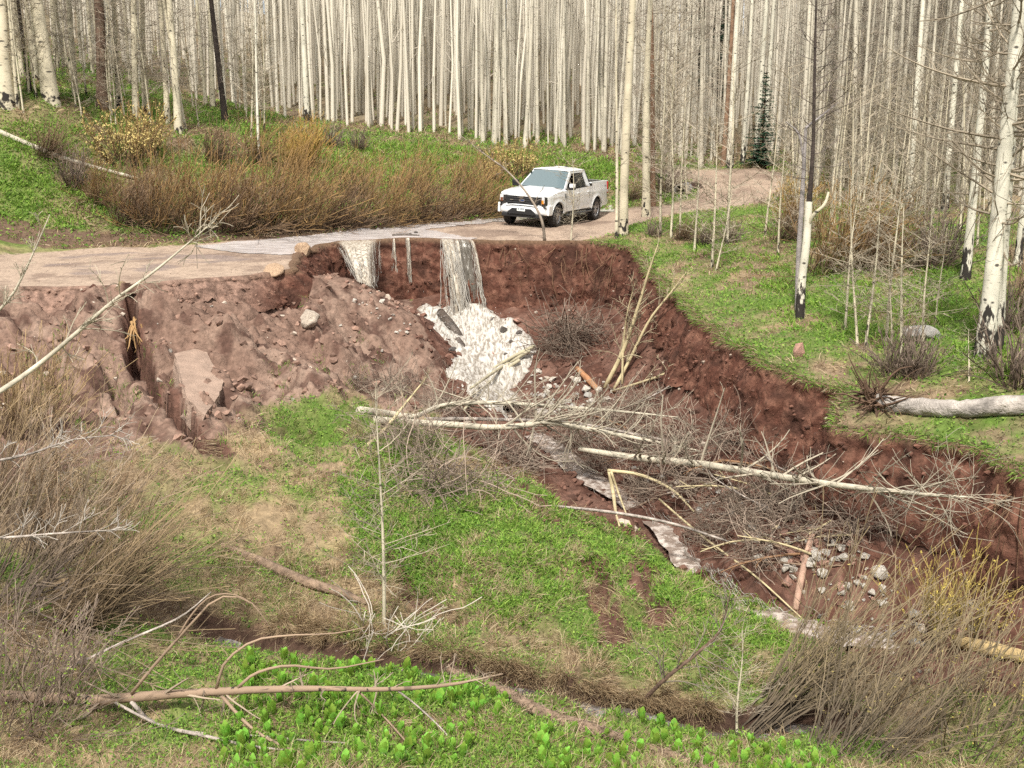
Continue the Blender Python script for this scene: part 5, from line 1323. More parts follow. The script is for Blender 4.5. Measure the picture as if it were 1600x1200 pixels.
# weathered log with its root plate on the right bank
def roots(name, parent, center, n, ln, col, seed, dirv=(0, 0, 0), r=.02):
    rng = np.random.default_rng(seed); p = Parts(); st = np.tile(np.array(center), (n, 1)) + rng.normal(0, .1, (n, 3))
    S_ = grow(rng, st, rng.normal(0, .8, (n, 3)) + np.array(dirv), rng.uniform(*ln, n), 8, 1.1, -.2, .35)
    p.tubes(S_, np.linspace(1, .25, 8)[None] * (r * rng.uniform(.4, 1.3, n))[:, None], 4, np.tile(col, (n, 1)) * rng.uniform(.6, 1.3, (n, 1)))
    return obj(name, p.mesh(name), M_twig, parent)
lg = fallen('fallen_log', 'thick silver weathered log with a torn root end on the right bank', [on(1372,628,.12), on(1400,632,.14), on(1460,637,.15), on(1520,638,.16), on(1600,632,.17), on(1700,628,.17)], [.165, .155, .165, .16, .175, .17], mat('weathered_log_wood', (.33, .295, .262), .95, var=.7, vscale=2.6, bump=.10, bscale=5), 18, 60, .22, 30)
roots('root_plate', lg, (0, 0, .05), 110, (.3, 1.0), (.12, .075, .05), 31, (-.7, -.1, .0), .028)
fallen('fallen_pole', 'straight white pole lying down the left bank', [on(-20,198,.08), on(60,232,.08), on(120,254,.08), on(215,279,.08)], [.10, .095, .09, .06], M_white_log, 7, 14, .05, 32)
fallen('fallen_log', 'old brown log half buried across the lower grassy slope', [on(345,852,.04), on(400,875,.06), on(470,905,.07), on(530,925,.07), on(572,942,.05)], [.05, .085, .09, .08, .05], M_rot, 8, 20, .3, 33)
rl = fallen('rotten_log', 'shaggy rotten log running down to the right through the foreground plants', [on(700,1046,.05), on(790,1085,.06), on(870,1122,.06), on(960,1152,.06), on(1050,1185,.06), on(1130,1215,.05)], [.06, .085, .085, .08, .08, .07], M_rot, 9, 34, .35, 34)
rngq = np.random.default_rng(71); Lr = smooth_poly([on(700,1046,.05), on(790,1085,.06), on(870,1122,.06), on(960,1152,.06), on(1050,1185,.06), on(1130,1215,.05)], 60) - np.array(rl.location)
ix = rngq.integers(0, 59, 900); st = Lr[ix] + rngq.normal(0, .035, (900, 3)) + [0, 0, .03]
S_ = grow(rngq, st, rngq.normal(0, .7, (900, 3)) + [.0, -.5, .15], rngq.uniform(.08, .2, 900), 4, .5, -.8); p = Parts(); p.tubes(S_, np.full((900, 4), .0045), 3, np.tile([.30, .22, .16], (900, 1)) * rngq.uniform(.5, 1.3, (900, 1))); obj('bark_fibres', p.mesh('bark_fibres'), M_twig, rl)
fallen('fallen_log', 'pinkish stripped log standing against the cobbles above the lower stream', [on(1243,952,.05), on(1252,905,.1), on(1262,860,.12), on(1270,832,.14)], [.06, .065, .055, .05], M_pinklog, 8, 12, .12, 35)
fallen('fallen_log', 'yellow log end behind the lower right willows', [on(1496,1002,.1), on(1540,1012,.1), on(1600,1026,.1)], [.10, .11, .10], M_ywood, 9, 10, .15, 36)
fallen('fallen_pole', 'dark stick lying over the water on the flooded road', [on(613,368,.03), on(635,367,.03), on(655,368,.03)], [.05, .05, .03], M_wetlog, 6, 8, .2, 37)
# roots hanging from the head wall
def wallpt(px, py, d): return P(px, py, d)
for i, (px, w_, n, lab) in enumerate([(822, 40, 26, 'tangle of bare roots hanging down the red wall right of the waterfall'), (905, 50, 24, 'fine roots hanging from the rim under the truck road'), (960, 40, 22, 'roots hanging from the rim above the dead brush ball'), (1590, 30, 26, 'thick roots hanging from the wall at the right edge')]):
    rng = np.random.default_rng(600 + i); k = np.argmin(np.abs(project(E3[:, 0], E3[:, 1], zt)[0] - px) + 1000 * (E3[:, 1] < 15))
    c = np.array([E3[k, 0], E3[k, 1], zt[k]]); nn = np.array([N3[k, 0], N3[k, 1], 0]); tg = np.array([-nn[1], nn[0], 0])
    root = obj('hanging_roots', None, label=lab, cat='roots'); root.location = c
    sw = w_ / 2 * c[1] / F_PX; st = tg * rng.normal(0, sw, (n, 1)) + nn * .12 + np.array([0, 0, -.12]) + np.array([0, 0, -1]) * rng.uniform(0, .5, (n, 1))
    S_ = grow(rng, st, nn * .55 + np.array([0, 0, -1]) + rng.normal(0, .35, (n, 3)), rng.uniform(.5, 1.7, n), 9, .7, -.3, .25)
    p = Parts(); p.tubes(S_, np.linspace(1, .4, 9)[None] * rng.uniform(.006, .017, (n, 1)), 4, np.tile([.17, .10, .06], (n, 1)) * rng.uniform(.5, 1.4, (n, 1))); obj('root', p.mesh('root'), M_twig, root)
rst = np.random.default_rng(91); STK = []
for k in range(5):
    p = Parts(); L_ = grow(rst, np.zeros((1, 3)), np.array([[1, .1, .05]]), np.array([1.0]), 8, .25, 0, .1); p.tubes(L_, np.linspace(.018, .007, 8)[None], 5)
    B_, RB = side_twigs(rst, L_, np.linspace(.016, .006, 8)[None], 5, .12, .4, 4, .5, .1); p.tubes(B_, np.maximum(RB, .005), 3); me = p.mesh('stick', True); me.materials.append([M_cream, M_greylog, M_white_log, M_rot, M_root][k]); STK.append(me)
STK_PX = [(860,640),(1000,640),(1140,690),(1300,790),(1360,880),(1250,930),(1130,880),(1000,800),(880,720)]
c = 0
while c < 60:
    px = rst.uniform(850, 1370); py = rst.uniform(630, 930)
    if not inside(np.array([px]), np.array([py]), STK_PX)[0]: continue
    x, y, z = hit(px, py); o = obj('stick', STK[c % 5], None, None, (x, y, z + rst.uniform(.02, .18)), 'loose bare stick in the debris under the fallen aspens', 'stick', 'sticks in the gully debris'); c += 1
    s_ = rst.uniform(.6, 1.7); o.scale = (s_, s_, s_); o.rotation_euler = (rst.uniform(-.3, .3), rst.uniform(-.45, .2), rst.uniform(-.9, .6) + (math.pi if rst.random() < .3 else 0))
# roots in the crack
cx_, cy_, cz_ = hit(216, 520); e = obj('hanging_roots', None, label='yellow roots hanging inside the crack at the left of the slump', cat='roots'); e.location = (cx_, cy_, cz_)
rq = np.random.default_rng(5); S_ = grow(rq, rq.normal(0, .12, (14, 3)) + [.05, -.1, .3], rq.normal(0, .3, (14, 3)) + [.1, -.4, -.8], rq.uniform(.5, 1.3, 14), 9, .6, -.2, .2); p = Parts(); p.tubes(S_, np.linspace(.022, .01, 9)[None] * np.ones((14, 1)), 4, np.tile([.45, .28, .13], (14, 1))); obj('root', p.mesh('root'), M_twig, e)
# culvert outlet under the far road bend; soil lump coloured dark for the undercut's shade
x, y, z = hit(1072, 302); bl = obj('soil_block', boulder(9, (1, .5, .42), .2), mat('undercut_shade_soil', (.06, .034, .025), .9, var=.5, vscale=4, bump=.05), None, (x + .1, y + .5, z + .12), 'soil bank at the culvert beside the road bend, darkened as a shaded undercut', 'soil block'); bl.scale = (.75, .75, .75)
bm = bmesh.new(); bmesh.ops.create_cone(bm, cap_ends=False, segments=28, radius1=.3, radius2=.3, depth=1.6); me = bpy.data.meshes.new('culvert_pipe'); bm.to_mesh(me); bm.free()
cp = obj('culvert_pipe', me, mat('galvanised_steel', (.45, .45, .46), .45, metallic=.6), None, (x + .05, y + .35, z + .12), 'grey culvert pipe mouth under the far road bend', 'pipe'); cp.rotation_euler = (math.pi / 2, 0, -.4); m_ = cp.modifiers.new('solid', 'SOLIDIFY'); m_.thickness = .03
# foreground limbs
fb_ = lambda a, b, d=13.2: air(a, b, d, .12)
fallen('fallen_limb', 'reddish tan broken limb lying across the lower left foreground',
  [fb_(-30,1086,13.3), fb_(60,1090,13.3), fb_(150,1094,13.3), fb_(250,1086,13.2), fb_(350,1080,13.2), fb_(480,1076,13.2), fb_(600,1077,13.2), fb_(700,1070,13.2), fb_(786,1053,13.4)], [.075, .075, .07, .06, .048, .038, .03, .022, .008], M_branch, 10, 48, .16, 40, dict(n=34, len=(.25, .9), col=(.34, .27, .20), t0=.15, up=.05, fw=.5, sp=.9, rmin=.006, rt=.004, tw=4), 'branch', None,
  [('side_branch', [fb_(205,1084), fb_(245,1035), fb_(290,985), fb_(340,935), fb_(390,940), fb_(425,985)], [.022, .02, .017, .013, .01, .005], M_branch),
   ('side_branch', [fb_(275,1000), fb_(300,960), fb_(330,932), fb_(370,930), fb_(410,955)], [.013, .012, .01, .008, .004], M_branch),
   ('side_branch', [fb_(338,1076), fb_(352,1035), fb_(395,1002), fb_(450,993), fb_(520,990), fb_(570,980)], [.02, .018, .015, .013, .01, .005], M_branch),
   ('side_branch', [fb_(372,1074), fb_(400,1052), fb_(450,1040), fb_(520,1045), fb_(600,1030)], [.022, .02, .018, .014, .006], M_branch),
   ('side_branch', [fb_(205,1096), fb_(240,1130), fb_(320,1150), fb_(420,1170), fb_(540,1172)], [.03, .026, .022, .016, .007], M_greylog),
   ('side_branch', [fb_(345,1086), fb_(390,1135), fb_(440,1165), fb_(510,1188), fb_(560,1200)], [.024, .022, .018, .014, .007], M_branch),
   ('side_branch', [fb_(180,1098), fb_(270,1140), fb_(400,1150), fb_(520,1160), fb_(640,1165)], [.02, .018, .016, .012, .006], M_greylog),
   ('side_branch', [fb_(620,1078), fb_(660,1110), fb_(700,1150), fb_(712,1175)], [.014, .012, .01, .005], M_greylog),
   ('side_branch', [fb_(560,1080), fb_(600,1120), fb_(650,1175), fb_(690,1205)], [.014, .012, .01, .005], M_branch)])
lm = lambda a, b, d=14.0: P(a, b, d)
ft = lambda x, y, z2: [(x - 1.6, y - .3, gz1(x - 1.6, y - .3) - .05), (x - .7, y - .1, gz1(x - 1.6, y - .3) * .45 + z2 * .55)]   # foot in the soil outside the frame
fallen('leaning_limb', 'long pale limb slanting up from the left edge in front of the slump',
  ft(*lm(-60,650,13.6)) + [lm(-60,650,13.6), lm(0,612,13.8), lm(60,570), lm(120,520), lm(180,468), lm(240,425), lm(300,375), lm(335,345)], [.055, .045, .036, .034, .030, .026, .021, .016, .009, .004], M_white_log, 7, 26, .05, 41, dict(n=22, len=(.3, 1.0), col=(.40, .35, .26), t0=.4, up=.1, fw=.8, rmin=.006, rt=.004), 'branch')
fallen('leaning_limb', 'thin pale limb rising steeply at the left edge', ft(*lm(-20,520,13.8)) + [lm(-20,520,13.8), lm(20,460,13.8), lm(50,400,13.8), lm(78,335,13.8)], [.03, .024, .018, .016, .012, .004], M_white_log, 6, 14, .05, 42, dict(n=10, len=(.2, .6), col=(.40, .35, .26), t0=.5, rmin=.005, rt=.004), 'branch')
fallen('leaning_limb', 'grey-white limb reaching right from the left willow at mid height', ft(*lm(-40,735,13.9)) + [lm(-40,735,13.9), lm(40,712,14), lm(110,688,14.2), lm(180,680,14.4)], [.024, .02, .014, .006], M_greylog, 6, 12, .05, 43, dict(n=12, len=(.3, .8), col=(.40, .36, .31), t0=.45, rmin=.005, rt=.004), 'branch')
fallen('leaning_limb', 'grey-white limb low at the left edge above the ochre willow', ft(*lm(-40,850,13.5)) + [lm(-40,850,13.5), lm(40,838,13.6), lm(110,832,13.8), lm(180,828,14)], [.022, .018, .014, .006], M_greylog, 6, 12, .05, 44, dict(n=12, len=(.3, .8), col=(.40, .36, .31), t0=.45, rmin=.005, rt=.004), 'branch')
fallen('leaning_limb', 'bleached stick lying beside the green plants in the left foreground', [fb_(110,1042,14), fb_(200,1000,14.2), fb_(280,965,14.4), fb_(330,925,14.6)], [.02, .018, .014, .006], M_greylog, 6, 12, .05, 45, None, 'branch')
# bent sapling in front of the truck
fallen('leaning_sapling', 'dark-footed bent sapling arching up left in front of the truck', [on(851,377,.0), air(848,350,37.7), air(838,325,37.7), air(818,295,37.7), air(790,265,37.7), air(760,243,37.7), air(720,212,37.7)], [.05, .045, .038, .032, .026, .02, .008], mat('bent_sapling_bark', (.29, .24, .19), .9, var=.5, vscale=3), 6, 22, .05, 46, dict(n=12, len=(.3, .9), col=(.27, .22, .17), t0=.3, rmin=.009, rt=.007), 'sapling')
fallen('leaning_sapling', 'crooked dark sapling bowed over the lower creek on the right', [on(1000,1100,.0), air(1040,1060,15.2), air(1090,1020,15.4), air(1125,985,15.6), air(1140,930,15.8)], [.035, .032, .028, .02, .008], M_dead, 6, 16, .05, 47, dict(n=20, len=(.3, .9), col=(.20, .17, .13), t0=.2), 'sapling')

# ================================================================== corn lilies in the foreground
def leaf_mesh(seed, L_, w_):
    rng = np.random.default_rng(seed); n = 6; V = []
    for i in range(n):
        t = i / (n - 1); ww = w_ * (math.sin(math.pi * min(1, t * .80 + .12)) ** .7) * (1 if i < n - 1 else .5); out = .16 * L_ * t + .04 * L_ * t * t
        z = L_ * (t - .12 * t * t)
        for s, dz in ((-1, .18), (0, 0), (1, .18)): V.append((s * ww * .5, out - dz * ww, z))
    q = [(i * 3 + j, i * 3 + j + 1, i * 3 + j + 4, i * 3 + j + 3) for i in range(n - 1) for j in range(2)]
    c = np.array([[.27, .47, .07]] * len(V)) * np.linspace(.85, 1.25, n).repeat(3)[:, None]
    return mesh_np('leaf', V, q, None, True, None, c)
M_lily = mat('corn_lily_leaf', attr='col', rough=.5, spec=.4, trans=.35, var=.2, vscale=14)
_n = M_lily.node_tree; _oi = _n.nodes.new('ShaderNodeObjectInfo'); _hs = _n.nodes.new('ShaderNodeHueSaturation'); _r = _n.nodes.new('ShaderNodeMapRange'); _r.inputs['To Min'].default_value = .55; _r.inputs['To Max'].default_value = 1.15; _r2 = _n.nodes.new('ShaderNodeMapRange'); _r2.inputs['To Min'].default_value = .47; _r2.inputs['To Max'].default_value = .53
_lk = _n.nodes['Principled BSDF'].inputs['Base Color'].links[0].from_socket
_n.links.new(_oi.outputs['Random'], _r.inputs['Value']); _n.links.new(_oi.outputs['Random'], _r2.inputs['Value']); _n.links.new(_r.outputs[0], _hs.inputs['Value']); _n.links.new(_r2.outputs[0], _hs.inputs['Hue']); _n.links.new(_lk, _hs.inputs['Color']); _n.links.new(_hs.outputs[0], _n.nodes['Principled BSDF'].inputs['Base Color'])
LEAF = [leaf_mesh(i, .19 + .03 * i, .105 + .014 * (i % 3)) for i in range(4)]
for me in LEAF: me.materials.append(M_lily)
LILY_PX = [[(395,1030),(520,1030),(650,1035),(710,1050),(800,1100),(760,1150),(720,1200),(330,1205),(370,1090)], [(820,1110),(900,1130),(1010,1180),(1000,1205),(840,1205)], [(1000,1120),(1140,1150),(1300,1190),(1320,1215),(1100,1215),(1010,1165)]]
rl_ = np.random.default_rng(14); pts_l = []
tries = 0
while len(pts_l) < 300 and tries < 9000:
    tries += 1; px = rl_.uniform(320, 1330); py = rl_.uniform(1030, 1230)
    zone = [k for k, pl in enumerate(LILY_PX) if inside(np.array([px]), np.array([min(py, 1203)]), pl)[0]]
    if not zone or (zone[0] and rl_.random() < .15): continue
    x, y, z = hit(px, py)
    if any((x - a) ** 2 + (y - b) ** 2 < .125 ** 2 for a, b in pts_l) or chan(np.array([x]), np.array([y]), DITCH, .4, 1)[1][0] < 1.0: continue
    pts_l.append((x, y))
    s = rl_.uniform(.5, 1.05); plc = ('behind' if py < 1072 else 'just below' if py < 1130 else 'well in front of') + ' the reddish limb, ' + ('near its middle' if px < 480 else 'under its outer half' if px < 640 else 'towards its tip')
    e = obj('corn_lily', None, label=('big ' if s > .87 else 'small ' if s < .68 else 'mid-sized ') + ['bright green corn lily ' + plc, 'bright green corn lily just right of the rotten log', 'bright green corn lily beside the foreground creek at lower right'][zone[0]], cat='plant', group=['corn lilies left of the rotten log', 'corn lilies right of the rotten log', 'corn lilies by the lower creek'][zone[0]])
    e.location = (x, y, z - .03); e.scale = (s, s, s * rl_.uniform(.85, 1.1)); e.rotation_euler = (rl_.normal(0, .08), rl_.normal(0, .08), rl_.uniform(0, 6.28))
    nl = int(rl_.integers(7, 11))
    for k in range(nl):
        f = k / nl; a = k * 2.4
        o = obj('leaf', LEAF[int(rl_.integers(4))], None, e); o.location = (-.015 * math.sin(a), .015 * math.cos(a), .02 + .05 * (1 - f))
        o.rotation_euler = ((.10 - .32 * f), 0, a); sc_ = .95 - .2 * f; o.scale = (sc_, sc_, sc_)
print('rocks, logs, lilies', len(pts_l))
# ================================================================== water
def water_mat(name, foam, water, thr, rough=.25, alpha=None, scale=6.0, stretch=(1, 1, 1), bd=.03):
    m = bpy.data.materials.new(name); m.use_nodes = True; nt = m.node_tree; b = nt.nodes['Principled BSDF']; N = nt.nodes.new; K = nt.links.new
    tcn = N('ShaderNodeTexCoord'); mp = N('ShaderNodeMapping'); mp.inputs['Scale'].default_value = stretch; K(tcn.outputs['Object'], mp.inputs['Vector'])
    n = N('ShaderNodeTexNoise'); n.inputs['Scale'].default_value = scale; n.inputs['Detail'].default_value = 5; n.inputs['Roughness'].default_value = .65; K(mp.outputs[0], n.inputs['Vector'])
    r = N('ShaderNodeMapRange'); r.inputs['From Min'].default_value = thr - .07; r.inputs['From Max'].default_value = thr + .07; K(n.outputs['Fac'], r.inputs['Value'])
    mx = N('ShaderNodeMix'); mx.data_type = 'RGBA'; mx.inputs[6].default_value = (*water, 1); mx.inputs[7].default_value = (*foam, 1); K(r.outputs[0], mx.inputs[0]); K(mx.outputs[2], b.inputs['Base Color'])
    b.inputs['Roughness'].default_value = rough; b.inputs['IOR'].default_value = 1.33; b.inputs['Specular IOR Level'].default_value = .5
    bp = N('ShaderNodeBump'); bp.inputs['Distance'].default_value = bd; K(n.outputs['Fac'], bp.inputs['Height']); K(bp.outputs[0], b.inputs['Normal'])
    if alpha is not None:
        ea = N('ShaderNodeAttribute'); ea.attribute_name = 'e'
        ra = N('ShaderNodeMapRange'); ra.inputs['To Min'].default_value = alpha; ra.inputs['To Max'].default_value = 1.0; K(r.outputs[0], ra.inputs['Value']); 
        s1 = N('ShaderNodeMath'); s1.operation = 'MULTIPLY_ADD'; s1.inputs[1].default_value = 3.2; K(ea.outputs['Fac'], s1.inputs[0]); neg = N('ShaderNodeMath'); neg.operation = 'MULTIPLY'; neg.inputs[1].default_value = -1.55; K(n.outputs['Fac'], neg.inputs[0]); K(neg.outputs[0], s1.inputs[2])
        s2 = N('ShaderNodeMapRange'); s2.inputs['From Min'].default_value = -.45; s2.inputs['From Max'].default_value = .35; K(s1.outputs[0], s2.inputs['Value'])
        s3_ = N('ShaderNodeMath'); s3_.operation = 'MULTIPLY'; K(ra.outputs[0], s3_.inputs[0]); K(s2.outputs[0], s3_.inputs[1]); K(s3_.outputs[0], b.inputs['Alpha'])
    return m
M_film = water_mat('muddy_water_sky_sheen', (.64, .585, .56), (.48, .425, .40), .50, .10, None, 1.6, (1, 3, 1), .006)  # muddy water, base colours lifted to paint in the sky's reflection
M_pud = water_mat('shallow_puddle', (.36, .28, .235), (.27, .205, .17), .52, .14, None, 2.0, (1, 3, 1), .004)
M_foam = water_mat('white_water', (.54, .51, .46), (.25, .215, .175), .475, .3, None, 6.5, (2.2, .5, .7), .03)
M_fallw = water_mat('falling_white_water', (.60, .545, .455), (.35, .285, .215), .48, .3, .62, 4, (2.6, 2.6, .22), .012)
M_fallc = water_mat('falling_foam', (.74, .70, .62), (.48, .42, .34), .46, .35, .9, 5, (1.6, 1.6, .45), .02)
M_fallg = water_mat('falling_grey_water', (.60, .58, .53), (.17, .155, .13), .62, .15, .80, 5, (2, 2, .6))
M_thin = water_mat('thin_trickle', (.70, .66, .60), (.35, .28, .23), .45, .3, .25, 9, (2, 2, .5))
M_stream = water_mat('stream_water', (.52, .46, .41), (.22, .17, .14), .53, .07, None, 5, (1, 1, 1), .02)
M_creek = water_mat('dark_creek_water', (.30, .28, .28), (.10, .085, .075), .58, .08, None, 5)
# sheet of water on the road
WET_PX = [(500,384),(530,380),(590,377),(640,374.5),(700,378),(716,378),(745,372),(700,366),(660,360),(720,352),(780,347.5),(960,329),(960,326.5),(780,342),(700,349),(600,357),(520,364),(440,372),(360,379),(300,386),(360,394),(440,400),(470,396)]
WET2_PX = [(130,400),(200,396),(300,398),(330,406),(250,418),(160,426),(110,415)]
for nm, poly, lab in (('water_on_road', WET_PX, 0),):
    hm = (2.3 * fbm(TX, TY, .9, 3, 95) if lab == 0 else 15 * fbm(TX * .35, TY, .5, 3, 95))
    wm = inside(PU, PV + hm, poly) & (TY > 27) & (TY < 52) & ~GG.ravel()
    fm = wm[quads].sum(1) >= 2; q = quads[fm]; used = np.unique(q); remap = np.full(len(V_all), -1); remap[used] = np.arange(len(used))
    VV = V_all[used].copy(); VV[:, 2] += .016
    obj(nm, mesh_np(nm, VV, remap[q], None, True), M_pud if lab else M_film, kind='structure')

def fall(name, label, top, bot, m, nu=26, nv=34, jit=.05, bulge=.25, cat='waterfall'):
    """a thrown sheet: top and bottom edges as lists of world points"""
    tp = smooth_poly(top, nu); bt = smooth_poly(bot, nu); V = np.zeros((nv, nu, 3))
    for j in range(nv):
        t = j / (nv - 1); hx = math.sqrt(t); c = tp + (bt - tp) * np.array([hx * .5 + t * .5, hx, t])[None]
        c[:, 2] = tp[:, 2] + (bt[:, 2] - tp[:, 2]) * t ** 1.35
        s = np.arange(nu) * .07; nz_ = fbm(s * 4, s * 0 + t * 2.2, .5, 3, hash(label) % 1 + 97)
        c[:, 1] -= jit * nz_ + bulge * .0; c[:, 0] += .05 * t * fbm(s * 0 + t * 3, s * 3, .4, 3, 131); V[j] = c
    i2 = np.arange(nv * nu).reshape(nv, nu); q = np.stack([i2[:-1, :-1], i2[1:, :-1], i2[1:, 1:], i2[:-1, 1:]], -1).reshape(-1, 4)
    ed_ = np.tile(np.minimum(np.linspace(0, 1, nu), 1 - np.linspace(0, 1, nu))[None], (nv, 1)) * (1.6 - .9 * np.linspace(0, 1, nv)[:, None])
    return obj(name, mesh_np(name, V.reshape(-1, 3), q, None, True, {'e': ed_.ravel()}), m, kind='structure')
def lipP(px, py=None):
    k = np.argmin(np.abs(project(E3[:, 0], E3[:, 1], zt)[0] - px) + 1000 * (E3[:, 1] < 33)); return np.array([E3[k, 0], E3[k, 1], zt[k] + .05]) + np.array([N3[k, 0], N3[k, 1], 0]) * .16
def botP(px, py, lift=.05, dmax=None):
    x, y, z = hit(px, py); return np.array([x, y, z + lift])
M_white = mat('foaming_water', attr='col', rough=.35, spec=.5, trans=.35)
FOAM, MUD = np.array([.60, .57, .51]), np.array([.40, .33, .26])
def strands(name, top, bot, n, seed, rad0, spread=.04, mud=.35, throw=.25, k=13, part=1.0):
    """falling water as many thin ropes: top and bottom edges as world points"""
    rng = np.random.default_rng(seed); tp = smooth_poly(top, 64); bt = smooth_poly(bot, 64); a = rng.random(n)
    def ev(c, a): f = a * 63; i = np.minimum(f.astype(int), 62); f = (f - i)[:, None]; return c[i] + (c[i + 1] - c[i]) * f
    p0 = ev(tp, a); p1 = ev(bt, np.clip(a + rng.normal(0, .03, n), 0, 1)) + rng.normal(0, spread, (n, 3)) * [1, 1, 0]
    t0 = np.where(rng.random(n) < part, 0, rng.uniform(0, .6, n)); t1 = np.where(rng.random(n) < part, 1, rng.uniform(.5, 1, n)); t1 = np.maximum(t1, t0 + .2)
    T_ = t0[:, None] + (t1 - t0)[:, None] * np.linspace(0, 1, k)[None]; hx = np.sqrt(np.clip(T_, 0, 1))
    PT = np.zeros((n, k, 3)); PT[:, :, 0] = p0[:, None, 0] + (p1 - p0)[:, None, 0] * T_; PT[:, :, 1] = p0[:, None, 1] + (p1 - p0)[:, None, 1] * hx; PT[:, :, 2] = p0[:, None, 2] + (p1 - p0)[:, None, 2] * T_ ** 1.4
    PT += rng.normal(0, 1, PT.shape) * (.004 + .022 * T_[:, :, None]) * [1, 1, .6]
    R_ = (rad0 * rng.uniform(.4, 1.5, n))[:, None] * (1 + .5 * rng.normal(0, 1, (n, k)).clip(-1, 1)) * (.6 + .7 * T_)
    c = lerp(FOAM, MUD, (rng.random((n, 1)) < mud) * rng.uniform(.4, 1, (n, 1)))
    p = Parts(); p.tubes(PT, R_, 4, c); o = obj(name, p.mesh(name, True), M_white, kind='structure'); return o
def lay(v, dy): return [q + np.array([0, dy, 0]) for q in v]
CT_, CB_ = [lipP(513), lipP(535), lipP(555), lipP(575), lipP(597)], [botP(546,432), botP(558,440), botP(570,446), botP(584,452), botP(598,456)]
fall('waterfall_curtain', 'w', CT_, CB_, M_fallw, 70, 46, .10)
strands('waterfall_curtain', lay(CT_, -.02), lay(CB_, -.05), 70, 1, .006, .04, .3, part=.2)
for a0, a1, dx, dz, w_ in ((613, 616, 0, 1.75, 2), (634, 642, .05, 1.85, 3)):
    b0, b1 = lipP((a0 + a1) / 2 + 1 - w_) + [dx - .03, -.2, -dz], lipP((a0 + a1) / 2 + 1 + w_) + [dx + .03, -.2, -dz]
    fall('waterfall_trickle', 't', [lipP(a0), lipP(a1)], [b0, b1], M_fallw, 8, 40, .05)
    strands('waterfall_trickle', [lipP(a0), lipP(a1)], [b0, b1], 6 * w_, 2, .0055, .05, .3, part=.4)
WT_, WB_ = [lipP(690), lipP(700), lipP(711)], [botP(703,494,.1) + [0, -.1, 0], botP(718,496,.1) + [0, -.1, 0], botP(735,498,.1) + [0, -.1, 0]]
fall('waterfall', 'main', WT_, WB_, M_fallc, 36, 50, .22); fall('waterfall', 'main2', lay(WT_, -.06), lay(WB_, -.16), M_fallw, 36, 50, .20)
strands('waterfall', lay(WT_, -.05), lay(WB_, -.15), 90, 4, .008, .12, .15, part=.25)
fall('waterfall_sheet', 'grey', [lipP(707), lipP(722), lipP(738)], [botP(724,488,.1), botP(738,490,.1), botP(756,492,.1)], M_fallg, 34, 44, .10)
for t0_, t1_, b0_, b1_, sd in ((713, 719, 722, 730, 5), (736, 740, 753, 760, 7)):
    fall('waterfall', 'edge', [lipP(t0_), lipP(t1_)], [botP(b0_, 489, .1) + [0, -.14, 0], botP(b1_, 490, .1) + [0, -.14, 0]], M_fallw, 10, 44, .10)
    strands('waterfall', [lipP(t0_), lipP(t1_)], [botP(b0_, 489, .1) + [0, -.16, 0], botP(b1_, 490, .1) + [0, -.16, 0]], 16, sd, .007, .06, .2, part=.3)
# cascade: churning surface over the gully head
CASC_PX = [(655,472),(690,480),(770,488),(812,503),(838,530),(835,552),(815,572),(800,600),(805,640),(760,650),(722,620),(712,598),(726,570),(712,548),(694,520),(668,490)]
mx_, my_ = np.meshgrid(np.arange(-3.6, 1.6, .035), np.arange(28.5, 38.4, .035)); zz = gz(mx_, my_); u, v = project(mx_, my_, zz)
cm = inside(u + 22 * fbm(mx_, my_, .5, 4, 98), v + 16 * fbm(mx_, my_, .4, 4, 99), CASC_PX) & in_gully(mx_, my_) & (polydist(mx_, my_, EDGE_C) > .12)
mk = cm.astype(float)
for _ in range(3):
    for ax in (0, 1): mk = sum(np.roll(mk, k_, ax) for k_ in range(-4, 5)) / 9
zz = np.maximum(Lf(mx_, my_), zz - .12) + .24 * (mk - .5) + mk * (.16 * np.abs(fbm(mx_, my_ * .6, .5, 4, 101)) + .05 * fbm(mx_, my_ * .6, .16, 2, 102))
cm = mk > .08
i2 = np.arange(mx_.size).reshape(mx_.shape); q = np.stack([i2[:-1, :-1], i2[:-1, 1:], i2[1:, 1:], i2[1:, :-1]], -1).reshape(-1, 4); fm = cm.ravel()[q].sum(1) >= 3; q = q[fm]; used = np.unique(q); remap = np.full(mx_.size, -1); remap[used] = np.arange(len(used))
obj('cascade_water', mesh_np('cascade_water', np.stack([mx_.ravel(), my_.ravel(), zz.ravel()], 1)[used], remap[q], None, True), M_foam, kind='structure')
def flow_strands(name, xs, ys, seed, steps, dl, rad0, lift, mud, follow=None):
    rng = np.random.default_rng(seed); n = len(xs); PT = np.zeros((n, steps, 3)); x, y = xs.copy(), ys.copy(); e = .35; vx = np.zeros(n); vy = np.zeros(n)
    for k in range(steps):
        PT[:, k] = np.stack([x, y, gz(x, y) + lift + np.abs(rng.normal(0, .045, n))], 1)
        if follow is None: gxx = (Lf(x + e, y) - Lf(x - e, y)); gyy = (Lf(x, y + e) - Lf(x, y - e))
        else: gxx, gyy = follow(x, y)
        vx = .6 * vx - .4 * gxx + rng.normal(0, .05, n); vy = .6 * vy - .4 * gyy + rng.normal(0, .05, n); l = np.hypot(vx, vy) + 1e-6
        x = x + vx / l * dl; y = y + vy / l * dl
    R_ = (rad0 * rng.uniform(.4, 1.6, n))[:, None] * np.sin(np.linspace(.25, 2.9, steps))[None] * (1 + .4 * rng.normal(0, 1, (n, steps)).clip(-1, 1))
    c = lerp(FOAM, MUD, (rng.random((n, 1)) < mud) * rng.uniform(.3, 1, (n, 1))); p = Parts(); p.tubes(PT, R_, 4, c)
    return obj(name, p.mesh(name, True), M_white, kind='structure')
rf = np.random.default_rng(45)
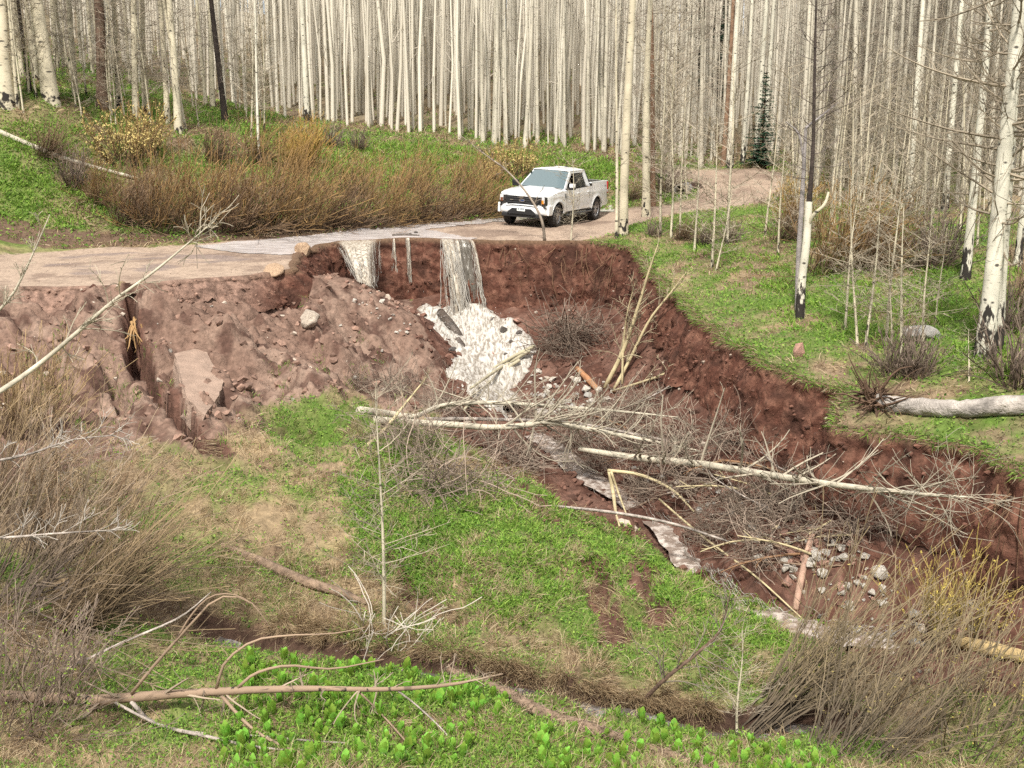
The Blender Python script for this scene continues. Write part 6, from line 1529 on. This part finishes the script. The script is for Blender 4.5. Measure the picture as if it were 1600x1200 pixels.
# spray droplets and foam where the falls land
rw = np.random.default_rng(44); n = 700; cx = rw.normal(-1.6, .75, n); cy = rw.normal(36.1, .85, n); cz = gz(cx, cy); u, v = project(cx, cy, cz)
ok = inside(u, v, CASC_PX); cx, cy = cx[ok], cy[ok]; cz = cz[ok] + .1 + np.abs(rw.normal(0, .14, ok.sum())); n = len(cx)
tet = np.array([[1, 1, 1], [1, -1, -1], [-1, 1, -1], [-1, -1, 1]], float); s = rw.uniform(.004, .012, (n, 1, 1))
V = np.stack([cx, cy, cz], 1)[:, None, :] + tet[None] * s; k = np.arange(n)[:, None, None] * 4; tr = (k + np.array([[0, 1, 2], [0, 3, 1], [0, 2, 3], [1, 3, 2]])[None]).reshape(-1, 3)
obj('water_spray', mesh_np('water_spray', V.reshape(-1, 3), None, tr, True), mat('spray', (.62, .6, .56), .3), label='white spray flying off the foot of the waterfalls', cat='spray', kind='stuff')
def ribbon(name, pl, wid, m, lift, nl=220, nw=14, amp=.05):
    c = smooth_poly(np.array(pl), nl); tg = np.gradient(c, axis=0); tg /= np.linalg.norm(tg, axis=1, keepdims=True); nn = np.stack([-tg[:, 1], tg[:, 0]], 1)
    wv = np.interp(np.linspace(0, 1, nl), np.linspace(0, 1, len(wid)), wid) * (1 + .3 * fbm(np.arange(nl) * .1, np.zeros(nl), .6, 3, 111))
    a = np.linspace(-1, 1, nw); X = c[:, None, :] + nn[:, None, :] * (wv[:, None] * a[None])[:, :, None]
    zc = gz(c[:, 0], c[:, 1]); zc = np.minimum.accumulate(np.convolve(np.pad(zc, 4, 'edge'), np.ones(9) / 9, 'valid') + .03) if lift > 0 else zc
    Z = zc[:, None] + lift + (.07 * np.clip(np.linspace(-1, 1.2, nl), 0, 1)[:, None] if nl == 300 else 0) + amp * fbm(X[:, :, 0], X[:, :, 1], .3, 4, 112)
    i2 = np.arange(nl * nw).reshape(nl, nw); q = np.stack([i2[:-1, :-1], i2[:-1, 1:], i2[1:, 1:], i2[1:, :-1]], -1).reshape(-1, 4)
    return obj(name, mesh_np(name, np.dstack([X, Z]).reshape(-1, 3), q, None, True), m, kind='structure')
ribbon('stream_water', STREAM[3:], [.6, .45, .32, .30, .30, .34, .40, .45, .5, .6, .6, .6, .6], M_stream, .07, 300, 22, .012)
sc_ = smooth_poly(np.array(STREAM[3:]), 400); ki = np.concatenate([rf.integers(120, 300, 110), rf.integers(0, 400, 90)]); tgs = np.gradient(sc_, axis=0)
def _fl(x, y): i = np.argmin((x[:, None] - sc_[None, :, 0]) ** 2 + (y[:, None] - sc_[None, :, 1]) ** 2, 1); return -tgs[i, 0] * 20, -tgs[i, 1] * 20
flow_strands('stream_foam', sc_[ki, 0] + rf.normal(0, .10, 200), sc_[ki, 1] + rf.normal(0, .10, 200), 47, 8, .07, .005, .06, .6, _fl)
ribbon('creek_water', DITCH, [.18, .2, .22, .2, .2, .24, .26], M_creek, .05, 160, 8, .012)
# ================================================================== pickup truck (x forward, y to its left, z up)
M_paint = mat('white_car_paint', (.78, .79, .79), .28, spec=.5)
M_paint.node_tree.nodes['Principled BSDF'].inputs['Coat Weight'].default_value = .6
M_trim = mat('black_plastic_trim', (.018, .018, .019), .55, spec=.4)
M_gap = mat('dark_seam', (.03, .03, .032), .8)
M_glass = mat('tinted_glass', (.012, .018, .020), .04, spec=1.0)
M_glass.node_tree.nodes['Principled BSDF'].inputs['Coat Weight'].default_value = 1.0
M_tyre = mat('tyre_rubber', (.035, .032, .03), .85, var=.3, vscale=20)
M_rim = mat('machined_alloy', (.42, .42, .43), .35, metallic=.7)
M_rimd = mat('dark_wheel_pocket', (.02, .02, .022), .6)
M_chrome = mat('chrome', (.75, .75, .77), .15, metallic=1.0)
M_amber = mat('amber_lens', (.70, .26, .03), .2, spec=.6)
M_clear = mat('clear_lens', (.62, .62, .63), .12, spec=.8)
M_lampd = mat('dark_lamp_housing', (.035, .032, .032), .2, spec=.7)
M_red = mat('red_lens', (.45, .015, .02), .2, spec=.6)
M_blue = mat('emblem_blue', (.03, .05, .12), .25, spec=.6)
M_plate = mat('plate_white', (.72, .74, .72), .5)
M_int = mat('dark_interior', (.012, .012, .013), .9)
M_under = mat('underbody', (.02, .019, .018), .9)

TRK = obj('pickup_truck', None, label='white crew-cab pickup truck parked on the dirt road above the washout', cat='truck')
def quad_mesh(name, G, m, parent=TRK, smooth=True, mirror=False, flip=False, solid=0, sub=0, bev=0):
    """G (a,b,3) grid of points"""
    G = np.asarray(G, float); a, b = G.shape[:2]; i = np.arange(a * b).reshape(a, b)
    q = np.stack([i[:-1, :-1], i[1:, :-1], i[1:, 1:], i[:-1, 1:]], -1).reshape(-1, 4)
    V = G.reshape(-1, 3)
    if flip: q = q[:, ::-1]
    if mirror:
        V2 = V * [1, -1, 1]; q = np.vstack([q, q[:, ::-1] + len(V)]); V = np.vstack([V, V2])
    o = obj(name, mesh_np(name, V, q, None, smooth), m, parent)
    if solid:
        s = o.modifiers.new('solid', 'SOLIDIFY'); s.thickness = solid; s.offset = -1
    return o
def box(name, c, s, m, parent=TRK, bev=.012, rot=None, taper=None):
    bm = bmesh.new(); bmesh.ops.create_cube(bm, size=1)
    for v in bm.verts: v.co = Vector((v.co.x * s[0], v.co.y * s[1], v.co.z * s[2]))
    if bev: bmesh.ops.bevel(bm, geom=bm.edges[:], offset=min(bev, min(s) * .45), segments=2, affect='EDGES', profile=.6)
    if taper: 
        for v in bm.verts: taper(v)
    me = bpy.data.meshes.new(name); bm.to_mesh(me); bm.free()
    o = obj(name, me, m, parent, c)
    if rot: o.rotation_euler = rot
    return o
def prism(name, poly, axis, lo, hi, m, parent=TRK, bev=.008):
    """polygon extruded along an axis: poly in the two other axes, in xyz order"""
    bm = bmesh.new(); vs_ = []
    for (p, q) in poly:
        co = {0: (lo, p, q), 1: (p, lo, q), 2: (p, q, lo)}[axis]; vs_.append(bm.verts.new(co))
    f = bm.faces.new(vs_); r = bmesh.ops.extrude_face_region(bm, geom=[f])
    dv = [0, 0, 0]; dv[axis] = hi - lo
    bmesh.ops.translate(bm, vec=dv, verts=[g for g in r['geom'] if isinstance(g, bmesh.types.BMVert)])
    bmesh.ops.recalc_face_normals(bm, faces=bm.faces[:])
    if bev: bmesh.ops.bevel(bm, geom=bm.edges[:], offset=bev, segments=2, affect='EDGES')
    me = bpy.data.meshes.new(name); bm.to_mesh(me); bm.free(); return obj(name, me, m, parent)

XF, XR, AX, AR, WR = 1.85, -1.85, .0, .515, .415
def arch(x):
    z = .50
    for xa in (XF, XR):
        d = abs(x - xa)
        if d < AR: z = max(z, .40 + math.sqrt(AR * AR - d * d))
    return z
def top_z(x):
    if x > 1.15: return np.interp(x, [1.15, 1.6, 2.2, 2.6, 2.74], [1.27, 1.255, 1.20, 1.13, 1.10])
    if x > -1.30: return np.interp(x, [-1.30, 1.15], [1.31, 1.27])
    return np.interp(x, [-3.02, -1.5, -1.301], [1.43, 1.41, 1.41])
def half_w(x):
    return np.interp(x, [-3.05, -2.9, -2.2, 1.9, 2.35, 2.6, 2.72], [.94, .975, .995, .995, .975, .93, .86])
def side_y(x, z):
    hw = half_w(x); f = (z - .5) / .9
    y = hw - .035 * max(0, .35 - f) ** 1 - .055 * max(0, f - .62) ** 1.3 * 1.5
    # shoulder crease and flared arches
    y += .012 * math.exp(-((z - 1.08) / .05) ** 2)
    for xa in (XF, XR):
        r = math.hypot(x - xa, z - .40)
        if r < AR + .12: y += .028 * max(0, 1 - (r - AR) / .12)
    return y
cols_x = sorted(set([round(v, 4) for v in list(np.linspace(-3.04, 2.72, 44)) + [-1.301, -1.299] + [xa + AR * math.cos(a) for xa in (XF, XR) for a in np.linspace(0, math.pi, 19)]]))
rows = 11
G = np.zeros((len(cols_x), rows, 3))
for i, x in enumerate(cols_x):
    b, t = arch(x), top_z(x)
    for j in range(rows):
        z = b + (t - b) * j / (rows - 1); G[i, j] = (x, side_y(x, z), z)
quad_mesh('body_side', G, M_paint, flip=True, mirror=False)
G2 = G * [1, -1, 1]; quad_mesh('body_side', G2, M_paint)
# hood with centre bulge
hx = np.linspace(1.12, 2.74, 15); hy = np.linspace(-1, 1, 17); G = np.zeros((15, 17, 3))
for i, x in enumerate(hx):
    for j, s in enumerate(hy):
        hw = side_y(x, top_z(x)); y = s * hw
        xx = x - .10 * s * s * (x > 2.5) * (x - 2.5) / .24
        z = top_z(x) + .055 * (1 - s ** 4) * np.interp(x, [1.12, 2.5, 2.74], [1, .8, .15]) + .02 * (abs(s) < .55) * np.interp(x, [1.12, 2.74], [1, .2])
        G[i, j] = (xx, y, z)
quad_mesh('hood', G, M_paint)
# nose panel behind the lamps and grille
fz = np.linspace(.62, 1.11, 7); fy = np.linspace(-1, 1, 17); G = np.zeros((7, 17, 3))
for i, z in enumerate(fz):
    for j, s in enumerate(fy): G[i, j] = (2.74 - .12 * s * s - .02 * (1.1 - z) * 0, s * .87, z)
quad_mesh('nose_panel', G, M_paint, flip=True)
box('underbody', (-.1, 0, .52), (5.3, 1.5, .22), M_under, bev=.03)
for xa in (XF, XR):
    for sg in (-1, 1): box('wheel_well', (xa, sg * .72, .72), (1.08, .36, .46), M_under, bev=.05)
# grille and bars
def fx(y): return 2.74 - .12 * (y / .87) ** 2
GR = [(-.62, 1.08), (.62, 1.08), (.66, .98), (.58, .80), (-.58, .80), (-.66, .98)]
gril = prism('grille', GR, 0, 2.66, 2.765, M_trim, bev=.015)
for z in (.86, .94, 1.02): box('grille_bar', (2.775, 0, z), (.02, 1.10, .018), mat('dark_grille_bar', (.05, .05, .052), .35, spec=.5), gril, .006)
for k in range(-9, 10): box('grille_rib', (2.764, k * .06, .94), (.012, .008, .25), M_trim, gril, 0)
bm = bmesh.new(); bmesh.ops.create_cone(bm, cap_ends=True, segments=32, radius1=.12, radius2=.115, depth=.03); me = bpy.data.meshes.new('emblem'); bm.to_mesh(me); bm.free()
em = obj('emblem', me, M_chrome, gril, (2.795, 0, .945)); em.rotation_euler = (0, math.pi / 2, 0); em.scale = (.46, 1.05, 1)
bm = bmesh.new(); bmesh.ops.create_cone(bm, cap_ends=True, segments=32, radius1=.12, radius2=.118, depth=.01); me = bpy.data.meshes.new('emblem_field'); bm.to_mesh(me); bm.free()
ef = obj('emblem_field', me, M_blue, gril, (2.812, 0, .942)); ef.rotation_euler = (0, math.pi / 2, 0); ef.scale = (.30, .85, 1)
box('grille_badge', (2.79, -.40, .945), (.008, .13, .022), mat('badge_grey', (.20, .18, .15), .4), gril, .003)
# headlights: dark housing wrapped round the corner, clear projector, amber marker
for sg in (-1, 1):
    lamp = box('headlight', (2.665, sg * .765, .955), (.19, .255, .31), M_lampd, bev=.03, rot=(0, 0, -sg * .30), taper=None)
    box('lens', (.098, sg * .06, .04), (.03, .12, .20), M_clear, lamp, .01)
    box('amber_marker', (.106, sg * .055, -.02), (.03, .095, .13), M_amber if sg > 0 else mat('amber_dim', (.16, .06, .03), .3), lamp, .01)
    box('projector', (.098, -sg * .065, .01), (.03, .08, .10), M_lampd, lamp, .02)
    box('light_strip', (.10, 0, .14), (.02, .21, .018), M_clear, lamp, .005)
# bumper, intake, skirt
G = np.zeros((7, 23, 3)); bz = [.84, .80, .72, .62, .54, .48, .46]; bo = [.00, .07, .115, .125, .115, .09, .02]
for i in range(7):
    for j, s in enumerate(np.linspace(-1, 1, 23)):
        G[i, j] = (2.70 + bo[i] - .17 * abs(s) ** 2.6 - (.22 if abs(s) > .99 else 0) * 1, s * (.965 - (.0 if abs(s) < .99 else -.01)), bz[i])
bump = quad_mesh('front_bumper', G, M_paint)
for sg in (-1, 1): box('bumper_end', (2.50, sg * .945, .64), (.32, .09, .34), M_paint, bump, .03)
prism('lower_intake', [(-.36, .665), (.36, .665), (.52, .53), (.55, .46), (-.55, .46), (-.52, .53)], 0, 2.72, 2.838, M_trim, bump, .01)
box('skirt', (2.66, 0, .42), (.26, 1.56, .13), M_trim, bump, .03)
box('bumper_line', (2.812, 0, .775), (.03, 1.25, .014), M_gap, bump, 0)
pl = box('number_plate', (2.85, 0, .655), (.014, .31, .16), M_plate, bump, .004)
for k, (yy, ww) in enumerate([(-.105, .028), (-.07, .012), (-.02, .02), (.02, .026), (.06, .022), (.10, .026)]): box('plate_mark', (.009, yy, -.005), (.004, ww, .07), mat('plate_ink', (.16, .20, .24), .6), pl, 0)
for sg in (-1, 1): 
    box('fog_lamp', (2.70, sg * .83, .735), (.06, .13, .045), M_lampd, bump, .01, rot=(0, 0, -sg * .35))
    box('tow_hook', (2.80, sg * .43, .47), (.08, .04, .06), M_trim, bump, .01)
# cab: pillars, roof, glass
def lerp3(a, b, t): return np.array(a) + (np.array(b) - np.array(a)) * t
BW, TW, ZB, ZT = .885, .705, 1.285, 1.865
A0, A1, B0, B1, C0, C1, D0, D1 = (1.18, ZB), (.34, ZT), (-.02, ZB), (-.06, ZT), (-1.02, ZB + .02), (-.86, ZT), (-1.30, ZB + .02), (-1.08, ZT)
def sp(x, z): return (x, np.interp(z, [ZB, ZT], [BW, TW]), z)
def panel(name, pts, m, sg, off=0.0, th=.03, parent=TRK):
    pts = [np.array(sp(*p)) + np.array([0, off, off * .3]) for p in pts]; n = len(pts)
    inn = [p - np.array([0, th, th * .3]) for p in pts]; V = np.array(pts + inn) * [1, sg, 1]
    bm = bmesh.new(); vv = [bm.verts.new(v) for v in V]; bm.faces.new(vv[:n]); bm.faces.new(vv[n:][::-1])
    for i in range(n): bm.faces.new((vv[i], vv[i + n], vv[(i + 1) % n + n], vv[(i + 1) % n]))
    bmesh.ops.recalc_face_normals(bm, faces=bm.faces[:]); me = bpy.data.meshes.new(name); bm.to_mesh(me); bm.free(); return obj(name, me, m, parent)
def mid(a, b, t): return (a[0] + (b[0] - a[0]) * t, a[1] + (b[1] - a[1]) * t)
roofg = np.zeros((9, 11, 3))
for i, t in enumerate(np.linspace(0, 1, 9)):
    x = .36 + (-1.10 - .36) * t
    for j, s in enumerate(np.linspace(-1, 1, 11)):
        edge = max(abs(s) ** 6, abs(2 * t - 1) ** 8)
        roofg[i, j] = (x, s * (TW + .02), ZT + .075 * (1 - .75 * abs(s) ** 3) * (1 - .7 * edge) - .0)
roof = quad_mesh('roof', roofg, M_paint, flip=False, solid=.03)
for sg in (-1, 1):
    panel('front_pillar', [A0, A1, (A1[0] - .10, ZT), (A0[0] - .20, ZB)], M_paint, sg, .008)
    panel('middle_pillar', [(B0[0] + .06, ZB), (B1[0] + .05, ZT), (B1[0] - .05, ZT), (B0[0] - .07, ZB)], M_trim, sg, .002)
    panel('rear_pillar', [C0, C1, D1, D0], M_paint, sg, .008)
    panel('roof_rail', [(A1[0] + .03, ZT - .055), (A1[0] + .0, ZT + .03), (D1[0], ZT + .03), (D1[0] - .02, ZT - .055)], M_paint, sg, .012)
    panel('door_frame', [(A0[0] - .16, ZB), (A0[0] - .06, ZB + .03), (.30, ZT - .03), (.20, ZT - .045)], M_paint, sg, .010)
    panel('belt_trim', [(1.02, ZB - .01), (1.02, ZB + .025), (C0[0] - .03, ZB + .045), (C0[0] - .03, ZB + .01)], M_trim, sg, .014)
    panel('rear_window', [(B0[0] - .07, ZB + .03), (B1[0] - .05, ZT - .05), (C1[0] + .02, ZT - .05), (C0[0] + .05, ZB + .04)], M_glass, sg, -.012, .01)
    if sg < 0: panel('front_window', [(A0[0] - .22, ZB + .03), (.22, ZT - .05), (B1[0] + .04, ZT - .05), (B0[0] + .05, ZB + .03)], M_glass, sg, -.012, .01)
    else: panel('front_window', [(A0[0] - .22, ZB + .02), (A0[0] - .28, ZB + .06), (B0[0] + .05, ZB + .06), (B0[0] + .05, ZB + .02)], M_glass, sg, -.012, .01)   # wound down
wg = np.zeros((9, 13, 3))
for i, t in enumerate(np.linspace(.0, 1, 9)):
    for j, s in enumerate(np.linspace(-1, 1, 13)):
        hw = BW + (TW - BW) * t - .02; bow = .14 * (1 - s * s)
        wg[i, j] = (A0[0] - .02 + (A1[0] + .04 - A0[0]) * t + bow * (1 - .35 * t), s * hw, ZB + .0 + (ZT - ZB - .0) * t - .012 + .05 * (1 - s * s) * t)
ws = quad_mesh('windscreen', wg, mat('windscreen_sky_sheen', (.105, .145, .155), .05, spec=1.0))  # pale base colour paints the sky's reflection onto the glass
for j, (a, b, c, d) in enumerate([(0, 1, -.75, .1), (0, 1, -.05, .75)]): box('wiper', (1.28 - .03 * j, (c + d) / 2, 1.325), (.02, .75, .014), M_trim, ws, .003, rot=(0, .5, .08))
box('cowl', (1.18, 0, 1.275), (.30, 1.66, .05), M_trim, bev=.015)
rgz = np.zeros((4, 7, 3))
for i, t in enumerate(np.linspace(0, 1, 4)):
    for j, s in enumerate(np.linspace(-1, 1, 7)): rgz[i, j] = (D0[0] + .01 + (D1[0] - D0[0]) * t - .04 * (1 - s * s), s * (BW - .04 + (TW - BW) * t), ZB + (ZT - ZB) * t)
quad_mesh('rear_screen', rgz, M_glass, flip=True)
box('cab_interior', (-.1, 0, 1.12), (2.1, 1.5, .35), M_int, bev=.04); 
for yy in (-.38, .38):
    box('seat', (.10, yy, 1.35), (.16, .48, .52), M_int, bev=.05); box('seat', (-.75, yy, 1.33), (.16, .5, .48), M_int, bev=.05)
box('dashboard', (.95, 0, 1.25), (.4, 1.5, .1), M_int, bev=.04)
box('head_liner', (-.35, 0, 1.83), (1.35, 1.3, .03), M_int, bev=.01); box('far_lining', (-.2, -.72, 1.55), (1.5, .02, .5), M_int, bev=0)
box('cab_rear_wall', (-1.28, 0, 1.0), (.06, 1.78, .66), M_paint, bev=.01)
# roof bits
box('roof_light', (-.72, -.10, ZT + .10), (.14, .36, .035), M_clear, roof, .012); box('antenna_fin', (-.98, 0, ZT + .095), (.16, .05, .06), M_trim, roof, .015)
# bed: tailgate, rails, cover, sports bar
G = np.zeros((5, 9, 3))
for i, z in enumerate(np.linspace(.62, 1.42, 5)):
    for j, s in enumerate(np.linspace(-1, 1, 9)): G[i, j] = (-3.05 - .02 * (1 - s * s), s * .94, z)
quad_mesh('tailgate', G, M_paint)
box('bed_cover', (-2.17, 0, 1.40), (1.70, 1.66, .035), M_trim, bev=.01)
for sg in (-1, 1):
    box('bed_rail', (-2.17, sg * .895, 1.418), (1.74, .10, .04), M_paint, bev=.015)
    panel('sports_bar', [(-1.33, 1.40), (-1.12, ZT + .02), (-1.18, ZT + .04), (-1.44, 1.40)], M_trim, sg, -.02, .06)
    tl = box('tail_light', (-3.0, sg * .935, 1.17), (.13, .085, .44), M_red, bev=.02); box('reverse_lens', (.0, sg * .022, -.12), (.10, .05, .10), M_clear, tl, .01)
box('rear_bumper', (-3.10, 0, .62), (.18, 1.86, .20), M_paint, bev=.03)
# doors: seams, handles, mouldings
def seam(x, z0, z1, dx=0.0):
    n = 8; G = np.zeros((n, 2, 3))
    for i, z in enumerate(np.linspace(z0, z1, n)):
        xx = x + dx * (i / (n - 1)); y = side_y(xx, z) + .004; G[i, 0] = (xx - .008, y, z); G[i, 1] = (xx + .008, y, z)
    return G
for sg in (-1, 1):
    for (nm, x, z0, z1, dx) in (('door_seam', 1.10, .56, 1.27, .02), ('door_seam', -.05, .56, 1.29, 0), ('door_seam', -1.06, .86, 1.30, -.02), ('bed_seam', -1.30, .56, 1.40, 0), ('fuel_seam', -2.7, .9, 1.2, 0)):
        if nm == 'fuel_seam': continue
        quad_mesh(nm, seam(x, z0, z1, dx) * [1, sg, 1], M_gap, smooth=False)
    for x in (.08, -.93):
        h = box('door_handle', (x, sg * 1.0, 1.12), (.19, .035, .035), M_paint, bev=.012); box('handle_recess', (0, -sg * .015, -.03), (.15, .012, .03), M_gap, h, 0)
    box('rocker_trim', (-.05, sg * .955, .495), (2.5, .06, .07), M_trim, bev=.015)
    st_ = box('side_step', (-.1, sg * 1.0, .40), (2.35, .12, .05), mat('step_bar', (.10, .10, .10), .4, metallic=.5), bev=.02)
    for xx in (.8, -.8): box('step_bracket', (xx, -sg * .1, .06), (.06, .18, .05), M_trim, st_, .01)
    box('fender_vent', (1.28, sg * (side_y(1.28, 1.08) + .005), 1.08), (.06, .02, .16), M_trim, bev=.006, rot=(0, .35, 0))
    for k, dx in enumerate((-.06, 0, .06)): box('bed_decal_stroke', (-2.72 + dx, sg * (side_y(-2.72, 1.25) + .003), 1.25), (.045, .004, .045), mat('decal_grey', (.25, .25, .27), .5), bev=0)
    mr_ = box('door_mirror', (.98, sg * 1.12, 1.40), (.14, .22, .24), M_trim, bev=.035)
    box('mirror_cap', (.022, sg * .01, .035), (.125, .215, .15), M_paint if sg > 0 else M_trim, mr_, .04); box('mirror_glass', (-.068, 0, 0), (.01, .17, .19), M_chrome, mr_, .004)
    box('mirror_arm', (0, -sg * .14, -.08), (.07, .14, .05), M_trim, mr_, .015)
    # black arch lips
    for xa in (XF, XR):
        n = 21; G = np.zeros((n, 2, 3))
        for i, a in enumerate(np.linspace(.0, math.pi, n)):
            for j, r in enumerate((AR - .012, AR + .022)):
                x = xa + r * math.cos(a); z = max(.46, .40 + r * math.sin(a)); G[i, j] = (x, sg * (side_y(x, max(z, .5)) + (.004 if j else -.05)), z)
        quad_mesh('arch_lip', G, M_paint, solid=.01)
# wheels
def lathe(prof, n=40):
    prof = np.array(prof); a = np.arange(n) * 2 * np.pi / n; V = np.stack([np.outer(np.cos(a), prof[:, 0]), np.repeat(prof[None, :, 1], n, 0), np.outer(np.sin(a), prof[:, 0])], -1)
    k = len(prof); i = np.arange(n * k).reshape(n, k); i2 = np.roll(i, -1, 0); q = np.stack([i[:, :-1], i2[:, :-1], i2[:, 1:], i[:, 1:]], -1).reshape(-1, 4)
    return V.reshape(-1, 3), q
tyre_prof = [(.27, .115), (.30, .13), (.35, .138), (.39, .130), (.408, .112), (.413, .06), (.415, 0), (.413, -.06), (.408, -.112), (.39, -.13), (.35, -.138), (.30, -.13), (.27, -.115)]
V, q = lathe(tyre_prof, 56); rr2 = np.hypot(V[:, 0], V[:, 2]); ang = np.round(np.arctan2(V[:, 2], V[:, 0]) / (2 * np.pi / 56)).astype(int)
nt_ = np.where((rr2 > .40) & (ang % 2 == 0), .972, 1.0); V[:, 0] *= nt_; V[:, 2] *= nt_
ty_me = mesh_np('tyre', V, q, None, False); ty_me.materials.append(M_tyre)
V, q = lathe([(.0, .045), (.05, .05), (.23, .03), (.262, .03), (.268, .10), (.282, .112), (.285, .10), (.28, -.10), (.0, -.10)], 40); rim_me = mesh_np('rim_barrel', V, q, None, True); rim_me.materials.append(M_rimd)
bm = bmesh.new()
def spoke(a, w0, w1, r0, r1):
    ca, sa = math.cos(a), math.sin(a); vs_ = []
    for (r, w, yy) in ((r0, w0, .085), (r1, w1, .098)):
        for s in (-1, 1):
            for y in (yy, yy - .04): vs_.append(bm.verts.new((ca * r - sa * w * s, y, sa * r + ca * w * s)))
    a_, b_, c_, d_, e_, f_, g_, h_ = vs_
    for fc in ((a_, c_, g_, e_), (b_, f_, h_, d_), (a_, e_, f_, b_), (c_, d_, h_, g_), (e_, g_, h_, f_), (a_, b_, d_, c_)): bm.faces.new(fc)
for k in range(6):
    for dd in (-.17, .17): spoke(k * math.pi / 3 + dd, .020, .016, .06, .275)
bmesh.ops.recalc_face_normals(bm, faces=bm.faces[:]); sp_me = bpy.data.meshes.new('spokes'); bm.to_mesh(sp_me); bm.free(); sp_me.materials.append(M_rim)
V, q = lathe([(.262, .085), (.268, .108), (.29, .116), (.292, .10), (.262, .085)], 40); lip_me = mesh_np('rim_lip', V, q, None, True); lip_me.materials.append(M_rim)
V, q = lathe([(0, .105), (.05, .105), (.07, .095), (.072, .05), (0, .05)], 20); hub_me = mesh_np('hub_cap', V, q, None, True); hub_me.materials.append(M_rim)
for xa in (XF, XR):
    for sg in (-1, 1):
        wh = obj('wheel', None, None, TRK, (xa, sg * .87, WR)); wh.rotation_euler = (0, .3 * xa, (0 if sg > 0 else math.pi) + (.10 if xa > 0 else 0))
        obj('tyre', ty_me, None, wh); obj('rim_barrel', rim_me, None, wh); obj('spokes', sp_me, None, wh); obj('rim_lip', lip_me, None, wh); obj('hub_cap', hub_me, None, wh)
box('axle', (XR, 0, .40), (.12, 1.5, .12), M_under, bev=.03); box('axle', (XF, 0, .40), (.12, 1.5, .12), M_under, bev=.03)
# set it on the road by its four contact points
yaw = -2.013; c_, s_ = math.cos(yaw), math.sin(yaw); T0 = (1.503, 42.95)
def wpt(X, Y): x = T0[0] + X * c_ - Y * s_; y = T0[1] + X * s_ + Y * c_; return np.array([x, y, gz1(x, y)])
ptsw = [wpt(XF, .87), wpt(XF, -.87), wpt(XR, .87), wpt(XR, -.87)]
fwd = (ptsw[0] + ptsw[1]) / 2 - (ptsw[2] + ptsw[3]) / 2; lft = (ptsw[0] + ptsw[2]) / 2 - (ptsw[1] + ptsw[3]) / 2
fwd = unit(fwd); up_ = unit(np.cross(fwd, lft)); lft = np.cross(up_, fwd)
TRK.matrix_world = Matrix(((fwd[0], lft[0], up_[0], T0[0]), (fwd[1], lft[1], up_[1], T0[1]), (fwd[2], lft[2], up_[2], float(np.mean([p[2] for p in ptsw])) - .012), (0, 0, 0, 1)))
print('truck', TRK.location[:], fwd, up_)
